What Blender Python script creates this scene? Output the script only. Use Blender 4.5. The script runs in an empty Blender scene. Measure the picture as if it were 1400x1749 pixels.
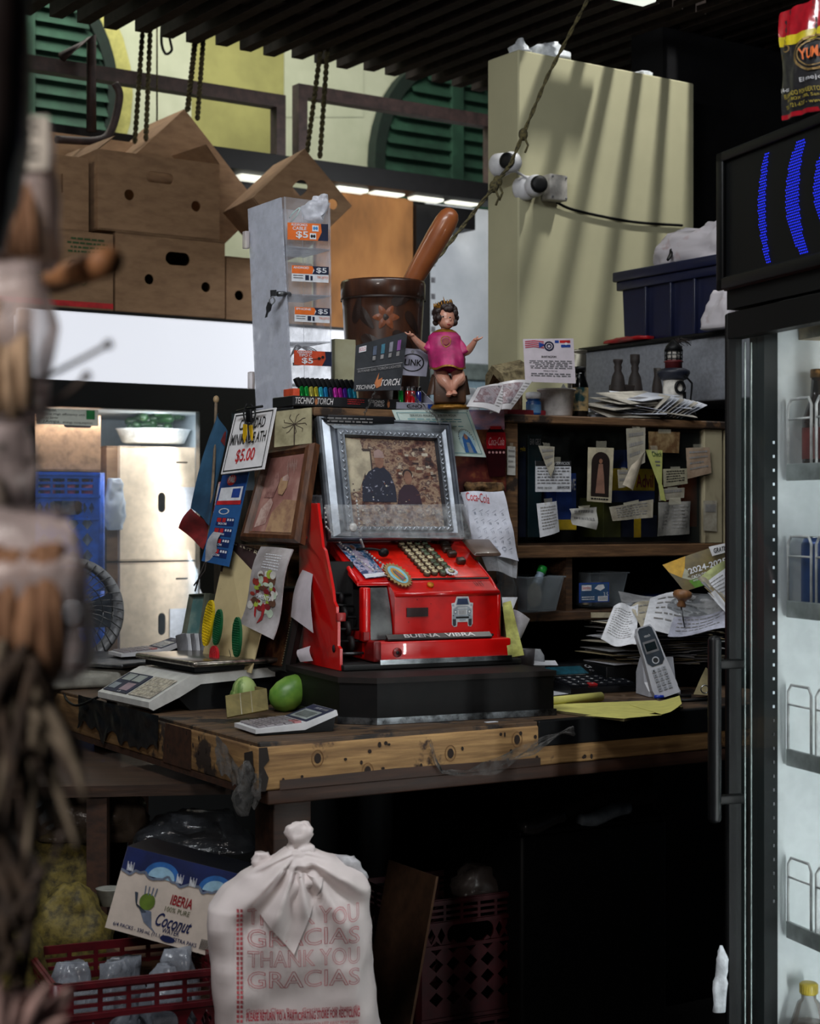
import bpy, bmesh, math, random
from mathutils import Vector, Matrix, noise
sc = bpy.context.scene
random.seed(7)
R = math.radians
F = 2917.0; EYE = 1.38
# ---------------------------------------------------------------- camera
cam = bpy.data.cameras.new('camera'); camo = bpy.data.objects.new('camera', cam)
sc.collection.objects.link(camo); sc.camera = camo
camo.location = (0, 0, EYE); camo.rotation_euler = (R(90), 0, 0)
cam.sensor_fit = 'VERTICAL'; cam.sensor_height = 36; cam.lens = 36 * F / 1749
cam.clip_start = .05
cam.dof.use_dof = True; cam.dof.focus_distance = 3.62; cam.dof.aperture_fstop = 6.5
# ---------------------------------------------------------------- world, exposure
w = bpy.data.worlds.new('world'); sc.world = w; w.use_nodes = True
w.node_tree.nodes['Background'].inputs[0].default_value = (.55, .75, 1, 1)
w.node_tree.nodes['Background'].inputs[1].default_value = .016
sc.view_settings.view_transform = 'Standard'; sc.view_settings.look = 'None'
sc.view_settings.gamma = 1; sc.view_settings.exposure = 0; sc.view_settings.use_curve_mapping = False
# ---------------------------------------------------------------- lights
def area(name, loc, to, sx, sy, power, col=(1, 1, 1), spread=None):
    l = bpy.data.lights.new(name, 'AREA'); l.shape = 'RECTANGLE'; l.size = sx; l.size_y = sy
    l.energy = power; l.color = col
    if spread: l.spread = R(spread)
    o = bpy.data.objects.new(name, l); sc.collection.objects.link(o); o.location = loc
    o.rotation_euler = (Vector(to) - Vector(loc)).to_track_quat('-Z', 'Y').to_euler()
    return o
area('ceiling_tube_light', (-.55, 2.0, 2.9), (0, 3.6, 1.0), 1.2, .25, 30, (.93, .97, 1))
area('ceiling_tube_light_far', (.55, 3.3, 2.9), (.4, 4.3, 1.2), 1.0, .2, 7, (.95, .98, 1))
area('courtyard_daylight', (-1.2, 6.35, 4.6), (-.6, 8.3, 2.8), 3.5, .6, 105, (1, .98, .90))
area('courtyard_daylight_right', (.50, 6.0, 2.45), (.15, 6.7, 1.85),   .3, .5, 17, (.95, .98, 1))  # unseen fill light added behind the partition to brighten the white locker
area('left_aisle_light', (-2.0, 4.0, 2.95), (-1.2, 5.5, 2.1), .8, .2, 6, (1, .93, .82))

# ---------------------------------------------------------------- pixel and place helpers
def P(px, py, d): return Vector(((px - 700) / F * d, d, EYE - (py - 874.5) / F * d))
def PZ(px, py, z):
    d = (EYE - z) * F / (py - 874.5); return P(px, py, d)
def L(px, d): return px / F * d
def T(v): return Matrix.Translation(Vector(v))
def Rt(a, ax='Z'): return Matrix.Rotation(R(a), 4, ax)
class Loc:
    """a shop-aligned frame: u along the front, v going back"""
    def __init__(s, x, y, ang):
        s.o = Vector((x, y, 0)); s.ang = ang
        s.u = Vector((math.cos(R(ang)), math.sin(R(ang)), 0)); s.v = Vector((-math.sin(R(ang)), math.cos(R(ang)), 0))
    def pt(s, u, v, z): return s.o + s.u * u + s.v * v + Vector((0, 0, z))
    def upx(s, px, v=0):
        o = s.pt(0, v, 0); r = (px - 700) / F
        return (r * o.y - o.x) / (s.u.x - r * s.u.y)
    def M(s, u, v, z, rot=0): return T(s.pt(u, v, z)) @ Rt(s.ang + rot)
    def at(s, px, v, z, rot=0): return s.M(s.upx(px, v), v, z, rot)
    def z(s, px, py, v=0): return EYE - (py - 874.5) / F * s.pt(s.upx(px, v), v, 0).y
    def q(s, px, py, v=0): return s.pt(s.upx(px, v), v, s.z(px, py, v))
COU = Loc(-.275, 3.10, 31); CT = .96
SH = Loc(-.2057, 3.75, 31); ST = 1.61
REG = Loc(-.0728, 3.54, 24); RZ = 1.054
COO = Loc(-.2187 * 5.38, 5.38, 34)
PIL = Loc(.317, 5.0, 34.5)
WAL = Loc(.401, 9.0, 34.5)
# ---------------------------------------------------------------- materials
MC = {}
def lin(c):
    r = []
    for x in c[:3]:
        x = x / 255; r.append(x / 12.92 if x <= .04045 else ((x + .055) / 1.055) ** 2.4)
    return (*r, 1)
def newmat(name):
    m = bpy.data.materials.new(name); m.use_nodes = True; nt = m.node_tree; b = nt.nodes['Principled BSDF']
    return m, nt, b
def coords(nt, scale=(1, 1, 1), rot=0):
    tc = nt.nodes.new('ShaderNodeTexCoord'); a = nt.nodes.new('ShaderNodeMapping'); b = nt.nodes.new('ShaderNodeMapping')
    a.inputs['Rotation'].default_value = (0, 0, R(rot)); b.inputs['Scale'].default_value = scale
    nt.links.new(tc.outputs['Object'], a.inputs[0]); nt.links.new(a.outputs[0], b.inputs[0]); return b.outputs[0]
def ramp(nt, src, stops):
    r = nt.nodes.new('ShaderNodeValToRGB'); e = r.color_ramp.elements
    while len(e) < len(stops): e.new(.5)
    for i, (p, c) in enumerate(stops): e[i].position = p; e[i].color = lin(c)
    nt.links.new(src, r.inputs[0]); return r.outputs[0]
def noi(nt, vec, sc_, det=4, rough=.6):
    n = nt.nodes.new('ShaderNodeTexNoise'); n.inputs['Scale'].default_value = sc_; n.inputs['Detail'].default_value = det
    n.inputs['Roughness'].default_value = rough; nt.links.new(vec, n.inputs['Vector']); return n.outputs[0]
def m(name, c=None, rough=.6, metal=0, var=.18, scale=30, bump=0, coat=0, spec=.5, c2=None, stretch=(1, 1, 1), rot=0, lo=.35, hi=.65):
    if name in MC: return MC[name]
    mt, nt, b = newmat(name)
    v = coords(nt, stretch, rot); n = noi(nt, v, scale)
    d = c2 or tuple(x * (1 - var) for x in c); e = c if c2 else tuple(min(255, x * (1 + var * .3)) for x in c)
    nt.links.new(ramp(nt, n, [(lo, d), (hi, e)]), b.inputs['Base Color'])
    b.inputs['Roughness'].default_value = rough; b.inputs['Metallic'].default_value = metal
    b.inputs['Coat Weight'].default_value = coat; b.inputs['Specular IOR Level'].default_value = spec
    if bump:
        bn = nt.nodes.new('ShaderNodeBump'); bn.inputs['Strength'].default_value = bump; bn.inputs['Distance'].default_value = .002
        nt.links.new(n, bn.inputs['Height']); nt.links.new(bn.outputs[0], b.inputs['Normal'])
    MC[name] = mt; return mt
def mr(name, stops, scale=30, rough=.5, stretch=(1, 1, 1), rot=0, det=4, coat=0, bump=0):
    if name in MC: return MC[name]
    mt, nt, b = newmat(name); n = noi(nt, coords(nt, stretch, rot), scale, det)
    nt.links.new(ramp(nt, n, stops), b.inputs['Base Color']); b.inputs['Roughness'].default_value = rough
    b.inputs['Coat Weight'].default_value = coat
    if bump:
        bn = nt.nodes.new('ShaderNodeBump'); bn.inputs['Strength'].default_value = bump; bn.inputs['Distance'].default_value = .002
        nt.links.new(n, bn.inputs['Height']); nt.links.new(bn.outputs[0], b.inputs['Normal'])
    MC[name] = mt; return mt
def mwood(name, dark, light, rot=31, sc_=9, along=(1.2, 14, 14), rough=.7, worn=None, wsc=5, wlo=.52, coat=0):
    if name in MC: return MC[name]
    mt, nt, b = newmat(name); v = coords(nt, along, -rot); n = noi(nt, v, sc_, 6, .65)
    col = ramp(nt, n, [(.3, dark), (.5, tuple((a + c) / 2 for a, c in zip(dark, light))), (.68, light)])
    if worn:
        v2 = coords(nt, (1, 1, 1)); n2 = noi(nt, v2, wsc, 5, .7)
        f = nt.nodes.new('ShaderNodeValToRGB'); f.color_ramp.elements[0].position = wlo; f.color_ramp.elements[1].position = wlo + .05
        nt.links.new(n2, f.inputs[0]); mx = nt.nodes.new('ShaderNodeMixRGB'); mx.inputs[2].default_value = lin(worn)
        nt.links.new(f.outputs[0], mx.inputs[0]); nt.links.new(col, mx.inputs[1]); col = mx.outputs[0]
    nt.links.new(col, b.inputs['Base Color']); b.inputs['Roughness'].default_value = rough; b.inputs['Coat Weight'].default_value = coat
    bn = nt.nodes.new('ShaderNodeBump'); bn.inputs['Strength'].default_value = .35; bn.inputs['Distance'].default_value = .002
    nt.links.new(n, bn.inputs['Height']); nt.links.new(bn.outputs[0], b.inputs['Normal'])
    MC[name] = mt; return mt
def mcl(name, c, alpha=.25, rough=.15, var=0, scale=20, bump=0):
    """clear plastic or glass: part see-through, part glossy skin"""
    if name in MC: return MC[name]
    mt, nt, b = newmat(name); b.inputs['Base Color'].default_value = lin(c); b.inputs['Roughness'].default_value = rough
    tr = nt.nodes.new('ShaderNodeBsdfTransparent'); mx = nt.nodes.new('ShaderNodeMixShader')
    lw = nt.nodes.new('ShaderNodeLayerWeight'); lw.inputs[0].default_value = .35
    ad = nt.nodes.new('ShaderNodeMath'); ad.operation = 'MULTIPLY_ADD'; ad.inputs[1].default_value = .5; ad.inputs[2].default_value = alpha; ad.use_clamp = True
    nt.links.new(lw.outputs['Fresnel'], ad.inputs[0]); fac = ad.outputs[0]
    n = noi(nt, coords(nt), scale)
    if var:
        mm = nt.nodes.new('ShaderNodeMapRange'); mm.inputs[1].default_value = .35; mm.inputs[2].default_value = .7; mm.inputs[3].default_value = -var; mm.inputs[4].default_value = var
        nt.links.new(n, mm.inputs[0]); a2 = nt.nodes.new('ShaderNodeMath'); a2.use_clamp = True
        nt.links.new(fac, a2.inputs[0]); nt.links.new(mm.outputs[0], a2.inputs[1]); fac = a2.outputs[0]
    if bump:
        bn = nt.nodes.new('ShaderNodeBump'); bn.inputs['Strength'].default_value = bump; bn.inputs['Distance'].default_value = .004
        nt.links.new(n, bn.inputs['Height']); nt.links.new(bn.outputs[0], b.inputs['Normal'])
    nt.links.new(fac, mx.inputs[0]); nt.links.new(tr.outputs[0], mx.inputs[1]); nt.links.new(b.outputs[0], mx.inputs[2])
    nt.links.new(mx.outputs[0], nt.nodes['Material Output'].inputs[0]); MC[name] = mt; return mt
def mem(name, c, s=1, base=None):
    if name in MC: return MC[name]
    mt, nt, b = newmat(name); b.inputs['Base Color'].default_value = lin(base or c)
    b.inputs['Emission Color'].default_value = lin(c); b.inputs['Emission Strength'].default_value = s
    MC[name] = mt; return mt
# ---------------------------------------------------------------- mesh builder
TXT = {}
class Sheet:
    def __init__(s, c, bend=None):
        s.c = c; s.bend = bend
        n = (c[1] - c[0]).cross(c[3] - c[0]).normalized(); mid = (c[0] + c[1] + c[2] + c[3]) / 4
        s.n = -n if n.dot(mid - Vector((0, 0, EYE))) > 0 else n
    def pt(s, u, v, h=0):
        c = s.c; p = c[0] * (1 - u) * (1 - v) + c[1] * u * (1 - v) + c[2] * u * v + c[3] * (1 - u) * v
        return p + s.n * (h + (s.bend(u, v) if s.bend else 0))
def S4(*q, bend=None): return Sheet([P(*a) for a in q], bend)
def LS(loc, x0, y0, x1, y1, v=0, bend=None):
    """upright rectangle on a Loc plane, from pixel bounds of its left-top and right-bottom"""
    a = loc.q(x0, y0, v); c = loc.q(x1, y1, v)
    return Sheet([a, Vector((c.x, c.y, a.z)), c, Vector((a.x, a.y, c.z))], bend)
class MB:
    def __init__(s): s.v = []; s.f = []; s.fm = []; s.m = []; s.sm = []
    def mi(s, mt):
        if mt not in s.m: s.m.append(mt)
        return s.m.index(mt)
    def add(s, vs, fs, mt, sm=False):
        b = len(s.v); k = s.mi(mt); s.v += [Vector(x) for x in vs]
        for f in fs: s.f.append([b + i for i in f]); s.fm.append(k); s.sm.append(sm)
    def box(s, M, x0, x1, y0, y1, z0, z1, mt, b=0, seg=2):
        if not b:
            vs = [M @ Vector((x, y, z)) for z in (z0, z1) for y in (y0, y1) for x in (x0, x1)]
            s.add(vs, [(0, 2, 3, 1), (4, 5, 7, 6), (0, 1, 5, 4), (2, 6, 7, 3), (0, 4, 6, 2), (1, 3, 7, 5)], mt); return s
        bm = bmesh.new(); bmesh.ops.create_cube(bm, size=1)
        for v in bm.verts: v.co = Vector(((x0 + x1) / 2 + v.co.x * (x1 - x0), (y0 + y1) / 2 + v.co.y * (y1 - y0), (z0 + z1) / 2 + v.co.z * (z1 - z0)))
        bmesh.ops.bevel(bm, geom=bm.edges[:], offset=b, segments=seg, affect='EDGES', profile=.5)
        s.bm(bm, M, mt, seg > 1); return s
    def bm(s, bm, M, mt, sm=False):
        bm.verts.index_update(); s.add([M @ v.co for v in bm.verts], [[v.index for v in f.verts] for f in bm.faces], mt, sm); bm.free()
    def lathe(s, M, prof, mt, n=20, sx=1, sy=1, cap=True):
        vs = []; fs = []
        for r, z in prof:
            for i in range(n): a = i * math.tau / n; vs.append(M @ Vector((r * math.cos(a) * sx, r * math.sin(a) * sy, z)))
        for k in range(len(prof) - 1):
            for i in range(n): j = (i + 1) % n; fs.append((k * n + i, k * n + j, (k + 1) * n + j, (k + 1) * n + i))
        if cap: fs.append(tuple(range(n - 1, -1, -1))); fs.append(tuple((len(prof) - 1) * n + i for i in range(n)))
        s.add(vs, fs, mt, True); return s
    def cyl(s, M, r, z0, z1, mt, r2=None, n=20): return s.lathe(M, [(r, z0), (r2 if r2 is not None else r, z1)], mt, n)
    def ell(s, M, c, r, mt, n=14, k=10):
        vs = [M @ (Vector(c) + Vector((r[0] * math.cos(a) * math.cos(b), r[1] * math.sin(a) * math.cos(b), r[2] * math.sin(b)))) for b in [(-.5 + (j + .5) / k) * math.pi for j in range(k)] for a in [i * math.tau / n for i in range(n)]]
        fs = [(j * n + i, j * n + (i + 1) % n, (j + 1) * n + (i + 1) % n, (j + 1) * n + i) for j in range(k - 1) for i in range(n)]
        fs += [tuple(range(n - 1, -1, -1)), tuple((k - 1) * n + i for i in range(n))]
        s.add(vs, fs, mt, True); return s
    def tube(s, pts, r, mt, n=8, sub=0, close=False):
        pts = [Vector(p) for p in pts]
        rr = list(r) if isinstance(r, (list, tuple)) else [r] * len(pts)
        if sub:
            q = []; qr = []
            for i in range(len(pts) - 1):
                a = pts[max(i - 1, 0)]; b = pts[i]; c = pts[i + 1]; d = pts[min(i + 2, len(pts) - 1)]
                for k in range(sub):
                    t = k / sub; q.append(.5 * ((2 * b) + (c - a) * t + (2 * a - 5 * b + 4 * c - d) * t * t + (3 * b - a - 3 * c + d) * t ** 3)); qr.append(rr[i] * (1 - t) + rr[i + 1] * t)
            q.append(pts[-1]); qr.append(rr[-1]); pts = q; rr = qr
        vs = []; up = None
        for i, p in enumerate(pts):
            t = (pts[min(i + 1, len(pts) - 1)] - pts[max(i - 1, 0)])
            t = t.normalized() if t.length > 1e-9 else Vector((0, 0, 1))
            if up is None: up = t.orthogonal().normalized()
            up = (up - t * up.dot(t)); up = up.normalized() if up.length > 1e-6 else t.orthogonal().normalized()
            w_ = t.cross(up)
            for k in range(n): a = k * math.tau / n; vs.append(p + (up * math.cos(a) + w_ * math.sin(a)) * rr[i])
        fs = [(i * n + k, i * n + (k + 1) % n, (i + 1) * n + (k + 1) % n, (i + 1) * n + k) for i in range(len(pts) - 1) for k in range(n)]
        fs += [tuple(range(n - 1, -1, -1)), tuple((len(pts) - 1) * n + k for k in range(n))]
        s.add(vs, fs, mt, True); return s
    def prism(s, M, poly, y0, y1, mt):
        """outline in local x,z extruded along y"""
        n = len(poly); vs = [M @ Vector((x, y0, z)) for x, z in poly] + [M @ Vector((x, y1, z)) for x, z in poly]
        fs = [tuple(range(n)), tuple(range(2 * n - 1, n - 1, -1))] + [(i, i + n, (i + 1) % n + n, (i + 1) % n) for i in range(n)]
        s.add(vs, fs, mt); return s
    def prismx(s, M, poly, x0, x1, mt):
        n = len(poly); vs = [M @ Vector((x0, y, z)) for y, z in poly] + [M @ Vector((x1, y, z)) for y, z in poly]
        fs = [tuple(range(n)), tuple(range(2 * n - 1, n - 1, -1))] + [(i, i + n, (i + 1) % n + n, (i + 1) % n) for i in range(n)]
        s.add(vs, fs, mt); return s
    def prismz(s, M, poly, z0, z1, mt):
        n = len(poly); vs = [M @ Vector((x, y, z0)) for x, y in poly] + [M @ Vector((x, y, z1)) for x, y in poly]
        fs = [tuple(range(n)), tuple(range(2 * n - 1, n - 1, -1))] + [(i, i + n, (i + 1) % n + n, (i + 1) % n) for i in range(n)]
        s.add(vs, fs, mt); return s
    def grid(s, f, nu, nv, mt, sm=True, wrap=False):
        vs = [f(i / nu, j / nv) for j in range(nv + 1) for i in range(nu + (0 if wrap else 1))]; k = nu if wrap else nu + 1
        fs = [(j * k + i, j * k + (i + 1) % k, (j + 1) * k + (i + 1) % k, (j + 1) * k + i) for j in range(nv) for i in range(nu)]
        s.add(vs, fs, mt, sm); return s
    def plate(s, M, outer, holes, th, mt):
        """flat plate with real holes; outline in local x,z, thickness along y"""
        cu = bpy.data.curves.new('t', 'CURVE'); cu.dimensions = '2D'; cu.fill_mode = 'BOTH'; cu.extrude = th / 2
        for pl in [outer] + holes:
            sp = cu.splines.new('POLY'); sp.points.add(len(pl) - 1); sp.use_cyclic_u = True
            for i, (x, y) in enumerate(pl): sp.points[i].co = (x, y, 0, 1)
        o = bpy.data.objects.new('t', cu); me = bpy.data.meshes.new_from_object(o)
        s.add([M @ Vector((v.co.x, v.co.z, v.co.y)) for v in me.vertices], [list(p.vertices) for p in me.polygons], mt)
        bpy.data.objects.remove(o); bpy.data.curves.remove(cu); bpy.data.meshes.remove(me); return s
    # ---- things lying on a Sheet
    def slab(s, S, mt, th=.001, nu=1, nv=1, back=None):
        s.grid(lambda u, v: S.pt(u, v), nu, nv, mt, nu > 1); s.grid(lambda u, v: S.pt(u, v, -th), nu, nv, back or mt, nu > 1)
        for f in (lambda t, h: S.pt(t, 0, -th * h), lambda t, h: S.pt(t, 1, -th * h)): s.grid(f, nu, 1, mt, False)
        for f in (lambda t, h: S.pt(0, t, -th * h), lambda t, h: S.pt(1, t, -th * h)): s.grid(f, nv, 1, mt, False)
        return s
    def patch(s, S, u0, v0, u1, v1, mt, h=.0005, nu=0, nv=0):
        k = 8 if S.bend else 1
        s.grid(lambda u, v: S.pt(u0 + (u1 - u0) * u, v0 + (v1 - v0) * v, h), nu or max(1, int(k * abs(u1 - u0) + .5)), nv or max(1, int(k * abs(v1 - v0) + .5)), mt, False); return s
    def block(s, S, u0, v0, u1, v1, h0, h1, mt):
        vs = [S.pt(u, v, h) for h in (h0, h1) for v in (v0, v1) for u in (u0, u1)]
        s.add(vs, [(0, 2, 3, 1), (4, 5, 7, 6), (0, 1, 5, 4), (2, 6, 7, 3), (0, 4, 6, 2), (1, 3, 7, 5)], mt); return s
    def poly(s, S, pts, mt, h=.0008):
        s.add([S.pt(u, v, h) for u, v in pts], [tuple(range(len(pts)))], mt); return s
    def disc(s, S, cu, cv, ru, rv, mt, h=.0008, n=20, a0=0, a1=360):
        s.poly(S, [(cu + ru * math.cos(R(a0 + (a1 - a0) * i / n)), cv + rv * math.sin(R(a0 + (a1 - a0) * i / n))) for i in range(n + (a1 - a0 < 360))], mt, h); return s
    def raise_disc(s, S, cu, cv, ru, rv, h, mt, n=20):
        ps = [(cu + ru * math.cos(i * math.tau / n), cv + rv * math.sin(i * math.tau / n)) for i in range(n)]
        vs = [S.pt(u, v, 0) for u, v in ps] + [S.pt(u, v, h) for u, v in ps]
        s.add(vs, [tuple(range(n, 2 * n))] + [(i, (i + 1) % n, (i + 1) % n + n, i + n) for i in range(n)], mt); return s
    def ring(s, S, cu, cv, ru, rv, t, mt, h=.0009, n=24):
        s.grid(lambda a, b: S.pt(cu + (ru - t * ru * b) * math.cos(a * math.tau), cv + (rv - t * rv * b) * math.sin(a * math.tau), h), n, 1, mt, False); return s
    def line(s, S, pts, wd, mt, h=.001):
        for (a, b), (c, d) in zip(pts, pts[1:]):
            A = S.pt(a, b, h); B = S.pt(c, d, h); t = (B - A)
            if t.length < 1e-7: continue
            k = t.normalized().cross(S.n) * wd / 2; s.add([A - k, A + k, B + k, B - k], [(0, 1, 2, 3)], mt)
        return s
    def text(s, S, txt, u0, v0, u1, v1, mt, h=.0012, bold=.0, shear=0, rot=0, outline=0):
        vs, fs = text_data(txt, bold, shear, outline)
        x0 = min(v[0] for v in vs); x1 = max(v[0] for v in vs); y0 = min(v[1] for v in vs); y1 = max(v[1] for v in vs)
        o = []
        for x, y in vs:
            a = (x - x0) / (x1 - x0); b = (y1 - y) / max(y1 - y0, 1e-6); u = u0 + (u1 - u0) * a; v = v0 + (v1 - v0) * b
            o.append(S.pt(u, v + rot * (a - .5), h))
        s.add(o, fs, mt); return s
    def words(s, S, u0, v0, u1, v1, n, mt, fill=.45, h=.001, seed=1, ctr=False):
        rd = random.Random(seed); dv = (v1 - v0) / n
        for i in range(n):
            u = u0; end = u1 - (u1 - u0) * rd.random() * .3
            if ctr: q = (u1 - end) / 2; u += q; end = u1 - q
            while u < end:
                w_ = (u1 - u0) * rd.uniform(.05, .16); s.patch(S, u, v0 + dv * i, min(u + w_, u1), v0 + dv * (i + fill), mt, h, 1, 1); u += w_ + (u1 - u0) * .03
        return s
    def build(s, name, parent=None, **kw):
        me = bpy.data.meshes.new(name)
        if parent: org = Vector(parent['_o'])
        else:
            xs = [v.x for v in s.v]; ys = [v.y for v in s.v]; org = Vector(((min(xs) + max(xs)) / 2, (min(ys) + max(ys)) / 2, min(v.z for v in s.v)))
        me.from_pydata([v - org for v in s.v], [], s.f)
        for mt in s.m: me.materials.append(mt)
        me.polygons.foreach_set('material_index', s.fm); me.polygons.foreach_set('use_smooth', s.sm)
        o = bpy.data.objects.new(name, me); sc.collection.objects.link(o); o['_o'] = list(org)
        if parent:
            o.parent = parent
            # parent's own world place is _o; children share the offset, so a mesh parent needs no shift
        else: o.location = org
        tag(o, **kw); return o
def tag(o, label=None, cat=None, group=None, kind=None):
    if label: o['label'] = label
    if cat: o['category'] = cat
    if group: o['group'] = group
    if kind: o['kind'] = kind
def thing(name, label, cat, loc, group=None):
    o = bpy.data.objects.new(name, None); sc.collection.objects.link(o); o.location = Vector(loc); o['_o'] = list(loc)
    o.empty_display_size = .05; tag(o, label, cat, group); return o
def text_data(txt, bold=0, shear=0, outline=0):
    k = (txt, bold, shear, outline)
    if k in TXT: return TXT[k]
    cu = bpy.data.curves.new('t', 'FONT'); cu.body = txt; cu.shear = shear; cu.offset = bold; cu.resolution_u = 3
    if outline: cu.fill_mode = 'NONE'; cu.bevel_depth = outline; cu.bevel_resolution = 0
    o = bpy.data.objects.new('t', cu); me = bpy.data.meshes.new_from_object(o)
    r = ([(v.co.x, v.co.y) for v in me.vertices], [list(p.vertices) for p in me.polygons])
    bpy.data.objects.remove(o); bpy.data.curves.remove(cu); bpy.data.meshes.remove(me); TXT[k] = r; return r
def nz(p, s=1, seed=0): return noise.noise(Vector(p) * s + Vector((seed * 7.3, seed * 3.1, seed)))
def ruff(lo, sc_, seed=0):
    return lambda u, v: lo * noise.noise(Vector((u * sc_, v * sc_, seed * 5.7)))
def bag(mb, M, rows, mt, amp=.006, fs=14, n=32, seed=0, sub=4, pw=.6, fold=None):
    """a soft bag: rows of (z, xl, xr, depth) bottom to top, superellipse sections with folds"""
    R_ = []
    for i in range(len(rows) - 1):
        for k in range(sub): t = k / sub; R_.append([a * (1 - t) + b * t for a, b in zip(rows[i], rows[i + 1])])
    R_.append(rows[-1])
    def f(u, v):
        z, a, b, d = R_[min(int(v * (len(R_) - 1) + .5), len(R_) - 1)]; t = u * math.tau; c = math.cos(t); q = math.sin(t)
        x = (a + b) / 2 + (b - a) / 2 * math.copysign(abs(c) ** pw, c); y = d / 2 * math.copysign(abs(q) ** pw, q)
        k = amp * (nz((x, y, z), fs, seed) + .6 * nz((x, y, z), fs * 2.3, seed + 3))
        if fold: y -= fold(x, z)
        return M @ Vector((x + k * c, y + k * 2 * (q if q else 1), z + k * .4))
    mb.grid(f, n, len(R_) - 1, mt, True, True); k = len(mb.v)
    mb.f.append([k - n + i for i in range(n)]); mb.fm.append(mb.mi(mt)); mb.sm.append(True)
    k0 = k - n * len(R_); mb.f.append([k0 + n - 1 - i for i in range(n)]); mb.fm.append(mb.mi(mt)); mb.sm.append(True)
    return mb
def rrect(x0, z0, x1, z1, r, n=4):
    o = []
    for cx, cz, a in ((x1 - r, z1 - r, 0), (x0 + r, z1 - r, 90), (x0 + r, z0 + r, 180), (x1 - r, z0 + r, 270)):
        for i in range(n + 1): t = R(a + 90 * i / n); o.append((cx + r * math.cos(t), cz + r * math.sin(t)))
    return o
def circ(x, z, rx, rz=None, n=16): rz = rz or rx; return [(x + rx * math.cos(i * math.tau / n), z + rz * math.sin(i * math.tau / n)) for i in range(n)]
# common materials
BLK = m('black_paint', (9, 10, 12), .5, var=.3, spec=.25); INK = m('black_ink', (18, 18, 20), .8); WHT = m('white_paper', (212, 214, 220), .8, var=.08, scale=60)
WPL = m('white_plastic', (205, 205, 208), .4, var=.06); CRM = m('aged_cream_paper', (196, 186, 158), .85, var=.2, scale=25)
REDP = m('register_red_enamel', (205, 12, 10), .28, coat=.5, var=.35, scale=9, c2=(150, 8, 8), lo=.25, hi=.5)
RED = m('red_print', (190, 30, 35), .6); BLU = m('blue_print', (30, 66, 150), .6); GRN = m('green_print', (20, 120, 60), .6)
YEL = m('yellow_print', (226, 190, 40), .6); ORG = m('orange_print', (222, 105, 30), .6, var=.08); NAV = m('navy_print', (18, 28, 58), .6)
TEAL = m('teal_print', (70, 140, 150), .7); GOLD = m('gold_paint', (165, 120, 40), .4, .6); GRY = m('grey_print', (120, 120, 125), .7)
CARD = m('cardboard', (150, 118, 88), .9, c2=(130, 100, 74), scale=14, bump=.15, stretch=(1, 1, 3))
CARDD = m('cardboard_cut_edge', (94, 66, 46), .9); CARDL = m('pale_cardboard', (226, 205, 178), .85, var=.08)
CHR = m('worn_chrome', (190, 195, 200), .25, 1, var=.3, scale=60); STL = m('dull_steel', (110, 112, 115), .4, .9, var=.3)
CLR = mcl('clear_film', (225, 230, 240), .12, .2, .1, 30, .6); ACR = mcl('scuffed_acrylic', (215, 220, 232), .16, .2, .12, 26)
# ================================================================ SETTING
I4 = Matrix.Identity(4)
def struct(name, mb, **k):
    o = mb.build(name, kind='structure', **k); return o
DK = m('dark_soot_wall', (22, 22, 24), .9, spec=.1, var=.3, scale=6); DKC = m('dark_ceiling_tin', (20, 19, 19), .8, spec=.15, var=.3, scale=5)  # walls get a mottled near-black colour
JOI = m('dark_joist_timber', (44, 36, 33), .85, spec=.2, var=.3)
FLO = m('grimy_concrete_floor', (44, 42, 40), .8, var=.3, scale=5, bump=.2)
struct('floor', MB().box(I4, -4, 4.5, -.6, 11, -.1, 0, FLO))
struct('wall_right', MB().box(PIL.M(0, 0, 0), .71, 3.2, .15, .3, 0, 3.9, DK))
b = MB()
e0 = Loc(-1.137, 5.37, 33.8)
NA, FA = -7.0, 0.0
pA = PIL.pt(-.05, -1.0, 0) - e0.o; pB = PIL.pt(.76, -.03, 0) - e0.o   # rooflight opening in front of the partition
hu0, hu1, hv0, hv1 = pA.dot(e0.u), pB.dot(e0.u), pA.dot(e0.v), pB.dot(e0.v)
E0 = e0.M(0, 0, 0)
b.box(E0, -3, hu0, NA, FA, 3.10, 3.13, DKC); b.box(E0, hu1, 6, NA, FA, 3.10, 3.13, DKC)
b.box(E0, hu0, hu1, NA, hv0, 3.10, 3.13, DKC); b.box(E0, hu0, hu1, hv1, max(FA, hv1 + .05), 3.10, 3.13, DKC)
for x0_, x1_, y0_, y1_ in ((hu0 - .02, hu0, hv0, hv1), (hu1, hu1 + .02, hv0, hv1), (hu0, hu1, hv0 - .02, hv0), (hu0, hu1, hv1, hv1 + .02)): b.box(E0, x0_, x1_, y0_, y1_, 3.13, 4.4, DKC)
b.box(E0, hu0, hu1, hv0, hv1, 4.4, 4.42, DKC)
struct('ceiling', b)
b = MB()
for i in range(-9, 46):
    u = i * .098 + .02
    if u + .044 < hu0 or u > hu1: b.box(e0.M(u, 0, 0), 0, .044, -5.4, .04 + (i % 3) * .012, 2.95, 3.10, JOI)
    else:
        b.box(e0.M(u, 0, 0), 0, .044, -5.4, hv0, 2.95, 3.10, JOI); b.box(e0.M(u, 0, 0), 0, .044, hv1, .04 + (i % 3) * .012, 2.95, 3.10, JOI); b.box(e0.M(u, 0, 0), .004, .036, hv0, hv1, 2.95, 2.97, JOI)
b.box(e0.M(0, 0, 0), -3, 6, -.45, -.36, 2.97, 3.08, JOI)
struct('trim_1', b)
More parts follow.
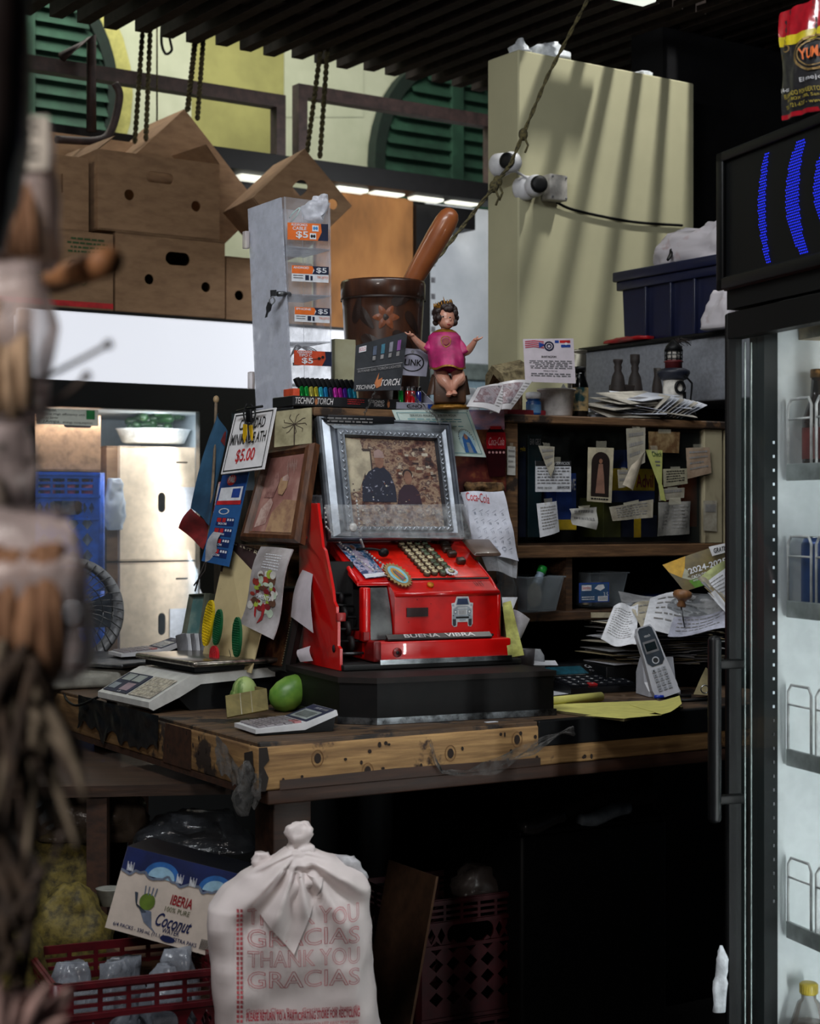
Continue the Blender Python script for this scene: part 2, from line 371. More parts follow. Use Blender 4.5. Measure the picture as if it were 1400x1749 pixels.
# pillar / partition with its slatted rooflight above
PM = m('olive_cream_wall_paint', (176, 172, 140), .85, var=.05, scale=3)
b = MB()
b.box(PIL.M(0, 0, 0), 0, .705, 0, .15, 0, 2.735, PM, .004, 1)
struct('wall_middle', b)
area('rooflight_lamp', PIL.pt(.75, -.9, 4.2), PIL.pt(.4, 0, 2.2), .14, .14, 30, (1, .99, .94), 100)
# mural wall beyond, painted cream, yellow green and with louvred shutters
CRE = mr('cream_mural_paint', [(.35, (186, 192, 164)), (.65, (206, 210, 184))], 3, .9)
YGR = m('yellow_green_mural_paint', (166, 163, 100), .9, var=.1, scale=4); PYE = m('pale_yellow_mural_paint', (190, 186, 110), .9, var=.1)
GRS = mr('green_shutter_paint', [(.3, (26, 52, 40)), (.6, (40, 76, 58)), (.72, (50, 88, 68))], 7, .7); GRD = m('dark_green_shutter_rim', (18, 36, 28), .8)
b = MB(); b.box(WAL.M(0, 0, 0), -4.6, 2.5, 0, .2, 0, 4.6, CRE)
wp = lambda px, py: (WAL.upx(px), WAL.z(px, py))
def wpoly(pts, mt, h=.004): b.add([WAL.pt(u, -h, z) for u, z in pts], [tuple(range(len(pts)))], mt)
wpoly([wp(326, 20), wp(484, 60), wp(484, 262), wp(326, 262)], YGR)
wpoly([wp(485, 40), wp(620, 60), wp(620, 200), wp(485, 200)], CRE, .003)
cz = wp(20, 150)
wpoly([(cz[0] + .56 * math.cos(t * math.tau / 30) + .02, cz[1] + .62 * math.sin(t * math.tau / 30) + .05) for t in range(30)], PYE, .005)
struct('wall_back', b)
def shutter(px, py, rx, rz, lab):
    c = WAL.upx(px), WAL.z(px, py)
    t = thing('round_shutter', lab, 'shutter', WAL.pt(c[0], 0, c[1] - rz), 'round louvred shutters on the far wall')
    M_ = WAL.M(c[0], -.065, c[1])
    q = MB(); q.plate(M_, circ(0, 0, rx, rz, 40), [circ(0, 0, rx * .88, rz * .88, 40)], .07, GRD); q.build('rim', t)
    q = MB(); n = 15
    for half in (-1, 1):
        for i in range(n):
            z = -rz * .86 + (i + .5) * rz * 1.72 / n; k = math.sqrt(max(0, 1 - (z / rz / .88) ** 2)) * rx * .88
            if k < .1: continue
            x0, x1 = (-k, -.035) if half < 0 else (.035, k)
            vs = [M_ @ Vector(p) for p in ((x0, .0, z + .04), (x1, .0, z + .04), (x1, -.045, z - .035), (x0, -.045, z - .035))]
            q.add(vs, [(0, 1, 2, 3)], GRS)
            q.box(M_, x0, x1, .0, .02, z - .05, z + .05, GRS)
    q.box(M_, -.035, .035, -.05, .02, -rz * .88, rz * .88, GRS); q.build('louvres', t)
shutter(30, 150, .44, .55, 'large round green louvred shutter at the upper left of the cream wall')
shutter(760, 300, .50, .60, 'round green louvred shutter behind the steel frame near the pillar')
# steel frames in front of the mural
FRM = m('rusty_brown_steel_frame', (58, 42, 40), .6, var=.3); FRK = m('black_steel_beam', (16, 15, 16), .5, spec=.3)
BE = Loc(*(WAL.pt(0, -1.5, 0).xy), 34.5)
def bar(mb, x0, y0, x1, y1, w_, mt, v=0):
    a = BE.q(x0, y0, v); c = BE.q(x1, y1, v); mb.tube([a, c], w_, mt, 4)
b = MB()
a = BE.upx(-20); c = BE.upx(860)
b.box(BE.M(0, 0, 0), a, c, 0, .12, BE.z(430, 291), BE.z(430, 258), FRK)
b.box(BE.M(0, 0, 0), a, c, .2, .5, BE.z(430, 330), BE.z(430, 291), FRK)
struct('trim_2', b)
def frame(x0, y0, x1, y1, lab):
    t = thing('window_frame', lab, 'window frame', BE.q((x0 + x1) / 2, y1 + 60), 'brown steel frames above the black beam')
    u0, u1 = BE.upx(x0), BE.upx(x1); z1 = BE.z(x0, y0); zb = BE.z(430, 258)
    for (p, q_, r_, s_, n_) in ((u0, u1, z1 - .05, z1, 'rail'), (u0, u0 + .04, zb, z1 - .05, 'post'), (u1 - .04, u1, zb, z1 - .05, 'post')):
        MB().box(BE.M(0, 0, 0), p, q_, 0, .05, r_, s_, FRM).build(n_, t)
frame(-30, 80, 488, 145, 'wide brown steel frame around the yellow green wall panel')
frame(510, 142, 850, 195, 'brown steel frame in front of the shutter beside the pillar')
b = MB(); b.tube([BE.q(105, 98, -.05), BE.q(156, 62, -.05), BE.q(156, 225, -.05)], .018, FRM, 6)
tag(b.build('steel_bracket'), 'thin brown bent bracket standing on the black beam before the left shutter', 'bracket')
b = MB(); b.tube([BE.q(95, 238, -.3), BE.q(165, 240, -.3), BE.q(190, 222, -.3), BE.q(204, 165, -.3), BE.q(196, 142, -.3)], .014, FRM, 8, 5)
tag(b.build('bent_pipe'), 'thin brown pipe curving up in front of the black beam', 'pipe')
TUBE_REFL = mem('fluorescent_tube_glow', (240, 240, 225), 1.1)  # glowing strips stand in for reflections of fluorescent tubes
for i, (x, y) in enumerate(((434, 305), (597, 323), (660, 329), (727, 339), (788, 345))):
    c = BE.q(x, y, .1); w_ = .075
    tag(MB().box(T(c) @ Rt(34.5), -w_, w_, -.03, .03, -.012, .012, TUBE_REFL, .01).build('strip_light'), None, 'light', 'short glowing strip lights under the black beam')
for i, o in enumerate([o for o in sc.objects if o.name.startswith('strip_light')]):
    o['label'] = ['short glowing strip light under the black beam between the two tilted cartons', 'glowing strip light just right of the tilted diamond carton', 'longest glowing strip light above the brown plywood panel', 'glowing strip light above the black post', 'glowing strip light nearest the pillar, above the pestle'][i]
# plywood, post, white panel beyond
PLY = mr('stained_orange_plywood', [(.3, (104, 66, 30)), (.5, (150, 100, 52)), (.7, (172, 120, 66))], 4, .8, (1, 1, .5))
B2 = Loc(*(COO.pt(0, .75, 0).xy), 34)
tag(MB().box(B2.M(0, 0, 0), B2.upx(540), B2.upx(706), 0, .03, 1.9, B2.z(700, 340), PLY, .004, 1).build('plywood_panel'), 'large orange brown plywood panel standing behind the wooden mortar', 'panel')
t = MB().box(B2.M(0, 0, 0), B2.upx(706), B2.upx(730), -.02, .06, 0, B2.z(718, 352), FRK); tag(t.build('steel_post'), 'black steel post right of the plywood panel', 'post')
WPN = mr('white_enamel_panel', [(.3, (196, 202, 208)), (.6, (216, 220, 226)), (.75, (222, 226, 230))], 5, .5)
t = thing('white_locker', 'tall white metal locker seen between the post and the pillar', 'locker', B2.pt(B2.upx(780), .35, 0))
q = MB().box(B2.M(0, 0, 0), B2.upx(729, .3), B2.upx(850, .3), .3, .8, B2.z(780, 620, .3), B2.z(780, 352, .3), WPN, .006); q.build('body', t)
q = MB(); 
for k in range(9):
    yy = 362 + k * 28; q.box(B2.M(0, 0, 0), B2.upx(736, .3), B2.upx(742, .3), .295, .3, B2.z(740, yy + 9, .3), B2.z(740, yy, .3), GRY)
q.build('hinge_strip', t)
MB().box(B2.M(0, 0, 0), B2.upx(729, .3), B2.upx(850, .3), .28, .8, B2.z(780, 648, .3), B2.z(780, 620, .3), m('grey_green_steel', (112, 122, 118), .5), .004).build('bottom_rail', t)
MB().box(B2.M(0, 0, 0), B2.upx(729, .3), B2.upx(850, .3), .3, .8, 0, B2.z(780, 648, .3), m('pale_blue_steel', (138, 160, 172), .5), .004).build('base', t)
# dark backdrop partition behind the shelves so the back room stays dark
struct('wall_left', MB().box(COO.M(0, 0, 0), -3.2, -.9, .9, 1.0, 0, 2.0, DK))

# ---------------------------------------------------------------- ROPES
ROP = mr('olive_twisted_rope', [(.35, (38, 34, 20)), (.6, (84, 76, 44))], 120, .9)
def rope(pts, r, name, lab, knots=(), grp=None):
    q = MB(); 
    N = 90; L_ = []
    for i in range(len(pts) - 1):
        for k in range(N // (len(pts) - 1)): L_.append(pts[i].lerp(pts[i + 1], k / (N // (len(pts) - 1))))
    L_.append(pts[-1]); t = (L_[-1] - L_[0]).normalized(); a = t.orthogonal().normalized(); c = t.cross(a)
    for ph in (0, math.pi):
        q.tube([p + (a * math.cos(i * .9 + ph) + c * math.sin(i * .9 + ph)) * r * .55 for i, p in enumerate(L_)], r * .62, ROP, 6)
    for k in knots:
        p = L_[int(k * (len(L_) - 1))]; q.ell(T(p), (0, 0, 0), (r * 2.4, r * 2.4, r * 3.2), ROP, 8, 6)
        q.tube([p, p + Vector((.012, -.01, -.03)), p + Vector((.004, -.01, -.05))], r * .6, ROP, 5)
    tag(q.build(name), lab, 'rope', grp)
g = 'ropes hanging down behind the cartons'
rope([P(248, -10, 5.9), P(230, 245, 5.95)], .0085, 'hanging_rope', 'leftmost of the thick ropes, hanging behind the top carton', grp=g)
rope([P(259, -10, 5.9), P(249, 240, 5.95)], .0085, 'hanging_rope', 'second thick rope from the left, behind the top carton', grp=g)
rope([P(342, -10, 5.85), P(320, 190, 5.9)], .0095, 'hanging_rope', 'thick rope ending at the peak of the tilted open carton', grp=g)
rope([P(353, -10, 5.85), P(337, 205, 5.9)], .0085, 'hanging_rope', 'rope just right of the peak of the tilted open carton', grp=g)
rope([P(560, -10, 5.8), P(524, 262, 5.9)], .0085, 'hanging_rope', 'rope ending at the peak of the diamond shaped carton', grp=g)
rope([P(566, -10, 5.8), P(546, 270, 5.9)], .0085, 'hanging_rope', 'rightmost of the hanging ropes, right of the diamond carton peak', grp=g)
tag(MB().tube([P(268, 48, 6.2), P(268, 215, 6.2)], .0035, ROP, 6).build('dark_string'), 'thin dark cord hanging right of the left pair of ropes', 'string')
tag(MB().tube([P(276, 45, 6.2), P(276, 75, 6.2), P(283, 92, 6.2), P(293, 86, 6.2), P(291, 72, 6.2), P(286, 50, 6.2)], .005, BLK, 8, 5).build('wire_hook'), 'black wire hook hanging under the joists', 'hook')
rope([P(1003, 0, 4.55), P(935, 130, 4.5), P(872, 280, 4.45), P(835, 330, 4.4), P(748, 440, 4.25), P(690, 500, 4.2)], .0052, 'diagonal_rope', 'long knotted rope running diagonally from the ceiling past the pillar', (.34, .53, .56))

# ---------------------------------------------------------------- LEFT COOLER
FRK2 = m('black_cooler_steel', (13, 14, 15), .35, var=.2); LBX = mem("lit_cooler_sign_panel", (226, 229, 238), .70); WIN_ = m('white_cooler_liner', (200, 215, 225), .5, var=.05)
t = thing('display_cooler', 'black upright display cooler with a blank glowing white header, boxes inside', 'cooler', COO.pt(.4, .3, 0))
CM = COO.M(0, 0, 0); U0 = -.22; U1 = COO.upx(602); zt = 2.03; zh0 = 1.80; zg = 1.715; UL = COO.upx(60); UR = COO.upx(341)
q = MB(); q.box(CM, U0, U1, .03, .68, 2.0, 2.03, FRK2); q.box(CM, U0, U0 + .03, .03, .68, 0, 2.0, FRK2); q.box(CM, U1 - .03, U1, .03, .68, 0, 2.0, FRK2)
q.box(CM, U0, U1, .65, .68, 0, 2.0, WIN_); q.box(CM, U0, U1, .03, .68, 0, .1, FRK2); q.box(CM, UR + .09, UR + .12, .03, .65, .1, 2.0, WIN_)
q.box(CM, U0 + .03, U1 - .03, .05, .65, zg, zg + .02, WIN_); q.build('cabinet', t)
q = MB(); q.box(CM, U0, U1, 0, .03, 2.02, 2.03, FRK2); q.box(CM, U0, U1, 0, .03, zg, zh0, FRK2); q.box(CM, U0, UL, 0, .03, 0, zg, FRK2); q.box(CM, UR, UR + .12, 0, .03, 0, zg, FRK2)
q.box(CM, UL, UR, 0, .03, 0, .3, FRK2); q.build('door_frame', t)
MB().box(CM, UL - .05, U1 - .02, .004, .05, zh0, 2.02, LBX).build('sign_panel', t)
MB().box(CM, UL, UR, .012, .016, .3, zg, mcl('cooler_glass', (200, 215, 225), .04, .05)).build('glass_pane', t)
q = MB(); S_ = Sheet([COO.q(62, 697, .008), COO.q(168, 700, .008), COO.q(168, 728, .008), COO.q(62, 724, .008)])
q.slab(S_, m('sticker_paper', (206, 210, 200), .7, var=.05), .001)
for tx, a in (('New Model,', (.02, .0, .32, .2)), ('Extreme High efficiency unit', (.02, .27, .78, .44)), ('Energy Saver', (.02, .5, .35, .66)), ('3.2Amps.', (.02, .7, .38, .95)), ('energy consumption', (.42, .76, .9, .93))): q.text(S_, tx, *a, INK)
q.patch(S_, .8, .05, .94, .6, GRN, .001); q.build('energy_sticker', t, label='pale sticker with small black print')
q = MB(); q.box(CM, UL, UR + .05, .1, .64, .78, .795, STL); q.build('shelf', t)
area('cooler_lamp', COO.pt(UR - .03, .045, 1.35), COO.pt(.25, .6, 1.2), .04, .9, 1.5, (.92, .96, 1))
area('cooler_top_lamp', COO.pt(.3, .06, 1.70), COO.pt(.3, .30, 1.15), .6, .04, 2.1, (.92, .96, 1))

# cartons -------------------------------------------------------
def carton(M_, w_, d, h, lab, holes=(), mt=CARD, flaps='', grp='cartons', name='cardboard_box', closed=False, extra=None, back_holes=True):
    """origin bottom-front-left; walls with real cut-outs"""
    t = thing(name, lab, 'box', (M_ @ Vector((w_ / 2, d / 2, 0))), grp); th = .005
    q = MB(); q.plate(M_ @ T((0, th / 2, 0)), [(0, 0), (w_, 0), (w_, h), (0, h)], list(holes), th, mt)
    q.plate(M_ @ T((0, d - th / 2, 0)), [(0, 0), (w_, 0), (w_, h), (0, h)], list(holes) if back_holes else [], th, mt)
    q.box(M_, 0, th, th, d - th, 0, h, mt); q.box(M_, w_ - th, w_, th, d - th, 0, h, mt); q.box(M_, 0, w_, 0, d, -.001, th, mt)
    if closed: q.box(M_, 0, w_, 0, d, h - th, h + .001, mt); q.box(M_, w_ * .02, w_ * .98, d / 2 - .001, d / 2 + .001, h + .001, h + .0015, CARDD)
    q.build('body', t)
    for k, c in enumerate(flaps):
        fl = min(d / 2, .14); q = MB()
        if c == 'b': q.add([M_ @ Vector(x) for x in ((0, d, h), (w_, d, h), (w_, d + .05, h + fl), (0, d + .05, h + fl), (0, d - .004, h), (w_, d - .004, h), (w_, d + .046, h + fl), (0, d + .046, h + fl))], [(0, 1, 2, 3), (7, 6, 5, 4), (2, 6, 7, 3), (0, 3, 7, 4), (1, 5, 6, 2)], mt)
        if c == 'l': q.add([M_ @ Vector(x) for x in ((0, 0, h), (0, d, h), (.06, d, h + .06), (.06, 0, h + .05), (.004, 0, h), (.004, d, h), (.064, d, h + .06), (.064, 0, h + .05))], [(0, 1, 2, 3), (7, 6, 5, 4), (2, 6, 7, 3)], mt)
        if c == 'r': q.add([M_ @ Vector(x) for x in ((w_, 0, h), (w_, d, h), (w_ - .05, d, h + .07), (w_ - .05, 0, h + .06), (w_ - .004, 0, h), (w_ - .004, d, h), (w_ - .054, d, h + .07), (w_ - .054, 0, h + .06))], [(0, 1, 2, 3), (7, 6, 5, 4), (2, 6, 7, 3)], mt)
        if q.v: q.build('flap', t)
    if extra: extra(M_, t)
    return t
g = 'brown cartons on top of the left cooler'
def cpx(px0, px1, py0, py1, v=.03, rot=0):
    u0, u1 = COO.upx(px0, v), COO.upx(px1, v); return COO.M(u0, v, 0, rot), u1 - u0, COO.z(px0, py0, v) - COO.z(px0, py1, v), COO.z(px0, py1, v)
def hl(M_w, M_h, ax, az, rx, rz): return rrect(ax * M_w - rx, az * M_h - rz, ax * M_w + rx, az * M_h + rz, min(rx, rz) * .98, 5)
z0 = 2.032
M_, w_, h_, _ = cpx(197, 384, 402, 536); M_ = M_ @ T((0, 0, z0)); h_ = .262
carton(M_, w_, .42, h_, 'brown carton with handle slot and two round holes, bottom middle of the pile', [hl(w_, h_, .56, .73, .045, .022), circ(.3 * w_, .44 * h_, .017), circ(.82 * w_, .4 * h_, .017)], grp=g, closed=True)
zA = z0 + h_ + .002
M_, w_, h_, _ = cpx(167, 375, 268, 400); M_ = M_ @ T((0, 0, zA)); h_ = .26
carton(M_, w_, .40, h_, 'open brown carton with handle slot and two round holes, topmost of the pile', [hl(w_, h_, .5, .73, .05, .018), circ(.25 * w_, .47 * h_, .018), circ(.8 * w_, .42 * h_, .018)], grp=g, flaps='lbr')
def dext(M_, t):
    S = Sheet([M_ @ Vector(x) for x in ((0, -.001, .25), (.42, -.001, .25), (.42, -.001, 0), (0, -.001, 0))])
    q = MB(); q.text(S, 'GO', .66, .56, .78, .69, m('green_carton_print', (50, 80, 40), .8)); q.text(S, 'MANGO', .1, .56, .5, .69, m('green_carton_print', None)); q.words(S, .62, .08, .95, .3, 4, m('green_carton_print', None), seed=5, ctr=True)
    q.patch(S, 0, .90, 1, .97, RED); q.build('print', t)
M_, w_, h_, _ = cpx(62, 193, 388, 524); M_ = M_ @ T((-.42 + w_, 0, z0))
carton(M_, .42, .40, .25, 'brown carton with green print and red stripe, bottom left of the pile', [hl(.42, .25, .68, .55, .022, .02)], grp=g, closed=True, extra=dext)
M_, w_, h_, _ = cpx(100, 163, 258, 388); M_ = M_ @ T((-.4 + w_, .02, z0 + .253))
carton(M_, .385, .40, .24, 'brown carton with one narrow upright slot, left of the topmost carton', [rrect(.29, .12, .297, .18, .003)], grp=g, flaps='l')
M_, w_, h_, _ = cpx(386, 430, 436, 548, .06); M_ = M_ @ T((0, 0, z0))
carton(M_, .34, .36, .22, 'low brown carton half hidden behind the clear display tower', [circ(.05, .09, .017)], grp=g, closed=True)
# tilted cartons
def tilted(px, py, d, rot, roll, w_, dd, h_, lab, holes, fl=''):
    M_ = T(P(px, py, d)) @ Rt(rot) @ Rt(roll, 'Y')
    return carton(M_ @ T((0, 0, -h_)), w_, dd, h_, lab, holes, grp=g, flaps=fl, mt=CARD)
tilted(315, 186, 5.98, 34, 46, .44, .30, .34, 'large carton standing on its corner behind the topmost carton', [], '')
tilted(520, 254, 5.75, 25, 46, .25, .30, .26, 'diamond tilted carton with two round holes, right of the pile', [hl(.25, .26, .34, .6, .022, .03), circ(.20, .21, .018)], '')
# things inside the cooler
q = COO
def inbox(px0, px1, y0, y1, v, d, lab, mt, ex=None, grp=None):
    u0 = COO.upx(px0, v); u1 = COO.upx(px1, v); za = COO.z(px0, y1, v); zb = COO.z(px0, y0, v)
    hs = [rrect((u1 - u0) * .74, (zb - za) * .86, (u1 - u0) * .9, (zb - za) * .875, .002), rrect((u1 - u0) * .5, (zb - za) * .42, (u1 - u0) * .6, (zb - za) * .6, .015)] if ex == 'l' else ([hl(u1 - u0, zb - za, .7, .84, .05, .012)] if ex == 'h' else [])
    return carton(COO.M(u0, v, za), u1 - u0, d, zb - za, lab, hs, mt=mt, grp=grp, closed=True)
inbox(205, 333, 762, 958, .12, .3, 'pale beige carton under the white tray inside the cooler', CARDL, 'l', 'pale cartons in the cooler')
inbox(205, 333, 962, 1180, .12, .3, 'lower pale beige carton inside the cooler', CARDL, 'l', 'pale cartons in the cooler')
inbox(182, 204, 762, 958, .14, .3, 'narrow brown carton left of the upper pale carton in the cooler', CARD, None, 'small brown cartons in the cooler')  # extra brown boxes paint in the shaded sides of the pale cartons
inbox(182, 204, 962, 1180, .14, .3, 'narrow brown carton left of the lower pale carton in the cooler', CARD, None, 'small brown cartons in the cooler')
inbox(40, 172, 706, 803, .08, .4, 'brown carton behind the energy sticker, standing on the blue crate', m('warm_carton', (172, 132, 98), .9), 'h')
tag(MB().box(COO.M(COO.upx(306, .115), .114, 0), 0, .075, 0, .002, COO.z(306, 895, .114), COO.z(306, 832, .114), WHT).build('blank_label'), 'blank white label on the upper pale carton', 'label')
tag(MB().box(COO.M(COO.upx(290, .115), .114, 0), 0, .075, 0, .002, COO.z(290, 1095, .114), COO.z(290, 1040, .114), WHT).build('blank_label'), 'blank white label on the lower pale carton', 'label')
def crate(M_, w_, d, h, mt, name, lab, grp=None, nx=6, nz_=4):
    t = thing(name, lab, 'crate', M_ @ Vector((w_ / 2, d / 2, 0)), grp)
    def wall(MM, W):
        hs = [hl(W, h, .5, .70, min(.06, W * .25), .022)]
        sx = (W - .05) / nx; hz = h * .56; sz = hz / nz_
        for j in range(nz_):
            for i in range(nx):
                cx = .025 + sx * (i + .5); c_ = .03 + sz * (j + .5); hs.append([(cx - sx * .40, c_), (cx, c_ + sz * .42), (cx + sx * .40, c_), (cx, c_ - sz * .42)])
        for i in range(nx):
            cx = .025 + sx * (i + .5)
            for za in (.82, .87, .92): hs.append([(cx - sx * .42, za * h), (cx + sx * .42, za * h), (cx + sx * .42, (za + .028) * h), (cx - sx * .42, (za + .028) * h)])
        for cx in (.035, .06, W - .06, W - .035): hs.append([(cx - .010, .70 * h), (cx, .70 * h + .018), (cx + .010, .70 * h), (cx, .70 * h - .018)])
        q = MB(); q.plate(MM, [(0, 0), (W, 0), (W, h), (0, h)], hs, .005, mt)
        for zz in (.0, .595 * h, .785 * h, h - .010): q.box(MM, 0, W, -.008, .0, zz, zz + .008, mt)
        q.build('side_wall', t)
    wall(M_, w_); wall(M_ @ T((0, d, 0)) @ T((w_, 0, 0)) @ Rt(180), w_); wall(M_ @ T((0, d, 0)) @ Rt(-90), d); wall(M_ @ T((w_, 0, 0)) @ Rt(90), d)
    q = MB().box(M_, 0, w_, 0, d, -.002, .006, mt)
    for cx in (0, w_):
        for cy in (0, d): q.cyl(M_ @ T((cx, cy, 0)), .011, 0, h, mt, n=10)
    q.build('base', t); return t
BCR = m('blue_crate_plastic', (16, 84, 190), .4)
u0 = COO.upx(50, .07); crate(COO.M(u0, .07, COO.z(62, 1010, .07)), COO.upx(173, .07) - u0, .33, COO.z(62, 806, .07) - COO.z(62, 1010, .07), BCR, 'milk_crate', 'bright blue milk crate of bottles inside the cooler', 'blue crates in the cooler', 4, 4)
crate(COO.M(u0, .07, .81), COO.upx(173, .07) - u0, .33, COO.z(62, 1012, .07) - .81, BCR, 'milk_crate', 'lower blue milk crate inside the cooler, behind the fan', 'blue crates in the cooler', 4, 4)
PNK = m('pink_cap_plastic', (210, 90, 140), .4); BOT = mcl('clear_bottle', (200, 215, 230), .35, .1)
for i in range(3):
    t = thing('bottle', 'pink capped clear bottle inside the blue crate', 'bottle', COO.at(80 + i * 34, .14, COO.z(62, 1000, .07)).translation, 'pink capped bottles in the blue crate')
    M_ = COO.at(82 + i * 34, .14, COO.z(62, 1000, .07)); MB().lathe(M_, [(.03, 0), (.033, .02), (.033, .2), (.02, .26), (.018, .29)], BOT, 14).build('body', t)
    MB().cyl(M_, .024, .285, .335, PNK, n=14).build('cap', t)
# tray of cucumbers
t0 = COO.at(262, .26, COO.z(262, 760, .26) + .004)
t = thing('white_tray', 'white oval tray of cucumbers on the pale carton in the cooler', 'tray', t0.translation)
MB().lathe(t0, [(.09, 0), (.1, .003), (.118, .045), (.123, .05), (.119, .05), (.112, .04), (.095, .006)], m('white_tray_plastic', (225, 232, 236), .4), 28, 1.12, .8).build('bowl', t)
CUC = mr('cucumber_skin', [(.3, (16, 40, 22)), (.7, (38, 76, 36))], 40, .35)
rd = random.Random(4)
for i in range(22):
    a = rd.uniform(-1.3, 1.3); x = rd.uniform(-.07, .07); y = rd.uniform(-.045, .035); z = .044 + (i // 5) * .02 * (1.15 - abs(x) * 7)
    M2 = t0 @ T((x, y, z)) @ Rt(math.degrees(a)) @ Rt(90 + rd.uniform(-10, 10), 'Y')
    tag(MB().lathe(M2, [(.006, -.058), (.014, -.05), (.017, -.02), (.017, .02), (.014, .048), (.005, .056)], CUC, 10).build('cucumber'), 'dark green cucumber heaped in the white tray inside the cooler', 'cucumber', 'cucumbers in the white tray')
q = MB(); bag(q, COO.at(193, .1, COO.z(193, 905, .1)), [(0, -.02, .03, .03), (.03, -.03, .04, .05), (.09, -.03, .04, .05), (.15, -.02, .03, .03), (.17, -.015, .02, .015)], mcl('cooler_bag_film', (205, 215, 225), .5, .25), .006, 30); tag(q.build('plastic_bag'), 'clear plastic bag of produce beside the pale carton in the cooler', 'bag')
# ================================================================ SECURITY CAMERAS ON THE PARTITION
def dome(px, py, r, v, lab, rot):
    c = PIL.q(px, py, v); t = thing('security_camera', lab, 'camera', c, 'white dome cameras on the partition')
    M_ = T(c) @ Rt(34.5)
    q = MB(); q.lathe(M_ @ Rt(90, 'X'), [(r * 1.0, -.045), (r * 1.05, -.04), (r * .95, -.01), (r * .6, .0)], WPL, 22); q.build('housing', t)
    q = MB(); q.ell(M_ @ T((0, -.02, 0)), (0, 0, 0), (r * .9, r * .9, r * .9), WPL, 20, 14); q.build('ball', t)
    MM = M_ @ T((0, -.02, 0)) @ Rt(rot); q = MB(); q.lathe(MM @ Rt(90, 'X'), [(r * .7, r * .5), (r * .7, r * .85), (r * .55, r * .95), (r * .3, r * .99)], BLK, 18); q.build('lens', t)
dome(866, 279, .034, -.03, 'dome camera nearer the partition corner, behind the diagonal rope', -70)
dome(907, 319, .036, -.03, 'dome camera mounted beside the square junction box', -15)
c = PIL.q(938, 324, 0); t = thing('junction_box', 'pale square junction box screwed to the partition', 'box', c)
q = MB(); q.box(PIL.M(PIL.upx(938), 0, PIL.z(938, 324)), -.033, .033, -.045, 0, -.038, .038, m('pale_grey_plastic', (176, 172, 166), .5), .004); q.build('body', t)
for sx, sz in ((-.026, .03), (.026, .03), (-.026, -.03), (.026, -.03)): MB().cyl(T(PIL.pt(PIL.upx(938) + sx, -.046, PIL.z(938, 324) + sz)) @ Rt(34.5) @ Rt(90, 'X'), .0035, 0, .002, GRY, n=8).build('screw', t)
tag(MB().tube([PIL.q(950, 345, -.01), PIL.q(975, 357, -.008), PIL.q(1030, 370, -.008), PIL.q(1090, 380, -.008), PIL.q(1165, 385, -.008)], .0042, BLK, 6, 6).build('cable'), 'thin black cable sagging right from the junction box', 'cable')
tag(MB().tube([PIL.q(880, 292, -.02), PIL.q(893, 300, -.02), PIL.q(902, 305, -.03)], .004, WPL, 6, 4).build('cable'), 'short white cable between the two dome cameras', 'cable')
PLB = mcl('pale_bag_film', (225, 230, 236), .7, .3, .2, 40, .8)
for i, (px, w_, h_, lb) in enumerate(((889, .035, .04, 'small crumpled plastic scrap on top of the partition corner'), (940, .13, .05, 'larger crumpled plastic bag on top of the partition'), (1094, .05, .015, 'thin plastic scrap on top of the right part of the partition'))):
    q = MB(); bag(q, PIL.at(px, .05, 2.74), [(0, -w_ * .5, w_ * .5, .08), (h_ * .5, -w_ * .5, w_ * .45, .07), (h_, -w_ * .2, w_ * .25, .02)], PLB, .012, 30, seed=i); tag(q.build('crumpled_plastic'), lb, 'plastic')

# ================================================================ MAIN SHELF UNIT ON THE COUNTER
WD = mwood('dark_shelf_wood', (44, 30, 20), (96, 66, 42), 31, worn=(26, 20, 16), wlo=.55); WDE = mwood('worn_shelf_edge', (70, 48, 30), (128, 94, 62), 31, worn=(40, 28, 20), wlo=.56)
SM = SH.M(0, 0, 0); u_c = SH.upx(868); u_e = SH.upx(1200); u_x = SH.upx(1262)
t = thing('shelf_unit', 'dark worn wooden shelf unit behind the cash register, with a glazed cabinet', 'shelf', SH.pt(.5, .2, CT))
MB().box(SM, -.01, u_x, -.01, .32, ST - .02, ST, WDE, .003, 1).build('top_board', t)
q = MB(); q.box(SM, 0, .02, .0, .31, CT, ST - .02, WD); q.box(SM, .02, u_c, .02, .035, CT, ST - .02, WD); q.build('left_case', t)
q = MB(); q.box(SM, u_c - .012, u_c + .028, 0, .31, CT, ST - .02, WDE, .002, 1); q.build('divider', t)
zc0 = SH.z(900, 932); zc1 = ST - .02
q = MB(); q.box(SM, u_c, u_x, .0, .31, zc0 - .03, zc0, WDE, .002, 1); q.build('middle_shelf', t)
z2 = SH.z(950, 1045); q = MB(); q.box(SM, u_c, u_x, .0, .31, z2 - .022, z2, WD, .002, 1); q.box(SM, SH.upx(975), SH.upx(975) + .018, .02, .31, z2, zc0 - .03, WD); q.build('lower_shelf', t)
q = MB(); q.box(SM, u_c, u_x, .31, .32, CT, ST - .02, DK); q.build('back_board', t)
q = MB(); q.box(SM, u_e + .005, u_e + .065, .0, .02, zc0 - .0, zc1 - .0, mr('chipped_cream_plank', [(.36, (96, 84, 62)), (.46, (160, 150, 122)), (.6, (170, 160, 130))], 9, .8, (1, 1, .4)), .002, 1); q.box(SM, u_e + .075, u_e + .11, .0, .02, zc0, zc1, mr('chipped_cream_plank', None)); q.build('painted_plank', t)
q = MB(); q.box(SM, u_c + .03, u_e, .05, .30, zc0, zc0 + .004, WD); q.build('cabinet_floor', t)
CGL = mcl('dusty_cabinet_glass', (72, 74, 68), .0, .12, .05, 14); q = MB(); q.box(SM, u_c + .028, u_e, .008, .012, zc0 + .002, zc1, CGL); q.build('cabinet_glass', t)
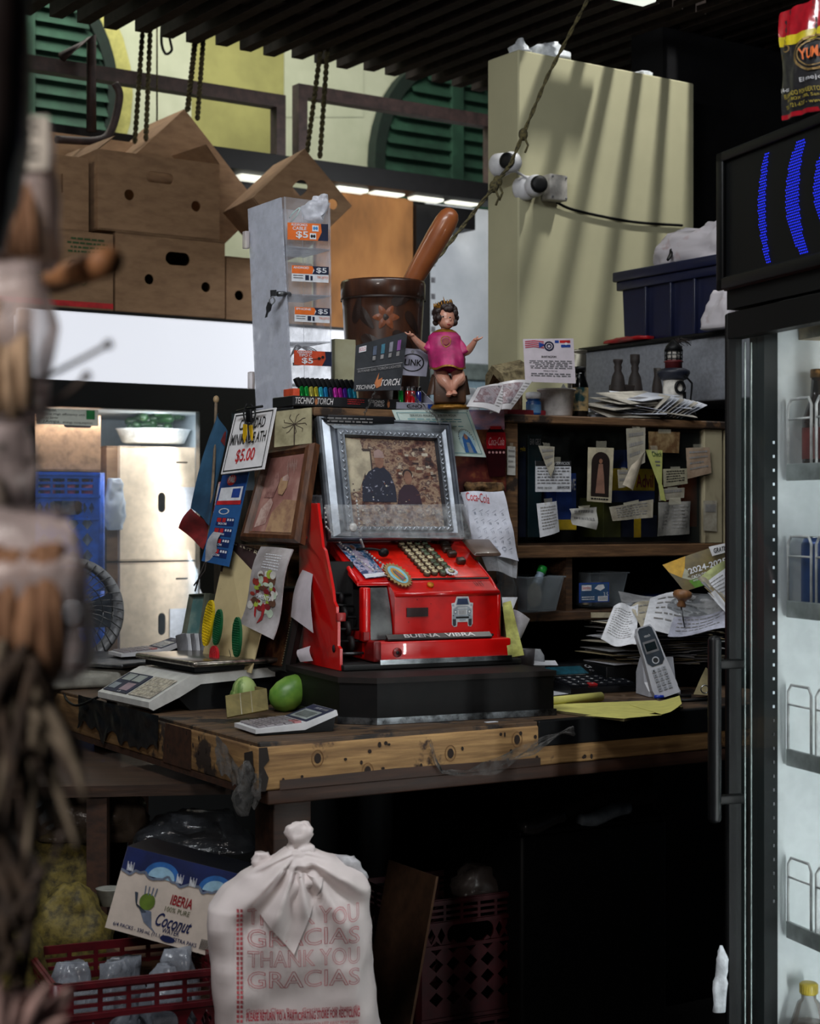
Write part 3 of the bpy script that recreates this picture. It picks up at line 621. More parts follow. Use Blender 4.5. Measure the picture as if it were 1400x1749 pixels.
# products inside the cabinet
def product(px0, px1, y0, y1, v, d, mt, lab, txt=None, tc=WHT, cat='box', name='product_box', extra=()):
    u0 = SH.upx(px0, v); u1 = SH.upx(px1, v); za = max(SH.z(px0, y1, v), zc0 + .005); zb = SH.z(px0, y0, v)
    q = MB(); q.box(SM, u0, u1, v, v + d, za, zb, mt, .001, 1); S = Sheet([SH.pt(u0, v, zb), SH.pt(u1, v, zb), SH.pt(u1, v, za), SH.pt(u0, v, za)])
    for e in extra: q.patch(S, *e[:4], e[4])
    if txt:
        for tx in (txt if isinstance(txt, list) else [txt]): q.text(S, *tx[:5], tx[5] if len(tx) > 5 else tc, bold=.02)
    tag(q.build(name), lab, cat); return q
product(886, 898, 745, 918, .05, .1, NAV, 'dark narrow box with yellow side print, far left inside the glazed cabinet', ('gels', .1, .1, .9, .16, YEL))
product(902, 925, 742, 918, .06, .1, m('teal_dark_print', (16, 50, 60), .6), 'dark teal gel box inside the cabinet behind the clipped receipt', ('EAR GELS', .1, .04, .9, .1))
product(930, 972, 745, 860, .10, .1, m('black_blue_print', (14, 20, 34), .6), 'dark navy box standing behind the price list in the cabinet', None)
product(950, 984, 808, 905, .05, .1, BLU, 'blue box with yellow base inside the cabinet', ('AVE', .55, .1, .95, .3), extra=((0, .82, 1, 1, YEL),))
product(1066, 1082, 768, 835, .09, .1, BLU, 'slim blue box inside the cabinet behind the curled cream paper', None)
product(1050, 1118, 800, 838, .05, .1, m('yellow_box_print', (190, 160, 20), .6), 'yellow pain reliever box with red lettering inside the cabinet', ('Advil', .52, .25, .95, .85, m('dark_red_print', (120, 20, 30), .6)))
product(1050, 1118, 838, 858, .045, .1, m('deep_blue_print', (20, 40, 96), .6), 'flat navy box under the yellow pain reliever box', None)
product(1082, 1122, 880, 918, .045, .1, NAV, 'dark blue box with yellow corner on the cabinet floor', None, extra=((0, .1, .3, 1, YEL),))
product(1165, 1190, 800, 900, .08, .1, m('rust_orange_print', (130, 60, 26), .6), 'rust orange box at the right inside the cabinet', None)
product(1030, 1060, 850, 918, .09, .1, m('olive_print', (84, 88, 30), .6), 'olive green box on the cabinet floor behind the taped notes', None)
# papers taped on the glass
TAPE = mcl('clear_tape', (200, 195, 175), .2, .3)
def note(pts, mt, lab, v=.003, words=6, bend=None, fn=None, name='taped_note', cat='note', seed=1, tape=True, wm=m('faint_print_ink', (140, 138, 136), .8)):
    S = Sheet([SH.q(x, y, -v) for x, y in pts], bend); q = MB(); q.slab(S, mt, .0004, 6 if bend else 1, 6 if bend else 1)
    if words: q.words(S, .12, .12, .88, .85, words, wm, .35, seed=seed)
    if fn: fn(q, S)
    o = q.build(name); tag(o, lab, cat)
    if tape:
        q = MB(); c = [S.pt(.3, -.12, .001), S.pt(.7, -.12, .001), S.pt(.7, .08, .001), S.pt(.3, .08, .001)]; q.add(c, [(0, 1, 2, 3)], TAPE); q.build('tape', o)
    return o
NTG = mr('grimy_note_paper', [(.3, (128, 120, 104)), (.6, (168, 162, 146))], 30, .9); NTW = m('pale_note_paper', (190, 188, 182), .85, var=.12)
def pricelist(q, S):
    q.patch(S, 0, 0, 1, .17, INK); q.text(S, 'SU SERVICIOS', .45, .04, .95, .13, WHT, .0015); q.text(S, 'PRIMER SERVICIO', .05, .84, .45, .9, INK); q.text(S, 'SERVICIOS', .6, .82, .95, .9, INK, bold=.02)
note([(914, 787), (975, 787), (975, 840), (914, 840)], WHT, 'white printed card with black header taped inside the cabinet glass', words=0, fn=lambda q, S: (pricelist(q, S), q.words(S, .05, .22, .95, .8, 6, GRY, .3)))
note([(919, 761), (947, 763), (944, 800), (938, 815), ][:4], NTG, 'curled cream slip taped over the printed card', v=.008, words=3, bend=lambda u, v: .006 * v * v)
def saint(q, S):
    q.poly(S, [(.14, .9), (.14, .28)] + [(.5 - .36 * math.cos(R(a)), .28 - .2 * math.sin(R(a))) for a in range(15, 180, 15)] + [(.86, .28), (.86, .9)], m('dark_brown_print', (34, 22, 18), .6), .0008)
    q.poly(S, [(.42, .3), (.58, .3), (.64, .5), (.7, .84), (.32, .84), (.38, .5)], m('dusty_pink_print', (150, 110, 92), .7), .0011); q.disc(S, .5, .25, .07, .045, m('skin_tone_print', (150, 104, 80), .7), .0011)
    q.words(S, .15, .93, .85, .99, 1, INK)
note([(1004, 764), (1048, 765), (1044, 859), (1002, 856)], CRM, 'cream holy card showing a robed saint in a dark arch, taped to the glass', words=0, fn=saint, name='holy_card', cat='card')
note([(1069, 732), (1102, 730), (1097, 790), (1072, 805)], NTG, 'upper part of long curled cream paper taped at the cabinet top', v=.006, words=3, bend=lambda u, v: .01 * u * v)
note([(1078, 795), (1101, 770), (1080, 838), (1063, 828)], m('pale_tan_paper', (196, 184, 164), .85), 'lower curled tip of the long cream paper on the cabinet', v=.016, words=0, tape=False, bend=lambda u, v: .006 * math.sin(u * 3))
note([(1107, 737), (1161, 738), (1159, 774), (1108, 772)], mr('stained_tan_paper', [(.4, (96, 66, 34)), (.6, (160, 136, 96))], 22, .85), 'brown stained rectangle of paper at the top right of the cabinet glass', words=0)
YGP = m('yellow_green_note_paper', (190, 194, 112), .85, var=.1)
def chk(q, S): q.text(S, 'Check', .3, .04, .95, .18, m('green_ink', (30, 70, 40), .8), bold=.01); q.words(S, .4, .3, .8, .5, 2, GRY)
note([(1102, 768), (1131, 769), (1130, 830), (1125, 830)], YGP, 'yellow green slip headed Check taped to the cabinet glass', v=.004, words=0, fn=chk)
note([(1124, 828), (1131, 828), (1137, 856), (1128, 854)], YGP, 'narrow twisted tail hanging below the yellow green slip', v=.008, words=0, tape=False)
note([(1132, 801), (1173, 800), (1174, 826), (1133, 832)], m('dim_cream_paper', (168, 162, 136), .85), 'cream printed slip right of the yellow green slip', words=5, wm=INK)
note([(1171, 765), (1208, 764), (1211, 808), (1174, 818)], mr('stained_pink_tan_paper', [(.35, (134, 112, 92)), (.65, (172, 150, 128))], 28, .85, bump=.5), 'crumpled pinkish tan receipt taped at the right cabinet edge', v=.006, words=4, bend=lambda u, v: .008 * u)
note([(1054, 802), (1074, 802), (1068, 832), (1056, 834)], NTG, 'small cream scrap left of the curled paper on the glass', words=2)
note([(1126, 835), (1169, 833), (1168, 850), (1125, 856)], NTG, 'narrow grey slip between the printed slip and the big grey receipt', words=1)
note([(1040, 866), (1114, 853), (1113, 884), (1046, 890)], NTG, 'wide tan wavy edged note taped low in the middle of the glass', v=.006, words=5, bend=lambda u, v: .005 * math.sin(u * 7))
note([(972, 869), (1020, 866), (1019, 905), (978, 896)], NTW, 'torn white scrap taped low beside the holy card', v=.005, words=2, bend=lambda u, v: .004 * math.sin(v * 6 + u * 4))
note([(916, 860), (950, 856), (955, 908), (922, 918)], WHT, 'white curled receipt at the lower left of the cabinet glass', v=.006, words=8, bend=lambda u, v: .008 * math.sin(u * 3.1))
note([(1124, 858), (1178, 856), (1180, 912), (1120, 916)], m('grey_grubby_paper', (140, 138, 132), .9, var=.2), 'large grubby grey receipt taped low at the right of the glass', v=.006, words=7, seed=4, bend=lambda u, v: .006 * math.sin(u * 9 + v * 2))
note([(1201, 855), (1224, 855), (1224, 908), (1201, 906)], NTG, 'small grey sticker low on the cream painted plank', v=.004, words=1, tape=False)
note([(866, 762), (880, 763), (880, 812), (866, 811)], NTW, 'narrow white tag hanging on the left post of the cabinet', v=.004, words=4)
note([(1152 - 143, 1046), (1046, 1046), (1046, 1055), (1009, 1055)], CRM, 'cream label strip on the edge of the lower shelf', v=.003, words=0, tape=False)

# ================================================================ ON THE SHELF TOP, RIGHT PART
def sp(px, v, rot=0, z=ST + .001): return SH.at(px, v, z, rot)
# magazines fanned out
def mag(q4, mt, lab, fn=None, th=.002, bend=None, name='magazine', cat='magazine', grp=None):
    S = S4(*q4, bend=bend); q = MB(); q.slab(S, mt, th, 8 if bend else 1, 8 if bend else 1, WHT)
    if fn: fn(q, S)
    tag(q.build(name), lab, cat, grp); return S
GLP = m('glossy_page', (205, 202, 205), .3, var=.06)
def magp(q, S):
    q.patch(S, .12, .1, .75, .8, mr('faded_photo_print', [(.3, (60, 56, 66)), (.45, (150, 140, 146)), (.55, (110, 80, 86)), (.7, (196, 192, 198))], 40, .5), .0009); q.words(S, .8, .1, .97, .9, 8, m('faint_print_ink', (140, 138, 136), .8), .25)
mag([(815, 662, 3.93), (872, 656, 4.0), (852, 706, 3.9), (796, 694, 3.84)], GLP, 'left magazine of the fanned pair, beside the figurine', magp, bend=lambda u, v: .006 * math.sin(u * 3))
mag([(852, 654, 3.98), (909, 651, 4.03), (872, 700, 3.95), (836, 706, 3.9)], GLP, 'right magazine of the fanned pair, leaning by the blue pill bottle', magp, bend=lambda u, v: .008 * math.sin(u * 3))
q = MB(); q.box(sp(880, .06), -.05, .06, -.04, .1, 0, .012, m('dark_red_cover', (110, 24, 34), .5)); tag(q.build('thin_book'), 'thin dark red book lying under the fanned magazines', 'book')
q = MB(); bag(q, sp(798, .04), [(0, -.03, .03, .05), (.03, -.035, .03, .05), (.06, -.02, .02, .02)], PLB, .008, 40, seed=9); tag(q.build('plastic_bag'), 'small crumpled clear bag with barcode beside the figurine feet', 'bag')
# hut ornament
t = thing('hut_ornament', 'small thatched hut ornament with a mottled roof', 'ornament', sp(872, .16).translation)
M_ = sp(872, .16); THA = mr('mottled_thatch', [(.35, (70, 60, 40)), (.6, (130, 118, 88))], 70, .95, bump=1)
q = MB(); q.prismx(M_ @ T((-.004, 0, .098)) @ Rt(-12, 'Y'), [(-.045, -.012), (-.035, .018), (0, .04), (.035, .018), (.045, -.012), (.03, -.008), (0, .018), (-.03, -.008)], -.045, .042, THA); q.build('thatched_roof', t)
for x in (-.015, .022): MB().cyl(M_ @ T((x, -.01, 0)), .004, 0, .105, WD, n=8).build('post', t)
q = MB(); q.box(M_, -.015, .035, .0, .03, 0, .085, WD); q.cyl(M_ @ T((0, 0, 0)), .04, 0, .006, WD); q.build('body', t)
# invitation card
S = S4((893, 579, 4.03), (979, 578, 4.1), (983, 655, 4.09), (897, 652, 4.02)); q = MB(); q.slab(S, m('invitation_paper', (206, 196, 204), .7, var=.04), .001)
for k in range(4): q.poly(S, [(.03, .05 + k * .045), (.2, .03 + k * .045), (.4, .06 + k * .045), (.4, .085 + k * .045), (.2, .055 + k * .045), (.03, .075 + k * .045)], m('flag_pink_print', (176, 70, 90), .7))
q.poly(S, [(.3, .08), (.42, .14), (.3, .22)], BLU, .001); q.ring(S, .5, .17, .1, .11, .3, NAV); q.ring(S, .5, .17, .05, .055, .4, NAV); q.patch(S, .62, .04, .7, .1, BLU); q.patch(S, .72, .04, .93, .1, RED); q.patch(S, .74, .14, .93, .2, BLU); q.disc(S, .84, .12, .03, .03, WHT, .0012)
q.text(S, 'INVITACION', .34, .39, .63, .435, INK, bold=.02); q.text(S, 'TEMAS A TRATAR', .36, .72, .64, .75, INK); q.words(S, .08, .5, .94, .7, 5, GRY, .45, ctr=True); q.words(S, .1, .79, .9, .88, 2, GRY, .5, ctr=True)
tag(q.build('invitation_card'), 'white invitation card with flags and crest standing in the white tub', 'card')
# white tub, can, bottles
t = thing('white_tub', 'grubby white plastic tub with rim, in front of the invitation card', 'tub', sp(950, .05).translation)
M_ = sp(950, .05); q = MB(); q.lathe(M_, [(.036, 0), (.038, .003), (.044, .062), (.047, .063), (.047, .067), (.043, .067), (.041, .06), (.035, .005)], m('grubby_white_plastic', (176, 172, 170), .6, var=.25, scale=20), 30, cap=True); q.build('body', t)
q = MB(); q.prism(M_ @ T((-.005, -.02, .06)), [(0, 0), (.012, .02), (.016, .014), (.03, .004), (.026, 0)], 0, .003, PLB); q.build('scrap', t)
def bottle(M_, r, h, mt, capm, lab, label=None, hc=.012, rc=None, name='bottle', shoulder=.75, txt=None):
    t = thing(name, lab, 'bottle', M_.translation); rc = rc or r * .55
    MB().lathe(M_, [(r * .92, 0), (r, .003), (r, h * shoulder), (r * .8, h * (shoulder + .1)), (rc, h * .92), (rc, h)], mt, 22).build('body', t)
    MB().lathe(M_, [(rc * 1.15, h), (rc * 1.15, h + hc), (rc * .9, h + hc + .002)], capm, 18).build('cap', t)
    if label: MB().lathe(M_, [(r * 1.01, h * .15), (r * 1.01, h * .65)], label, 22, cap=False).build('label', t, label='printed wraparound label')
    return t
bottle(sp(911, .035), .0185, .04, m('blue_pill_plastic', (20, 70, 130), .3), WPL, 'small blue pill bottle with white cap beside the white tub', m('pale_blue_label', (80, 120, 160), .6), .014, .0165, shoulder=.8)
bottle(sp(990, .07), .021, .115, m('black_glass', (10, 11, 12), .15), BLK, 'black bottle with teal and tan label right of the white tub', mr('teal_tan_label', [(.42, (16, 60, 64)), (.5, (176, 150, 104))], 14, .5), .01, .013, shoulder=.7)
q = MB(); q.lathe(sp(985, .2), [(.024, 0), (.024, .17), (.022, .172), (.026, .176), (.026, .182)], m('tin_can_metal', (120, 116, 104), .4, .8), 22); tag(q.build('tin_can'), 'tall dull tin standing behind the invitation card', 'can')
# letters pile
rd = random.Random(11); ENV = m('envelope_white', (196, 200, 210), .8, var=.08); ENV2 = m('envelope_cream', (186, 180, 168), .85)
for i in range(22):
    px = 1062 + rd.uniform(-26, 26) + (i % 3) * 10; w_ = rd.uniform(.07, .10); d = .055
    M_ = sp(px + i * 1.5, .07 + rd.uniform(-.02, .03), rd.uniform(-35, 35)) @ T((0, 0, .008 + i * .0024)) @ Rt(rd.uniform(-9, 9), 'Y') @ Rt(rd.uniform(4, 20), 'X')
    q = MB(); q.box(M_, -w_, w_, -d, d, 0, .0016, ENV if i % 4 else ENV2)
    if i % 3 == 0: q.box(M_, -w_ * .8, -w_ * .2, -d * .5, d * .1, .0017, .0019, GRY)
    tag(q.build('envelope'), 'loose white envelope in the messy letter pile on the shelf', 'envelope', 'envelopes piled before the lighthouse')
for i in range(9):
    M_ = sp(1100 + i * 7, .035, -25) @ T((0, 0, .010)) @ Rt(-42 + i * 2, 'Y') @ Rt(12, 'X'); q = MB(); q.box(M_, 0, .075, -.03, .04, 0, .0014, ENV if i % 3 else ENV2)
    tag(q.build('envelope'), 'slanted white envelope leaning in the right end of the letter pile', 'envelope', 'envelopes leaning before the lighthouse')
# castle ornament
BRN = m('dark_carved_brown', (30, 20, 16), .7, var=.3, bump=.3, scale=60)
t = thing('castle_ornament', 'dark brown carved ornament with two bottle like towers', 'ornament', sp(1072, .2).translation)
for px, h in ((1055, .165), (1084, .18)):
    MB().lathe(sp(px, .2), [(.024, 0), (.022, .08), (.016, .12), (.009, .135), (.011, .145), (.009, .15), (.013, .16), (.013, h)], BRN, 14).build('tower', t)
MB().box(sp(1070, .2), -.045, .04, -.015, .02, 0, .10, BRN, .004).build('wall', t)
q = MB(); q.lathe(sp(1122, .22), [(.015, 0), (.014, .1), (.008, .13), (.01, .15)], BRN, 12); tag(q.build('carved_tower'), 'dark carved tower just left behind the lighthouse', 'ornament')
# lighthouse
t = thing('lighthouse_ornament', 'white toy lighthouse with dark gallery and life ring', 'ornament', sp(1150, .07).translation); M_ = sp(1150, .07)
LW = m('chalky_white_paint', (200, 196, 188), .8, var=.2, scale=40); DN = m('dark_navy_paint', (22, 26, 40), .5)
MB().lathe(M_, [(.036, 0), (.034, .015), (.030, .02), (.026, .10), (.024, .115)], LW, 20).build('tower', t)
MB().lathe(M_, [(.026, .105), (.034, .108), (.042, .122), (.042, .128), (.03, .135)], DN, 24).build('gallery', t)
MB().lathe(M_, [(.022, .13), (.022, .15), (.026, .152), (.02, .156)], m('dark_red_paint', (90, 24, 28), .5), 18).build('lantern_base', t)
MB().lathe(M_, [(.017, .155), (.017, .182)], LW, 14).build('lantern', t)
q = MB()
for i in range(10): a = i * math.tau / 10; q.tube([M_ @ Vector((.022 * math.cos(a), .022 * math.sin(a), .155)), M_ @ Vector((.022 * math.cos(a), .022 * math.sin(a), .18))], .0012, BLK, 5)
for z_ in (.16, .17, .18): q.tube([M_ @ Vector((.022 * math.cos(i * math.tau / 20), .022 * math.sin(i * math.tau / 20), z_)) for i in range(21)], .0012, BLK, 5)
q.build('railing', t)
MB().lathe(M_, [(.024, .18), (.02, .192), (.008, .205), (.0, .21)], BLK, 18).build('roof', t)
q = MB(); q.tube([M_ @ Vector((.014 * math.cos(a * .4) - .004, -.03, .085 + .014 * math.sin(a * .4))) for a in range(17)], .004, BLK, 8); q.build('life_ring', t)
q = MB(); q.box(M_, .008, .018, -.029, -.02, .05, .075, BLK, .002); q.build('doorway', t)
q = MB(); q.tube([M_ @ Vector((.0, -.035, .12)), M_ @ Vector((.02, -.042, .1)), M_ @ Vector((.035, -.03, .09)), M_ @ Vector((.038, -.02, .03)), M_ @ Vector((.045, -.03, .0))], .0025, BLK, 6, 4); q.build('cord', t)
rd = random.Random(5); q = MB()
for i in range(30): q.tube([M_ @ Vector((.01, 0, .20)), M_ @ Vector((.015 + rd.uniform(0, .02), rd.uniform(-.02, .02), .205 + rd.uniform(0, .012))), M_ @ Vector((.03 + rd.uniform(0, .02), rd.uniform(-.02, .02), .2 + rd.uniform(-.01, .012)))], .0006, BRN, 4)
q.build('dry_straw', t)
bottle(sp(1148, .02) @ Rt(90, 'Y') @ T((-.014, 0, .02)), .012, .04, m('teal_cap_plastic', (60, 90, 90), .5), STL, 'tiny teal bottle lying at the foot of the lighthouse')
# grey freezer chest behind with bin on top
FZ = Loc(.50, 4.98, -56.5); FM = FZ.M(0, 0, 0); f0 = FZ.upx(993); f1 = FZ.upx(1290)
FZW = m('speckled_grey_enamel', (122, 126, 134), .55, var=.1, scale=90)
zt_ = FZ.z(1000, 601); zb_ = FZ.z(1200, 686)
t = thing('chest_freezer', 'grey enamel chest behind the shelf, carrying the blue tote', 'freezer', FZ.pt((f0 + f1) / 2, .3, 0))
MB().box(FM, f0, f1, 0, .4, zb_, zt_, FZW, .006).build('upper_panel', t); MB().box(FM, f0 - .005, f1, -.01, .4, zt_, zt_ + .012, BLK, .003).build('lid_trim', t)
MB().box(FM, f0, f0 + .30, .01, .4, 0, zb_, BLK).build('lower_body', t)
BIN = m('navy_tote_plastic', (14, 20, 50), .4, var=.1)
b0, b1 = FZ.upx(1062, .02), FZ.upx(1222, .02); zz = zt_ + .014; hb = FZ.z(1062, 470, .02) - zz
t = thing('storage_tote', 'dark blue plastic storage tote on the grey chest', 'tote', FZ.pt((b0 + b1) / 2, .2, zz))
q = MB(); q.prism(FM @ T((0, .02, zz)), [(b0 + .012, 0), (b1 + .1, 0), (b1 + .11, hb), (b0, hb)], 0, .36, BIN); q.build('body', t)
q = MB(); q.box(FM, b0 - .02, b1 + .12, .0, .4, zz + hb - .02, zz + hb + .008, BIN, .004); q.box(FM, b0 - .012, b1 + .12, .008, .39, zz + hb - .045, zz + hb - .02, BIN, .003); q.build('lid', t)
for k in (.28, .55, .8):
    x = b0 + (b1 - b0) * k; MB().box(FM, x, x + .008, .008, .022, zz, zz + hb - .045, BIN, .002).build('rib', t)
q = MB(); bag(q, FZ.at(1190, .1, zz + hb + .01), [(0, -.12, .16, .14), (.04, -.14, .17, .16), (.085, -.09, .15, .1), (.10, -.04, .12, .04)], m('white_bag_film', (190, 185, 190), .5, var=.3, c2=(150, 90, 80), scale=9, lo=.25, hi=.4), .016, 26, seed=3); tag(q.build('plastic_bag'), 'crumpled white and pink plastic bag on the blue tote lid', 'bag')
q = MB(); q.tube([FZ.q(1160, 420, .06), FZ.q(1150, 422, .04), FZ.q(1146, 434, .02), FZ.q(1140, 444, .0)], [.008, .010, .006, .004], BLK, 6, 4); tag(q.build('black_strap'), 'short black strap sticking out of the bag on the tote', 'strap')
q = MB(); bag(q, FZ.at(1230, -.03, zz), [(0, -.06, .05, .05), (.05, -.05, .05, .05), (.1, -.02, .04, .02)], m('white_bag_film', None), .008, 30, seed=5); tag(q.build('plastic_bag'), 'small pale bag squeezed between blue tote and drinks fridge', 'bag')
q = MB(); bag(q, FZ.at(1075, .0, zz), [(0, -.1, .09, .05), (.008, -.09, .09, .05), (.014, -.05, .05, .02)], m('shiny_red_plastic', (150, 16, 22), .3), .008, 30, seed=2); tag(q.build('red_plastic_sheet'), 'flat shiny red plastic sheet under the blue tote edge', 'sheet')

# ================================================================ LOWER SHELF: TUBS, BINDER
FOG = mcl('foggy_tub_plastic', (150, 160, 168), .16, .25, .08, 20)
def tub(px, w_, h, v, lab, rot=0):
    M_ = SH.at(px, v, z2 + .002, rot); t = thing('plastic_tub', lab, 'tub', M_.translation); k = .82
    q = MB(); q.lathe(M_ @ Rt(45), [(w_ * .5 * k * 1.0, 0), (w_ * .5 * 1.32 * k, .002), (w_ * .5 * 1.41, h - .004), (w_ * .5 * 1.5, h - .003), (w_ * .5 * 1.5, h), (w_ * .5 * 1.36, h), (w_ * .5 * 1.28 * k, .006)], FOG, 4); q.sm = [False] * len(q.sm); q.build('body', t); return t, M_
t, M_ = tub(1016, .115, .088, .09, 'foggy clear tub with blue label, right one on the lower shelf')
S = LS(SH, 991, 996, 1042, 1028, -.0); S = Sheet([x + SH.v * .005 for x in S.c]); q = MB(); q.slab(S, BLU, .001); q.patch(S, .04, .05, .96, .95, m('label_blue_grey', (52, 84, 122), .5)); q.patch(S, .08, .12, .4, .4, WHT, .0008); q.text(S, 'Sterilite', .1, .16, .38, .34, RED); q.poly(S, [(.5, .3), (.62, .12), (.8, .1), (.85, .28), (.7, .42)], WHT, .001); q.text(S, '3.5', .8, .5, .96, .72, WHT); q.patch(S, .62, .7, .95, .95, WHT, .0008); q.words(S, .08, .7, .5, .92, 2, WHT)
for k in range(9): q.patch(S, .65 + k * .032, .73, .662 + k * .032, .9, INK, .0012)
q.build('product_label', t)
for i, (dx, dy, r, h, mt, lb) in enumerate(((-.038, -.02, .014, .05, CRM, 'cream roll'), (-.005, .0, .02, .055, WPL, 'white roll'), (.03, .01, .02, .05, NTG, 'grey roll'))):
    tag(MB().cyl(M_ @ T((dx, dy, .008)), r, 0, h, mt, n=16).build('paper_roll'), lb + ' standing inside the labelled foggy tub', 'roll')
t, M_ = tub(902, .12, .085, .02, 'foggy clear tub behind the register, holding a green capped bottle', 8)
q = MB(); q.poly(Sheet([M_ @ Vector(x) for x in ((-.03, -.02, .07), (.03, -.02, .07), (.03, -.02, .01), (-.03, -.02, .01))]), circ(.5, .5, .4, .5, 18), NTG); q.build('jar_lid', t)
bottle(M_ @ T((.022, .0, .055)) @ Rt(28, 'Y'), .011, .04, m('pale_blue_bottle', (150, 170, 190), .4), m('bright_green_cap', (30, 160, 60), .4), 'small bottle with bright green cap leaning in the left foggy tub', hc=.016, rc=.010)
q = MB(); bag(q, SH.at(862, .0, z2 + .01), [(0, -.03, .02, .03), (.04, -.03, .03, .03), (.09, -.02, .02, .02)], mcl('dim_film', (130, 135, 140), .35, .3), .008, 30, seed=21); tag(q.build('plastic_bag'), 'dim clear bag between register and the left foggy tub', 'bag')
BND = m('navy_binder_vinyl', (16, 30, 70), .35)
t = thing('ring_binder', 'navy ring binder with pale pages lying at the right of the lower shelf', 'binder', SH.at(1100, .1, z2).translation)
M_ = SH.at(1098, .06, z2 + .002, 4); MB().box(M_, -.06, .09, -.06, .16, 0, .003, BND).build('cover', t); MB().box(M_, -.055, .088, -.052, .155, .003, .02, WHT, .001, 1).build('pages', t); MB().box(M_ @ Rt(-3, 'Y'), -.06, .09, -.06, .16, .021, .024, BND, .001, 1).build('cover', t)
# ================================================================ COUNTER
CWD = mwood('counter_front_pine', (110, 80, 48), (176, 138, 88), 31, 6, (1, 1, 16), .7, worn=(54, 34, 22), wsc=7, wlo=.60)
CWS = mwood('counter_side_pine', (88, 62, 36), (146, 112, 68), -59, 6, (1, 1, 14), .75, worn=(40, 28, 20), wsc=6, wlo=.54)
CTP = mwood('counter_top_worn', (52, 38, 28), (104, 78, 52), 31, 7, (1.5, 12, 12), .6, worn=(30, 22, 18), wsc=6, wlo=.52)
DRK = m('dark_stained_board', (66, 40, 26), .6, var=.35, c2=(42, 26, 18), scale=6, stretch=(1, 12, 12), rot=-31, bump=.1)
CM_ = COU.M(0, 0, 0); c_l = 1.42; c_r = 1.42
t = thing('counter', 'thick worn timber counter with peeling paint carrying the cash register', 'counter', COU.pt(.6, .6, .0))
q = MB()
q.box(CM_, .004, c_r, .004, 1.3, CT - .012, CT, CTP, .002, 1); q.build('worktop', t)
q = MB(); q.box(CM_, 0, c_r, 0, .04, CT - .088, CT - .008, CWD, .004); q.build('front_beam', t)
q = MB(); q.box(CM_, 0, .04, .04, c_l, CT - .088, CT - .008, CWS, .004); q.build('side_beam', t)
q = MB(); q.box(CM_, .02, c_r, .002, .05, CT - .115, CT - .088, DRK, .003); q.box(CM_, .0, .02, .02, c_l, CT - .10, CT - .088, DRK); q.build('lower_rail', t)
for (u, v) in ((.06, .06), (1.3, .06), (.06, 1.2), (1.3, 1.2)): MB().box(CM_, u, u + .08, v, v + .08, 0, CT - .1, DRK, .003).build('leg', t)
MB().box(CM_, .05, 2.6, .95, .97, 0.0, CT - .1, BLK).build('back_panel', t)  # black sheet added to keep the gap under the counter dark
# chips, knots and nail holes of the beams
KN = m('dark_knot', (36, 22, 14), .8)
SF = Sheet([COU.pt(0, -.001, CT - .008), COU.pt(c_r, -.001, CT - .008), COU.pt(c_r, -.001, CT - .088), COU.pt(0, -.001, CT - .088)])
q = MB(); rd = random.Random(3)
for i in range(26): q.disc(SF, rd.uniform(.01, .6), rd.uniform(.1, .9), rd.uniform(.0015, .003), rd.uniform(.03, .07), KN, .0004, 9)
for (a, c_) in ((.085, .35), (.29, .5), (.16, .75), (.40, .3)): q.disc(SF, a, c_, .005, .12, KN, .0004, 14); q.ring(SF, a, c_, .009, .2, .12, m("knot_ring", (120, 84, 48), .8), .0003)
q.poly(SF, [(.0, .0), (.012, .0), (.015, .3), (.007, .45), (.014, .7), (.010, 1), (0, 1)], m('flaked_dark_patch', (34, 25, 20), .8), .0005)
q.poly(SF, [(.03, .78), (.2, .74), (.44, .80), (.44, 1), (.03, 1)], DRK, .0005)
SS = Sheet([COU.pt(-.001, c_l, CT - .008), COU.pt(-.001, 0, CT - .008), COU.pt(-.001, 0, CT - .088), COU.pt(-.001, c_l, CT - .088)])
q.poly(SS, [(.70, 0), (.79, 0), (.79, 1), (.69, 1)], DRK, .0006)
for i in range(16): q.disc(SS, rd.uniform(.5, 1), rd.uniform(.1, .9), .002, .06, KN, .0007, 9)
q.poly(SS, [(.96, .2), (.985, .1), (.99, .8), (.975, .95), (.962, .7)], m('flaked_dark_patch', None), .0007)
q.build('wear_marks', t)
# tape and torn plastic over the edges
BTP = m('wrinkled_black_tape', (24, 27, 30), .35, var=.4, bump=.6, scale=40); GBG = mcl('dirty_grey_film', (92, 90, 88), .3, .5, .25, 60, .8)
q = MB()
def drape(mb, S, mt, seed, hang, amp=.004, nu=30, nv=10):
    mb.grid(lambda u, v: S.pt(u, v * (1 + hang * nz((u * 4, 0, 0), 3, seed)), .003 + amp * abs(nz((u * 10, v * 3, 0), 1, seed)) * 2), nu, nv, mt)
drape(q, Sheet([SS.pt(.35, -.15), SS.pt(.68, -.15), SS.pt(.68, .75), SS.pt(.35, .75)]), BTP, 2, .5)
q.build('black_tape', t)
q = MB(); M_ = COU.M(.0, .0, CT - .03)
def film(pts, w_, seed, mb): 
    a = [Vector(p) for p in pts]
    def f(u, v):
        k = u * (len(a) - 1); i = min(int(k), len(a) - 2); p = a[i].lerp(a[i + 1], k - i)
        return p + Vector((.0, -.004, -w_ * v * (1 + .8 * nz((u * 6, 0, 0), 1, seed)))) + Vector((nz((u * 9, v * 4, 0), 1, seed), nz((u * 9, v * 4, 3), 1, seed), nz((u * 9, v * 4, 6), 1, seed))) * .006
    mb.grid(f, 40, 6, GBG)
film([COU.pt(-.02, .14, CT + .002), COU.pt(-.012, .10, CT - .02), COU.pt(-.012, .06, CT - .05), COU.pt(-.012, .02, CT - .055), COU.pt(.0, -.012, CT - .05)], .05, 3, q)
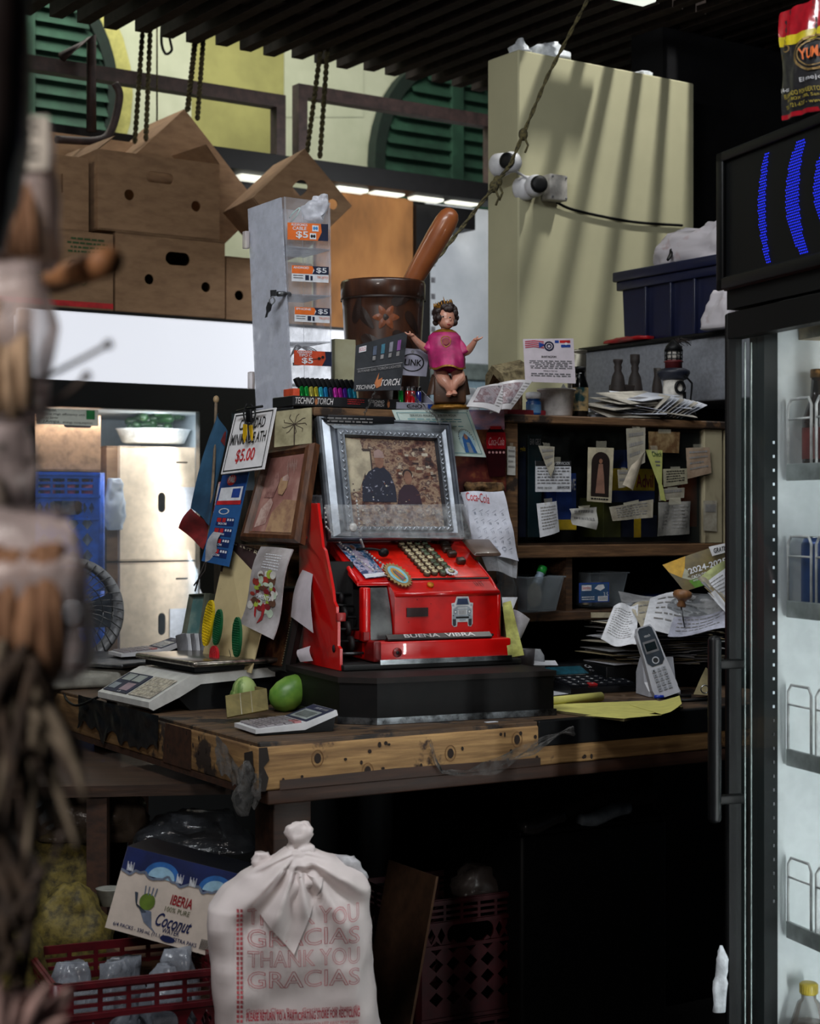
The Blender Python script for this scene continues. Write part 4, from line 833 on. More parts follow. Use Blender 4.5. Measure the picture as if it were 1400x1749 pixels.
bag(q, COU.M(-.035, .01, CT - .13), [(0, .0, .02, .02), (.03, -.01, .03, .03), (.07, .0, .028, .02), (.095, .005, .02, .01)], GBG, .008, 40, seed=8)
q.build('torn_film', t); q = MB()
film([COU.pt(.36, -.008, CT - .01), COU.pt(.385, -.01, CT - .075), COU.pt(.45, -.012, CT - .08), COU.pt(.54, -.012, CT - .055), COU.pt(.62, -.012, CT - .03), COU.pt(.70, -.012, CT - .01)], .02, 5, q)
q.build('torn_film', t)
MB().box(COU.M(.0, -.0, 0), .62, c_r, -.003, .02, CT - .05, CT + .001, BLK, .002, 1).build('black_edge_trim', t)
# lower plank on the left
LWD = mwood('brown_plank', (34, 22, 16), (74, 50, 34), 5, 5, (1, 14, 14), .5, coat=.1)
t = thing('side_table', 'low brown wooden plank table tucked under the left side of the counter', 'table', COU.pt(-.3, .5, 0))
pz = .84
pts = [PZ(365, 1340, pz), PZ(85, 1346, pz), PZ(-150, 1350, pz), PZ(-220, 1255, pz), PZ(45, 1248, pz), PZ(230, 1285, pz)]
pts = [PZ(395, 1338, pz), PZ(85, 1344, pz), PZ(-260, 1350, pz), PZ(-150, 1230, pz), PZ(150, 1232, pz)]
q = MB(); q.prismz(I4, [(p.x, p.y) for p in pts], pz - .022, pz, LWD); q.build('top', t)
for p in ((-.62, 3.4), (-1.1, 3.4), (-.62, 3.9), (-1.1, 3.9)): MB().box(T((p[0], p[1], 0)), -.02, .02, -.02, .02, 0, pz - .022, DRK).build('leg', t)

# ================================================================ REGISTER PEDESTAL
PED = m('dull_black_laminate', (7, 7, 8), .55, var=.5, c2=(14, 12, 12), scale=30, spec=.2); PC = Loc(-.092, 3.352, 24)
t = thing('cash_drawer_base', 'low black chamfered cash drawer base with chrome foot trim', 'cash drawer', PC.pt(.2, .25, CT))
ol = [(0.03, 0), (.425, 0), (.425, .50), (-.03, .50), (-.03, .05)]
MB().prismz(PC.M(0, 0, 0), ol, CT + .003, RZ - .003, PED).build('case', t)
q = MB(); q.prismz(PC.M(0, 0, 0), [(.028, -.004), (.43, -.004), (.43, .504), (-.035, .504), (-.035, .048)], CT + .001, CT + .014, m('dark_worn_chrome', (120, 124, 128), .35, 1, var=.5, scale=50)); q.build('chrome_trim', t)
q = MB(); q.prismz(PC.M(0, 0, 0), [(.028, -.003), (.43, -.003), (.43, .504), (-.034, .504), (-.034, .048)], RZ - .012, RZ - .001, m('brown_black_vinyl', (26, 20, 18), .6, var=.3, spec=.3)); q.build('top_edge', t)
# ================================================================ CASH REGISTER
RM = REG.M(0, 0, RZ)
t = thing('cash_register', 'old bright red mechanical cash register with round keys and open left side', 'cash register', REG.pt(.12, .12, RZ))
DBK = m('register_black_insides', (10, 10, 11), .6); RDK = m('register_dark_red', (150, 14, 14), .45, c2=(90, 8, 10), scale=10, coat=.2)
q = MB(); q.box(RM, -.075, .335, -.015, .25, 0, .012, DBK, .002); q.box(RM, .005, .31, -.018, 0, .010, .020, CHR); q.build('base_plate', t)
q = MB(); q.box(RM, 0, .318, 0, .24, .014, .056, REDP, .005, 3)
q.box(RM, -.004, .014, -.003, .05, .014, .058, RDK, .004); q.build('drawer', t)
q = MB(); q.cyl(RM @ T((.05, -.001, .033)) @ Rt(90, 'X'), .010, 0, .002, RDK, n=18); q.cyl(RM @ T((.05, -.003, .033)) @ Rt(90, 'X'), .004, 0, .002, DBK, n=10); q.build('lock', t)
# rail reading BUENA VIBRA
q = MB(); q.box(RM @ T((.155, .012, .058)) @ Rt(-28, 'X'), -.125, .125, -.008, .010, 0, .006, m('black_nameplate', (16, 14, 14), .4), .003)
S = Sheet([RM @ T((.155, .012, .0585)) @ Rt(-28, 'X') @ Vector(x) for x in ((-.11, .009, .0065), (.11, .009, .0065), (.11, -.007, .0065), (-.11, -.007, .0065))])
S2 = Sheet([RM @ Vector(x) for x in ((.030, .012, .070), (.272, .012, .070), (.272, .0, .061), (.030, .0, .061))])
q.slab(S2, m('black_nameplate', None), .004); q.text(S2, 'BUENA  VIBRA', .16, .12, .84, .88, m('silver_lettering', (200, 196, 196), .4), .0012, bold=.02); q.build('name_plate', t, label='black name plate with silver letters')
# body
prof = [(.03, .054), (.030, .148), (.034, .156), (.066, .176), (.072, .180), (.215, .256), (.235, .262), (.24, .0545)]
q = MB(); bm = bmesh.new()
def body(u0, u1, mt, pf): 
    q.prismx(RM, pf, u0, u1, mt)
body(.058, .306, REDP, prof)
body(-.012, .058, REDP, [(.066, .17), (.066, .176), (.072, .180), (.215, .256), (.235, .262), (.235, .24)])
q.box(RM, -.012, .006, .034, .06, .054, .168, REDP, .004); q.box(RM, -.012, .0, .03, .24, .058, .075, RDK)
q.tube([RM @ Vector((.060, .032, .152)), RM @ Vector((.304, .032, .152))], .006, REDP, 12)
q.tube([RM @ Vector((-.01, .069, .174)), RM @ Vector((.305, .069, .174))], .004, REDP, 10)
q.tube([RM @ Vector((.303, .033, .058)), RM @ Vector((.303, .033, .150)), RM @ Vector((.303, .07, .176)), RM @ Vector((.303, .22, .256))], .0055, REDP, 10)
q.tube([RM @ Vector((-.010, .072, .180)), RM @ Vector((-.010, .215, .256))], .005, REDP, 10)
q.build('body', t)
q = MB(); q.box(RM, .0, .06, .07, .22, .02, .16, DBK); q.box(RM, -.06, .0, .12, .22, .02, .22, DBK)
for k in range(7): q.tube([RM @ Vector((-.055, .05 + k * .012, .03 + k * .025)), RM @ Vector((-.005, .05 + k * .014, .03 + k * .024))], .003, STL if k % 3 == 0 else DBK, 8)
for k in range(4): q.cyl(RM @ T((-.03, .06 + k * .02, .05 + k * .03)) @ Rt(90, 'Y'), .016, -.004, .004, DBK, n=16)
q.build('mechanism', t)
# curved grey tally window
q = MB(); q.grid(lambda u, v: RM @ Vector((.004 + .052 * u, .038 + .02 * (1 - math.cos(min(1, v * 2.2) * math.pi / 2)) * 0 + (.03 * (1 - math.sin(min(1, (1 - v) * 1.0) * math.pi / 2)) if v < 1 else .03), .166 - .108 * (1 - v))), 6, 12, m('grey_steel_cover', (104, 106, 106), .35, .5, var=.2, c2=(78, 80, 80))); q.build('grey_cover', t, label='curved grey steel cover')
# side panel, outer left
pan = [(.0, .0), (.0, .045), (.012, .05), (.012, .10), (.02, .107), (.02, .13), (.035, .14), (.042, .165), (.06, .20), (.085, .245), (.10, .252), (.115, .30), (.13, .345), (.19, .345), (.19, .0)]
q = MB(); q.prismx(RM, pan, -.078, -.072, REDP); q.cyl(RM @ T((-.079, .032, .043)) @ Rt(90, 'Y'), .008, -.0005, .0, INK, n=14)
q.prismx(RM, [(.10, .22), (.24, .29), (.24, .0), (.19, .0), (.19, .25)], -.078, -.072, REDP); q.box(RM, -.08, -.06, .01, .02, .10, .118, RDK, .002); q.build('side_panel', t)
q = MB(); q.prismx(RM, [(.225, .0), (.225, .30), (.25, .30), (.25, .0)], -.075, .306, RDK); q.build('back_panel', t)
# keyboard plane frame: origin at front of slope, x along u, y up slope
KA = math.degrees(math.atan2(.256 - .180, .215 - .072)); KM = RM @ T((0, .072, .1805)) @ Rt(KA, 'X'); KL = math.hypot(.143, .076)
q = MB(); q.box(KM, .062, .300, .004, KL - .01, .0, .003, m('register_bright_red', (224, 30, 16), .3, coat=.4, var=.15), .002); q.box(KM, .062, .3, -.001, .004, -.002, .002, DBK); q.build('key_plate', t)
KC = m('aged_cream_key', (206, 190, 152), .35); KG = m('green_grey_key', (96, 108, 84), .35); KB = m('brown_key_stem', (78, 62, 46), .4); KD = m('dark_brown_key', (58, 44, 36), .35, coat=.3)
for r in range(9):
    for c_ in range(4):
        x = .150 + c_ * .019 + (8 - r) * .0002 - .0; y = .014 + r * .0158 + .003 * (c_ % 2); y = min(y, KL - .008)
        Mk = KM @ T((x + .004 - (r * .0012), y, .003)); o = MB()
        o.cyl(Mk, .0078, 0, .0085, KB, n=14); o.cyl(Mk, .0072, .0085, .0105, KC if c_ < 2 or (r + c_) % 3 == 0 else KG, r2=.0062, n=14)
        S = Sheet([Mk @ Vector(p) for p in ((-.004, .004, .0108), (.004, .004, .0108), (.004, -.004, .0108), (-.004, -.004, .0108))])
        o.text(S, str((9 - r) if r < 9 else 0) if c_ else str(r + 1), .25, .15, .75, .85, INK, .0001); o.build('key', t)
q = MB(); Mk = KM @ T((.212, .012, .003)); q.lathe(Mk, [(.0085, .008), (.0125, .0085), (.0125, .010), (.0085, .0105)], WHT, 16, cap=False)
for i in range(14): a = i * math.tau / 14; q.cyl(Mk @ T((.0125 * math.cos(a), .0125 * math.sin(a), 0)), .0022, .008, .0105, WHT, n=6)
q.build('key_collar', t, label='white scalloped ring around one key')
for i in range(5):
    y = KL - .006 - i * .020; Mk = KM @ T((.245 + (i % 2) * .004 + (.012 if i == 4 else 0), y - (.012 if i == 4 else 0), .003)); MB().box(Mk, -.010, .010, -.008, .008, 0, .013 if i else .02, KD, .003).build('lever_key', t)
q = MB(); Mk = KM @ T((.272, KL - .008, .003)); q.box(Mk, -.006, .006, -.004, .004, 0, .03, KD, .003); q.build('lever', t)
Mk = KM @ T((.302, .088, .0)); q = MB(); q.box(Mk, -.004, .008, -.01, .02, -.02, .022, KD, .002); q.box(Mk, -.018, .050, -.030, .040, .020, .030, m('brown_bakelite_paddle', (84, 66, 56), .35, coat=.4), .006, 3); q.build('motor_bar', t, label='wide brown bakelite paddle key')
q = MB(); q.tube([KM @ Vector((.02, .10, .02)), KM @ Vector((.045, .085, .03)), KM @ Vector((.07, .078, .028))], .0028, BLK, 8, 4); q.ell(KM @ T((.075, .078, .024)), (0, 0, 0), (.012, .010, .010), BLK); q.build('crank_lever', t)
q = MB(); q.cyl(RM @ T((.150, .052, .168)) @ Rt(32, 'X'), .007, 0, .006, m('amber_knob_plastic', (196, 120, 20), .4), n=14); q.build('knob', t)
SFc = Sheet([RM @ Vector(x) for x in ((0.06, .0295, .150), (.306, .0295, .150), (.306, .0295, .056), (.06, .0295, .056))])
q = MB(); q.block(SFc, .10, .28, .30, .48, 0, .0025, m('dark_number_window', (40, 14, 14), .3)); q.build('number_window', t)
q = MB()
for k, (u_, v_, r_) in enumerate(((.12, .6, .004), (.5, .85, .003), (.33, .2, .004), (.9, .7, .003), (.75, .9, .004), (.2, .1, .005))): q.disc(SFc, u_, v_, r_, r_ * 3, m('chip_dark', (70, 12, 12), .7), .0004, 8)
STp = Sheet([RM @ Vector(x) for x in ((.06, .0655, .1775), (.30, .0655, .1775), (.30, .035, .158), (.06, .035, .158))])
for i, x in enumerate((.815, .835, .862, .888)): q.line(STp, [(x, .15), (x + .008, .62)], .0012, INK, .0012)
q.line(STp, [(.835, .4), (.85, .4)], .001, INK, .0012); q.line(STp, [(.872, .2), (.9, .2)], .001, INK, .0012); q.build('scuff_marks', t)
# jeep sticker
S = Sheet([SFc.pt(.525, .05), SFc.pt(.735, .05), SFc.pt(.735, .74), SFc.pt(.525, .74)]); q = MB(); SW = m('sticker_white', (206, 206, 208), .5); JG = m('jeep_light_grey', (150, 158, 166), .5); JN = m('jeep_navy', (24, 44, 84), .4)
q.poly(S, [(.24, .0), (.78, .0), (.85, .2), (1.0, .22), (.98, .36), (.98, .9), (.90, 1), (.76, .98), (.74, .84), (.28, .84), (.26, .98), (.12, 1), (.02, .92), (.02, .36), (.0, .22), (.16, .2)], SW, .0006)
q.poly(S, [(.27, .04), (.75, .04), (.82, .28), (.20, .28)], JG, .0009); q.poly(S, [(.3, .07), (.72, .07), (.78, .26), (.24, .26)], JN, .0011)
q.poly(S, [(.08, .42), (.26, .32), (.76, .32), (.93, .42), (.93, .7), (.08, .7)], JG, .0009); q.patch(S, .28, .36, .73, .40, SW, .0011); q.patch(S, .30, .44, .71, .60, SW, .0011)
for k in range(7): q.patch(S, .335 + k * .05, .45, .355 + k * .05, .59, INK, .0013)
for x in (.18, .82): q.disc(S, x, .5, .07, .055, SW, .0012); q.ring(S, x, .5, .07, .055, .25, INK, .0014)
q.patch(S, .06, .64, .94, .74, JG, .0012); q.patch(S, .2, .66, .8, .72, INK, .0014); q.patch(S, .36, .74, .66, .8, JG, .0012)
for x in (.06, .78): q.poly(S, [(x, .6), (x + .15, .66), (x + .15, .94), (x + .1, .97), (x + .03, .97), (x, .9)], m('jeep_tyre', (44, 48, 56), .6), .001)
for x in (.03, .86): q.patch(S, x, .25, x + .1, .32, JG, .0012)
tag(q.build('jeep_sticker'), 'die cut sticker of a grey off road vehicle on the register front', 'sticker')
# holy picture on the left of the keyboard
S = Sheet([KM @ Vector(x) for x in ((-.006, KL - .008, .006), (.052, KL - .006, .004), (.062, .012, .004), (.010, .004, .004))]); q = MB(); q.slab(S, mr('blue_holy_print', [(.32, (20, 40, 80)), (.45, (60, 110, 150)), (.52, (190, 180, 200)), (.62, (40, 60, 100))], 60, .4), .001)
q.poly(S, [(.45, .08), (.62, .15), (.7, .5), (.6, .85), (.35, .8), (.35, .4)], m('lilac_print', (180, 168, 190), .5), .0008); q.disc(S, .52, .13, .08, .06, m('skin_tone_print', None), .0011); q.patch(S, .0, .9, 1, 1, WHT, .001)
tag(q.build('holy_card'), 'blue holy picture card lying on the left of the register keyboard', 'card')
# medallion
Mm = RM @ T((.088, .048, .172)) @ Rt(40, 'X') @ Rt(-30, 'Y'); t2 = thing('medallion', 'oval gilt edged medallion of a robed woman on the register edge', 'medallion', Mm.translation)
Mm = KM @ T((.078, -.004, .014)) @ Rt(20, 'X') @ Rt(34) @ Matrix.Scale(1.12, 4); q = MB()
q.prismz(Mm, [((.021 + .0022 * math.cos(i * math.pi)) * math.cos(i * math.tau / 44), (.031 + .0022 * math.cos(i * math.pi)) * math.sin(i * math.tau / 44)) for i in range(44)], 0, .003, m('antique_gilt', (130, 104, 58), .45, .5)); q.build('rim', t2)
S = Sheet([Mm @ Vector(x) for x in ((-.015, .024, .0035), (.015, .024, .0035), (.015, -.024, .0035), (-.015, -.024, .0035))]); q = MB(); q.disc(S, .5, .5, .5, .5, m('pale_blue_enamel', (110, 180, 196), .4), 0, 28)
q.disc(S, .5, .52, .3, .4, GOLD, .0003, 22); q.poly(S, [(.5, .2), (.62, .3), (.7, .85), (.3, .85), (.38, .3)], m('teal_robe_print', (40, 90, 90), .5), .0006); q.poly(S, [(.5, .32), (.56, .4), (.6, .8), (.42, .8), (.45, .4)], m('dull_red_print', (150, 60, 60), .5), .0009); q.disc(S, .5, .28, .06, .05, m('skin_tone_print', None), .0009); q.build('picture', t2)
# rosary of white beads
t3 = thing('rosary', 'rosary of small white beads draped over frame and register keys', 'rosary', P(612, 850, 3.68)); BD = m('pearl_bead', (190, 188, 186), .25)
rp = [P(608, 835, 3.65), P(609, 868, 3.655), P(607, 905, 3.65)] ; path = [P(555, 868, 3.64), P(557, 900, 3.64), KM @ Vector((-.0, .14, .012)), KM @ Vector((.008, .10, .014)), KM @ Vector((.02, .06, .012)), KM @ Vector((.035, .03, .010)), KM @ Vector((.058, .035, .010)), KM @ Vector((.066, .05, .010)), KM @ Vector((.055, .075, .012)), KM @ Vector((.045, .11, .012)), P(616, 922, 3.63), P(612, 880, 3.655), P(608, 850, 3.675)]
q = MB(); q.tube(path, .0006, GRY, 5, 8); q.build('thread', t3)
pp = []
for i in range(len(path) - 1):
    n_ = max(1, int((path[i + 1] - path[i]).length / .0085))
    for k in range(n_): pp.append(path[i].lerp(path[i + 1], k / n_))
for p in pp[:80]: MB().ell(T(p), (0, 0, 0), (.0027, .0027, .0027), BD, 8, 6).build('bead', t3)
q = MB(); q.lathe(T(P(603, 901, 3.63)) @ Rt(80, 'X'), [(.007, 0), (.0085, .001), (.0085, .003), (.006, .004)], BD, 18, 1, 1.15); q.build('medal', t3, label='round white medal')

# ================================================================ SILVER PICTURE FRAME
t = thing('picture_frame', 'ornate silver picture frame with a faded photograph, leaning above the register keys', 'picture frame', P(676, 920, 3.78))
FS = S4((541, 711, 3.735), (769, 722, 3.865), (793, 920, 3.80), (562, 921, 3.665))
SIL = m('worn_silver_frame', (150, 156, 165), .42, .7, var=.25, scale=14, bump=.1); SILD = m('dark_silver_recess', (84, 88, 96), .4, .7)
q = MB(); u0, v0, u1, v1 = .19, .165, .86, .90
def ringstrip(mb, S, a, b_, ha, hb, mt):   # a,b_ = inset fractions 0 outer..1 inner
    def r(k): return (u0 * k, v0 * k, 1 - (1 - u1) * k, 1 - (1 - v1) * k)
    A = r(a); B = r(b_); ca = [(A[0], A[1]), (A[2], A[1]), (A[2], A[3]), (A[0], A[3])]; cb = [(B[0], B[1]), (B[2], B[1]), (B[2], B[3]), (B[0], B[3])]
    for i in range(4): j = (i + 1) % 4; mb.add([S.pt(*ca[i], ha), S.pt(*ca[j], ha), S.pt(*cb[j], hb), S.pt(*cb[i], hb)], [(0, 1, 2, 3)], mt)
for a, b_, ha, hb, mt in ((0, 0, -.018, .0, SIL), (0, .04, .0, .006, SIL), (.04, .12, .006, .006, SIL), (.12, .16, .006, .002, SILD), (.16, .40, .002, .008, SIL), (.40, .62, .008, .003, SIL), (.62, .66, .003, .010, SILD), (.66, .92, .010, .010, SIL), (.92, 1, .010, -.004, SILD)): ringstrip(q, FS, a, b_, ha, hb, mt)
q.slab(Sheet([FS.pt(0, 0, -.004), FS.pt(1, 0, -.004), FS.pt(1, 1, -.004), FS.pt(0, 1, -.004)]), SILD, .014)
q.build('moulding', t)
q = MB(); kk = .79
def rr_(k): return (u0 * k, v0 * k, 1 - (1 - u1) * k, 1 - (1 - v1) * k)
A = rr_(kk); rd = random.Random(2)
def leaf(c_, d, s_): 
    n_ = FS.n; p = d.cross(n_).normalized(); q.add([c_ - d * s_, c_ + p * s_ * .4 + n_ * .0035, c_ + d * s_ + n_ * .001, c_ - p * s_ * .4 + n_ * .0035, c_ + n_ * .005], [(0, 1, 4), (1, 2, 4), (2, 3, 4), (3, 0, 4)], SIL)
cs = [(A[0], A[1]), (A[2], A[1]), (A[2], A[3]), (A[0], A[3])]
for i in range(4):
    a = FS.pt(*cs[i], .010); c_ = FS.pt(*cs[(i + 1) % 4], .010); n_ = int((c_ - a).length / .010); d = (c_ - a).normalized(); p = d.cross(FS.n)
    for k in range(n_): leaf(a.lerp(c_, (k + .5) / n_), (d * .8 + p * (.7 if k % 2 else -.7)).normalized(), .007)
q.build('leaf_border', t)
PS = Sheet([FS.pt(u0, v0, -.002), FS.pt(u1, v0, -.002), FS.pt(u1, v1, -.002), FS.pt(u0, v1, -.002)])
q = MB(); q.slab(PS, mr('faded_store_photo', [(.3, (44, 26, 30)), (.42, (92, 58, 50)), (.52, (150, 126, 104)), (.6, (70, 40, 44)), (.7, (176, 162, 140))], 45, .5, (1, 1, 1.2)), .001)
q.poly(PS, [(0, 0), (.16, .02), (.22, .3), (.1, .6), (0, .62)], m('pale_photo_wall', (176, 164, 140), .6), .0006); q.patch(PS, .17, .12, .27, .45, m('photo_dark_frame', (60, 48, 44), .6), .0006); q.patch(PS, .185, .15, .255, .42, m('pale_photo_wall', None), .0008)
SHN = mr('navy_speckled_shirt_print', [(.50, (30, 32, 48)), (.62, (34, 38, 56)), (.66, (150, 150, 165))], 110, .6); SKP = m('photo_skin', (140, 100, 82), .6)
q.poly(PS, [(.12, .72), (.14, .5), (.22, .38), (.30, .33), (.40, .33), (.46, .4), (.50, .55), (.5, .72)], SHN, .001); q.disc(PS, .35, .25, .05, .09, SKP, .0013); q.poly(PS, [(.295, .22), (.30, .15), (.35, .12), (.40, .15), (.41, .22)], m('photo_cap', (156, 130, 124), .6), .0016)
q.poly(PS, [(.50, .75), (.53, .6), (.60, .52), (.70, .52), (.76, .6), (.78, .75)], m('photo_maroon_dark', (50, 30, 44), .6), .001); q.disc(PS, .65, .44, .045, .08, SKP, .0013); q.disc(PS, .65, .40, .055, .06, m('photo_hair', (50, 34, 34), .6), .0011)
rd = random.Random(8)
for i in range(46): q.disc(PS, rd.uniform(.02, .98), rd.uniform(.45, .98), rd.uniform(.003, .016), rd.uniform(.003, .012), (m('photo_speck', (186, 176, 160), .6), m('photo_maroon_dark', None), m('photo_speck_brown', (110, 66, 50), .6))[i % 3], .0016, 7)
for i in range(22): x = rd.uniform(.5, .95); y = rd.uniform(.05, .45); q.patch(PS, x, y, x + rd.uniform(.02, .08), y + rd.uniform(.01, .05), (m('photo_speck', None), m('photo_hair', None), m('photo_speck_brown', None))[i % 3], .0008)
q.build('photograph', t)
q = MB(); CF2 = Sheet([FS.pt(-.03, .74, .016), FS.pt(1.02, .72, .014), FS.pt(1.04, 1.02, .012), FS.pt(.0, .985, .014)], bend=lambda u, v: .003 * nz((u * 8, v * 5, 0), 1, 4)); q.grid(lambda u, v: CF2.pt(u, v), 30, 10, mcl('cling_wrap', (205, 208, 210), .22, .2, .16, 60, .8)); q.build('cling_wrap', t, label='crumpled clear film across the lower frame')
q = MB(); bag(q, T(P(547, 885, 3.72)), [(0, -.03, .012, .03), (.03, -.03, .02, .04), (.05, -.02, .015, .02)], CLR, .008, 40, seed=6); tag(q.build('clear_film'), 'crumpled clear film at the left corner of the silver frame', 'film')

# ================================================================ LEFT OF COUNTER: SCALES, CALCULATOR, FRUIT
def SC(px, py, z=CT, rot=0): p = PZ(px, py, z); return T(p) @ Rt(rot)
FRT = mr('green_papaya_skin', [(.3, (60, 110, 40)), (.6, (120, 160, 62)), (.75, (150, 180, 84))], 14, .4)
q = MB(); M_ = SC(494, 1214, CT + .001, 20) @ Matrix.Scale(1.08, 4); q.lathe(M_ @ T((0, 0, .034)) @ Rt(60, 'Y') @ Rt(20), [(.002, -.042), (.014, -.039), (.026, -.029), (.032, -.010), (.032, .010), (.026, .029), (.014, .039), (.002, .042)], FRT, 24); tag(q.build('green_mango'), 'large green mango on the counter left of the black register base', 'fruit')
q = MB(); M_ = SC(415, 1216, CT + .001, 0); q.ell(M_ @ T((0, .03, .040)), (0, 0, 0), (.027, .03, .032), mr('ribbed_chayote_skin', [(.4, (92, 124, 58)), (.55, (160, 180, 112))], 8, .5, (6, 6, .6))); q.ell(M_ @ T((-.002, .03, .028)), (0, 0, 0), (.030, .03, .028), mr('ribbed_chayote_skin', None)); tag(q.build('chayote'), 'pale green ribbed chayote behind the cut cardboard piece', 'fruit')
S = S4((385, 1188, 3.42), (453, 1176, 3.46), (456, 1212, 3.45), (388, 1225, 3.38)); q = MB(); q.slab(S, m('olive_cardboard', (124, 112, 66), .7, var=.15), .004); q.slab(Sheet([S.pt(1, 0), S.pt(1, 0) + COU.v * .05, S.pt(1, 1) + COU.v * .05, S.pt(1, 1)]), m('olive_cardboard', None), .003)
for k in (.35, .62): q.patch(S, k, 0, k + .02, 1, TAPE, .0006)
tag(q.build('cardboard_piece'), 'folded olive cardboard piece standing before the chayote', 'cardboard')
# calculator (front)
def calc(M_, lab, w_=.115, body=WPL, grp=None):
    t = thing('calculator', lab, 'calculator', M_.translation, grp)
    q = MB(); q.prismx(M_, [(0, .004), (0, .012), (.10, .019), (.165, .040), (.168, .030), (.10, .006)], -w_ / 2, w_ / 2, body); q.prismx(M_, [(.01, .0), (.01, .006), (.1, .01), (.165, .03), (.16, .0)], -w_ / 2 + .005, w_ / 2 - .005, BLK); q.build('body', t)
    S = Sheet([M_ @ Vector(x) for x in ((-w_ / 2 + .005, .163, .0395), (w_ / 2 - .005, .163, .0395), (w_ / 2 - .005, .104, .0207), (-w_ / 2 + .005, .104, .0207))]); q = MB(); q.block(S, 0, 0, 1, 1, 0, .001, NAV); q.block(S, .12, .34, .88, .92, .001, .0016, m('lcd_grey', (150, 158, 156), .3)); q.block(S, .2, .44, .8, .82, .0016, .0018, m('lcd_dark', (112, 118, 116), .2)); q.text(S, 'JOLIE 1288', .35, .1, .6, .24, WPL, .0016); q.words(S, .65, .1, .9, .24, 1, GRY, .8, .0016); q.build('display', t)
    KB_ = Sheet([M_ @ Vector(x) for x in ((-w_ / 2 + .006, .099, .0192), (w_ / 2 - .006, .099, .0192), (w_ / 2 - .006, .006, .0128), (-w_ / 2 + .006, .006, .0128))])
    for r in range(5):
        for c_ in range(6):
            o = MB(); o.block(KB_, .02 + c_ * .163, .03 + r * .197, .02 + c_ * .163 + .13, .03 + r * .197 + .15, 0, .0035, m('calculator_key_grey', (138, 132, 136), .4) if not (r == 0 and c_ > 3) else m('calculator_key_pink', (168, 110, 112), .4))
            o.text(KB_, '789+-M456x/%123=.R00CA%MC7788'[r * 6 + c_ - (1 if r * 6 + c_ > 28 else 0)], .05 + c_ * .163, .06 + r * .197, .11 + c_ * .163, .14 + r * .197, INK, .0037); o.build('key', t)
    return t
calc(T(PZ(418, 1252, CT) + Vector((.0, 0, .001))) @ Rt(-64), 'silver grey desk calculator on the counter corner in front of the mango')
# front scale
def scale(M_, lab, grp='weighing scales', keys=True):
    t = thing('weighing_scale', lab, 'scale', M_.translation, grp); SB = m('scale_white_plastic', (196, 196, 192), .45, var=.08)
    q = MB(); q.prismx(M_, [(-.10, .012), (-.10, .024), (-.02, .066), (.0, .075), (.20, .082), (.20, .062), (.02, .055), (-.03, .03), (-.09, .006)], -.13, .13, SB); q.build('body', t)
    q = MB(); q.prismx(M_, [(-.03, .03), (.02, .058), (.2, .065), (.19, .0), (.0, .0)], -.12, .12, BLK); q.build('underside', t)
    q = MB(); q.box(M_, -.145, .145, -.005, .215, .092, .104, m('scratched_steel_plate', (150, 142, 132), .25, .85, var=.4, scale=30, stretch=(1, 4, 1)), .005); q.box(M_, -.12, .12, .01, .2, .08, .092, BLK); q.build('platform', t)
    S = Sheet([M_ @ Vector(x) for x in ((-.125, -.022, .0665), (.125, -.022, .0665), (.125, -.098, .0265), (-.125, -.098, .0265))]); q = MB()
    q.block(S, .02, .08, .5, .92, 0, .001, NAV); q.block(S, .08, .14, .24, .42, .001, .002, m('lcd_grey', None)); q.block(S, .28, .14, .44, .42, .001, .002, m('lcd_grey', None)); q.block(S, .28, .5, .44, .82, .001, .002, m('lcd_pinkish', (150, 126, 140), .3)); q.block(S, .05, .56, .18, .8, .001, .0014, m('pale_print_pad', (130, 140, 150), .4)); q.text(S, 'LB', .3, .84, .36, .9, WPL, .0016); q.build('display_panel', t)
    q = MB(); q.block(S, .54, .08, .97, .92, 0, .001, m('mottled_key_membrane', (104, 98, 90), .5, c2=(190, 182, 168), scale=90)); 
    for r in range(4):
        for c_ in range(5): q.block(S, .56 + c_ * .08, .13 + r * .19, .62 + c_ * .08, .27 + r * .19, .001, .0016, m('scale_key_pale', (176, 168, 150), .5, var=.3, scale=120))
    q.build('keypad', t)
    for x in (-.11, .11):
        for y in (-.075, .17): MB().cyl(M_ @ T((x, y, 0)), .012, 0, .02, BLK, n=12).build('foot', t)
    return t
g = None
M_ = T(PZ(282, 1205, CT) + Vector((-.0, .0, .001))) @ Rt(-56)
scale(M_, 'white shop scale with steel plate on the counter, nearest the calculator')
M_ = T(P(165, 1140, 4.25)) @ Rt(-30); M_.translation.z = CT + .001
# rear scale with raised display
t = thing('weighing_scale', 'older grey scale with raised tilted display, beside the fan', 'scale', M_.translation, 'weighing scales'); M0 = M_
GS = m('dusty_grey_plastic', (150, 148, 138), .6, var=.15)
MB().box(M_, -.22, .17, -.12, .14, 0.0, .042, GS, .008).build('body', t); MB().box(M_, -.22, .19, -.13, .15, .048, .058, STL, .004).build('platform', t)
q = MB(); q.box(M_, -.15, .1, -.1, .1, .04, .05, BLK); q.build('support', t)
M_ = T(P(196, 1092, 4.22)) @ Rt(-62); M_.translation.z = CT + .061
calc(M_, 'desk calculator lying on the plate of the rear scale, near the fan', .10)
q = MB(); q.tube([P(125, 1150, 4.2), P(110, 1185, 4.0), P(130, 1205, 3.85), P(170, 1190, 3.8), P(200, 1180, 3.75)], .003, BLK, 6, 6); tag(q.build('power_cord'), 'black power cord curling on the left of the counter', 'cord')
q = MB(); q.box(COU.M(.1, 1.12, CT + .001, -5), -.12, .10, -.06, .06, 0, .035, GS, .01); tag(q.build('white_plastic_lid'), 'pale grey plastic lid on the far left of the counter', 'lid')
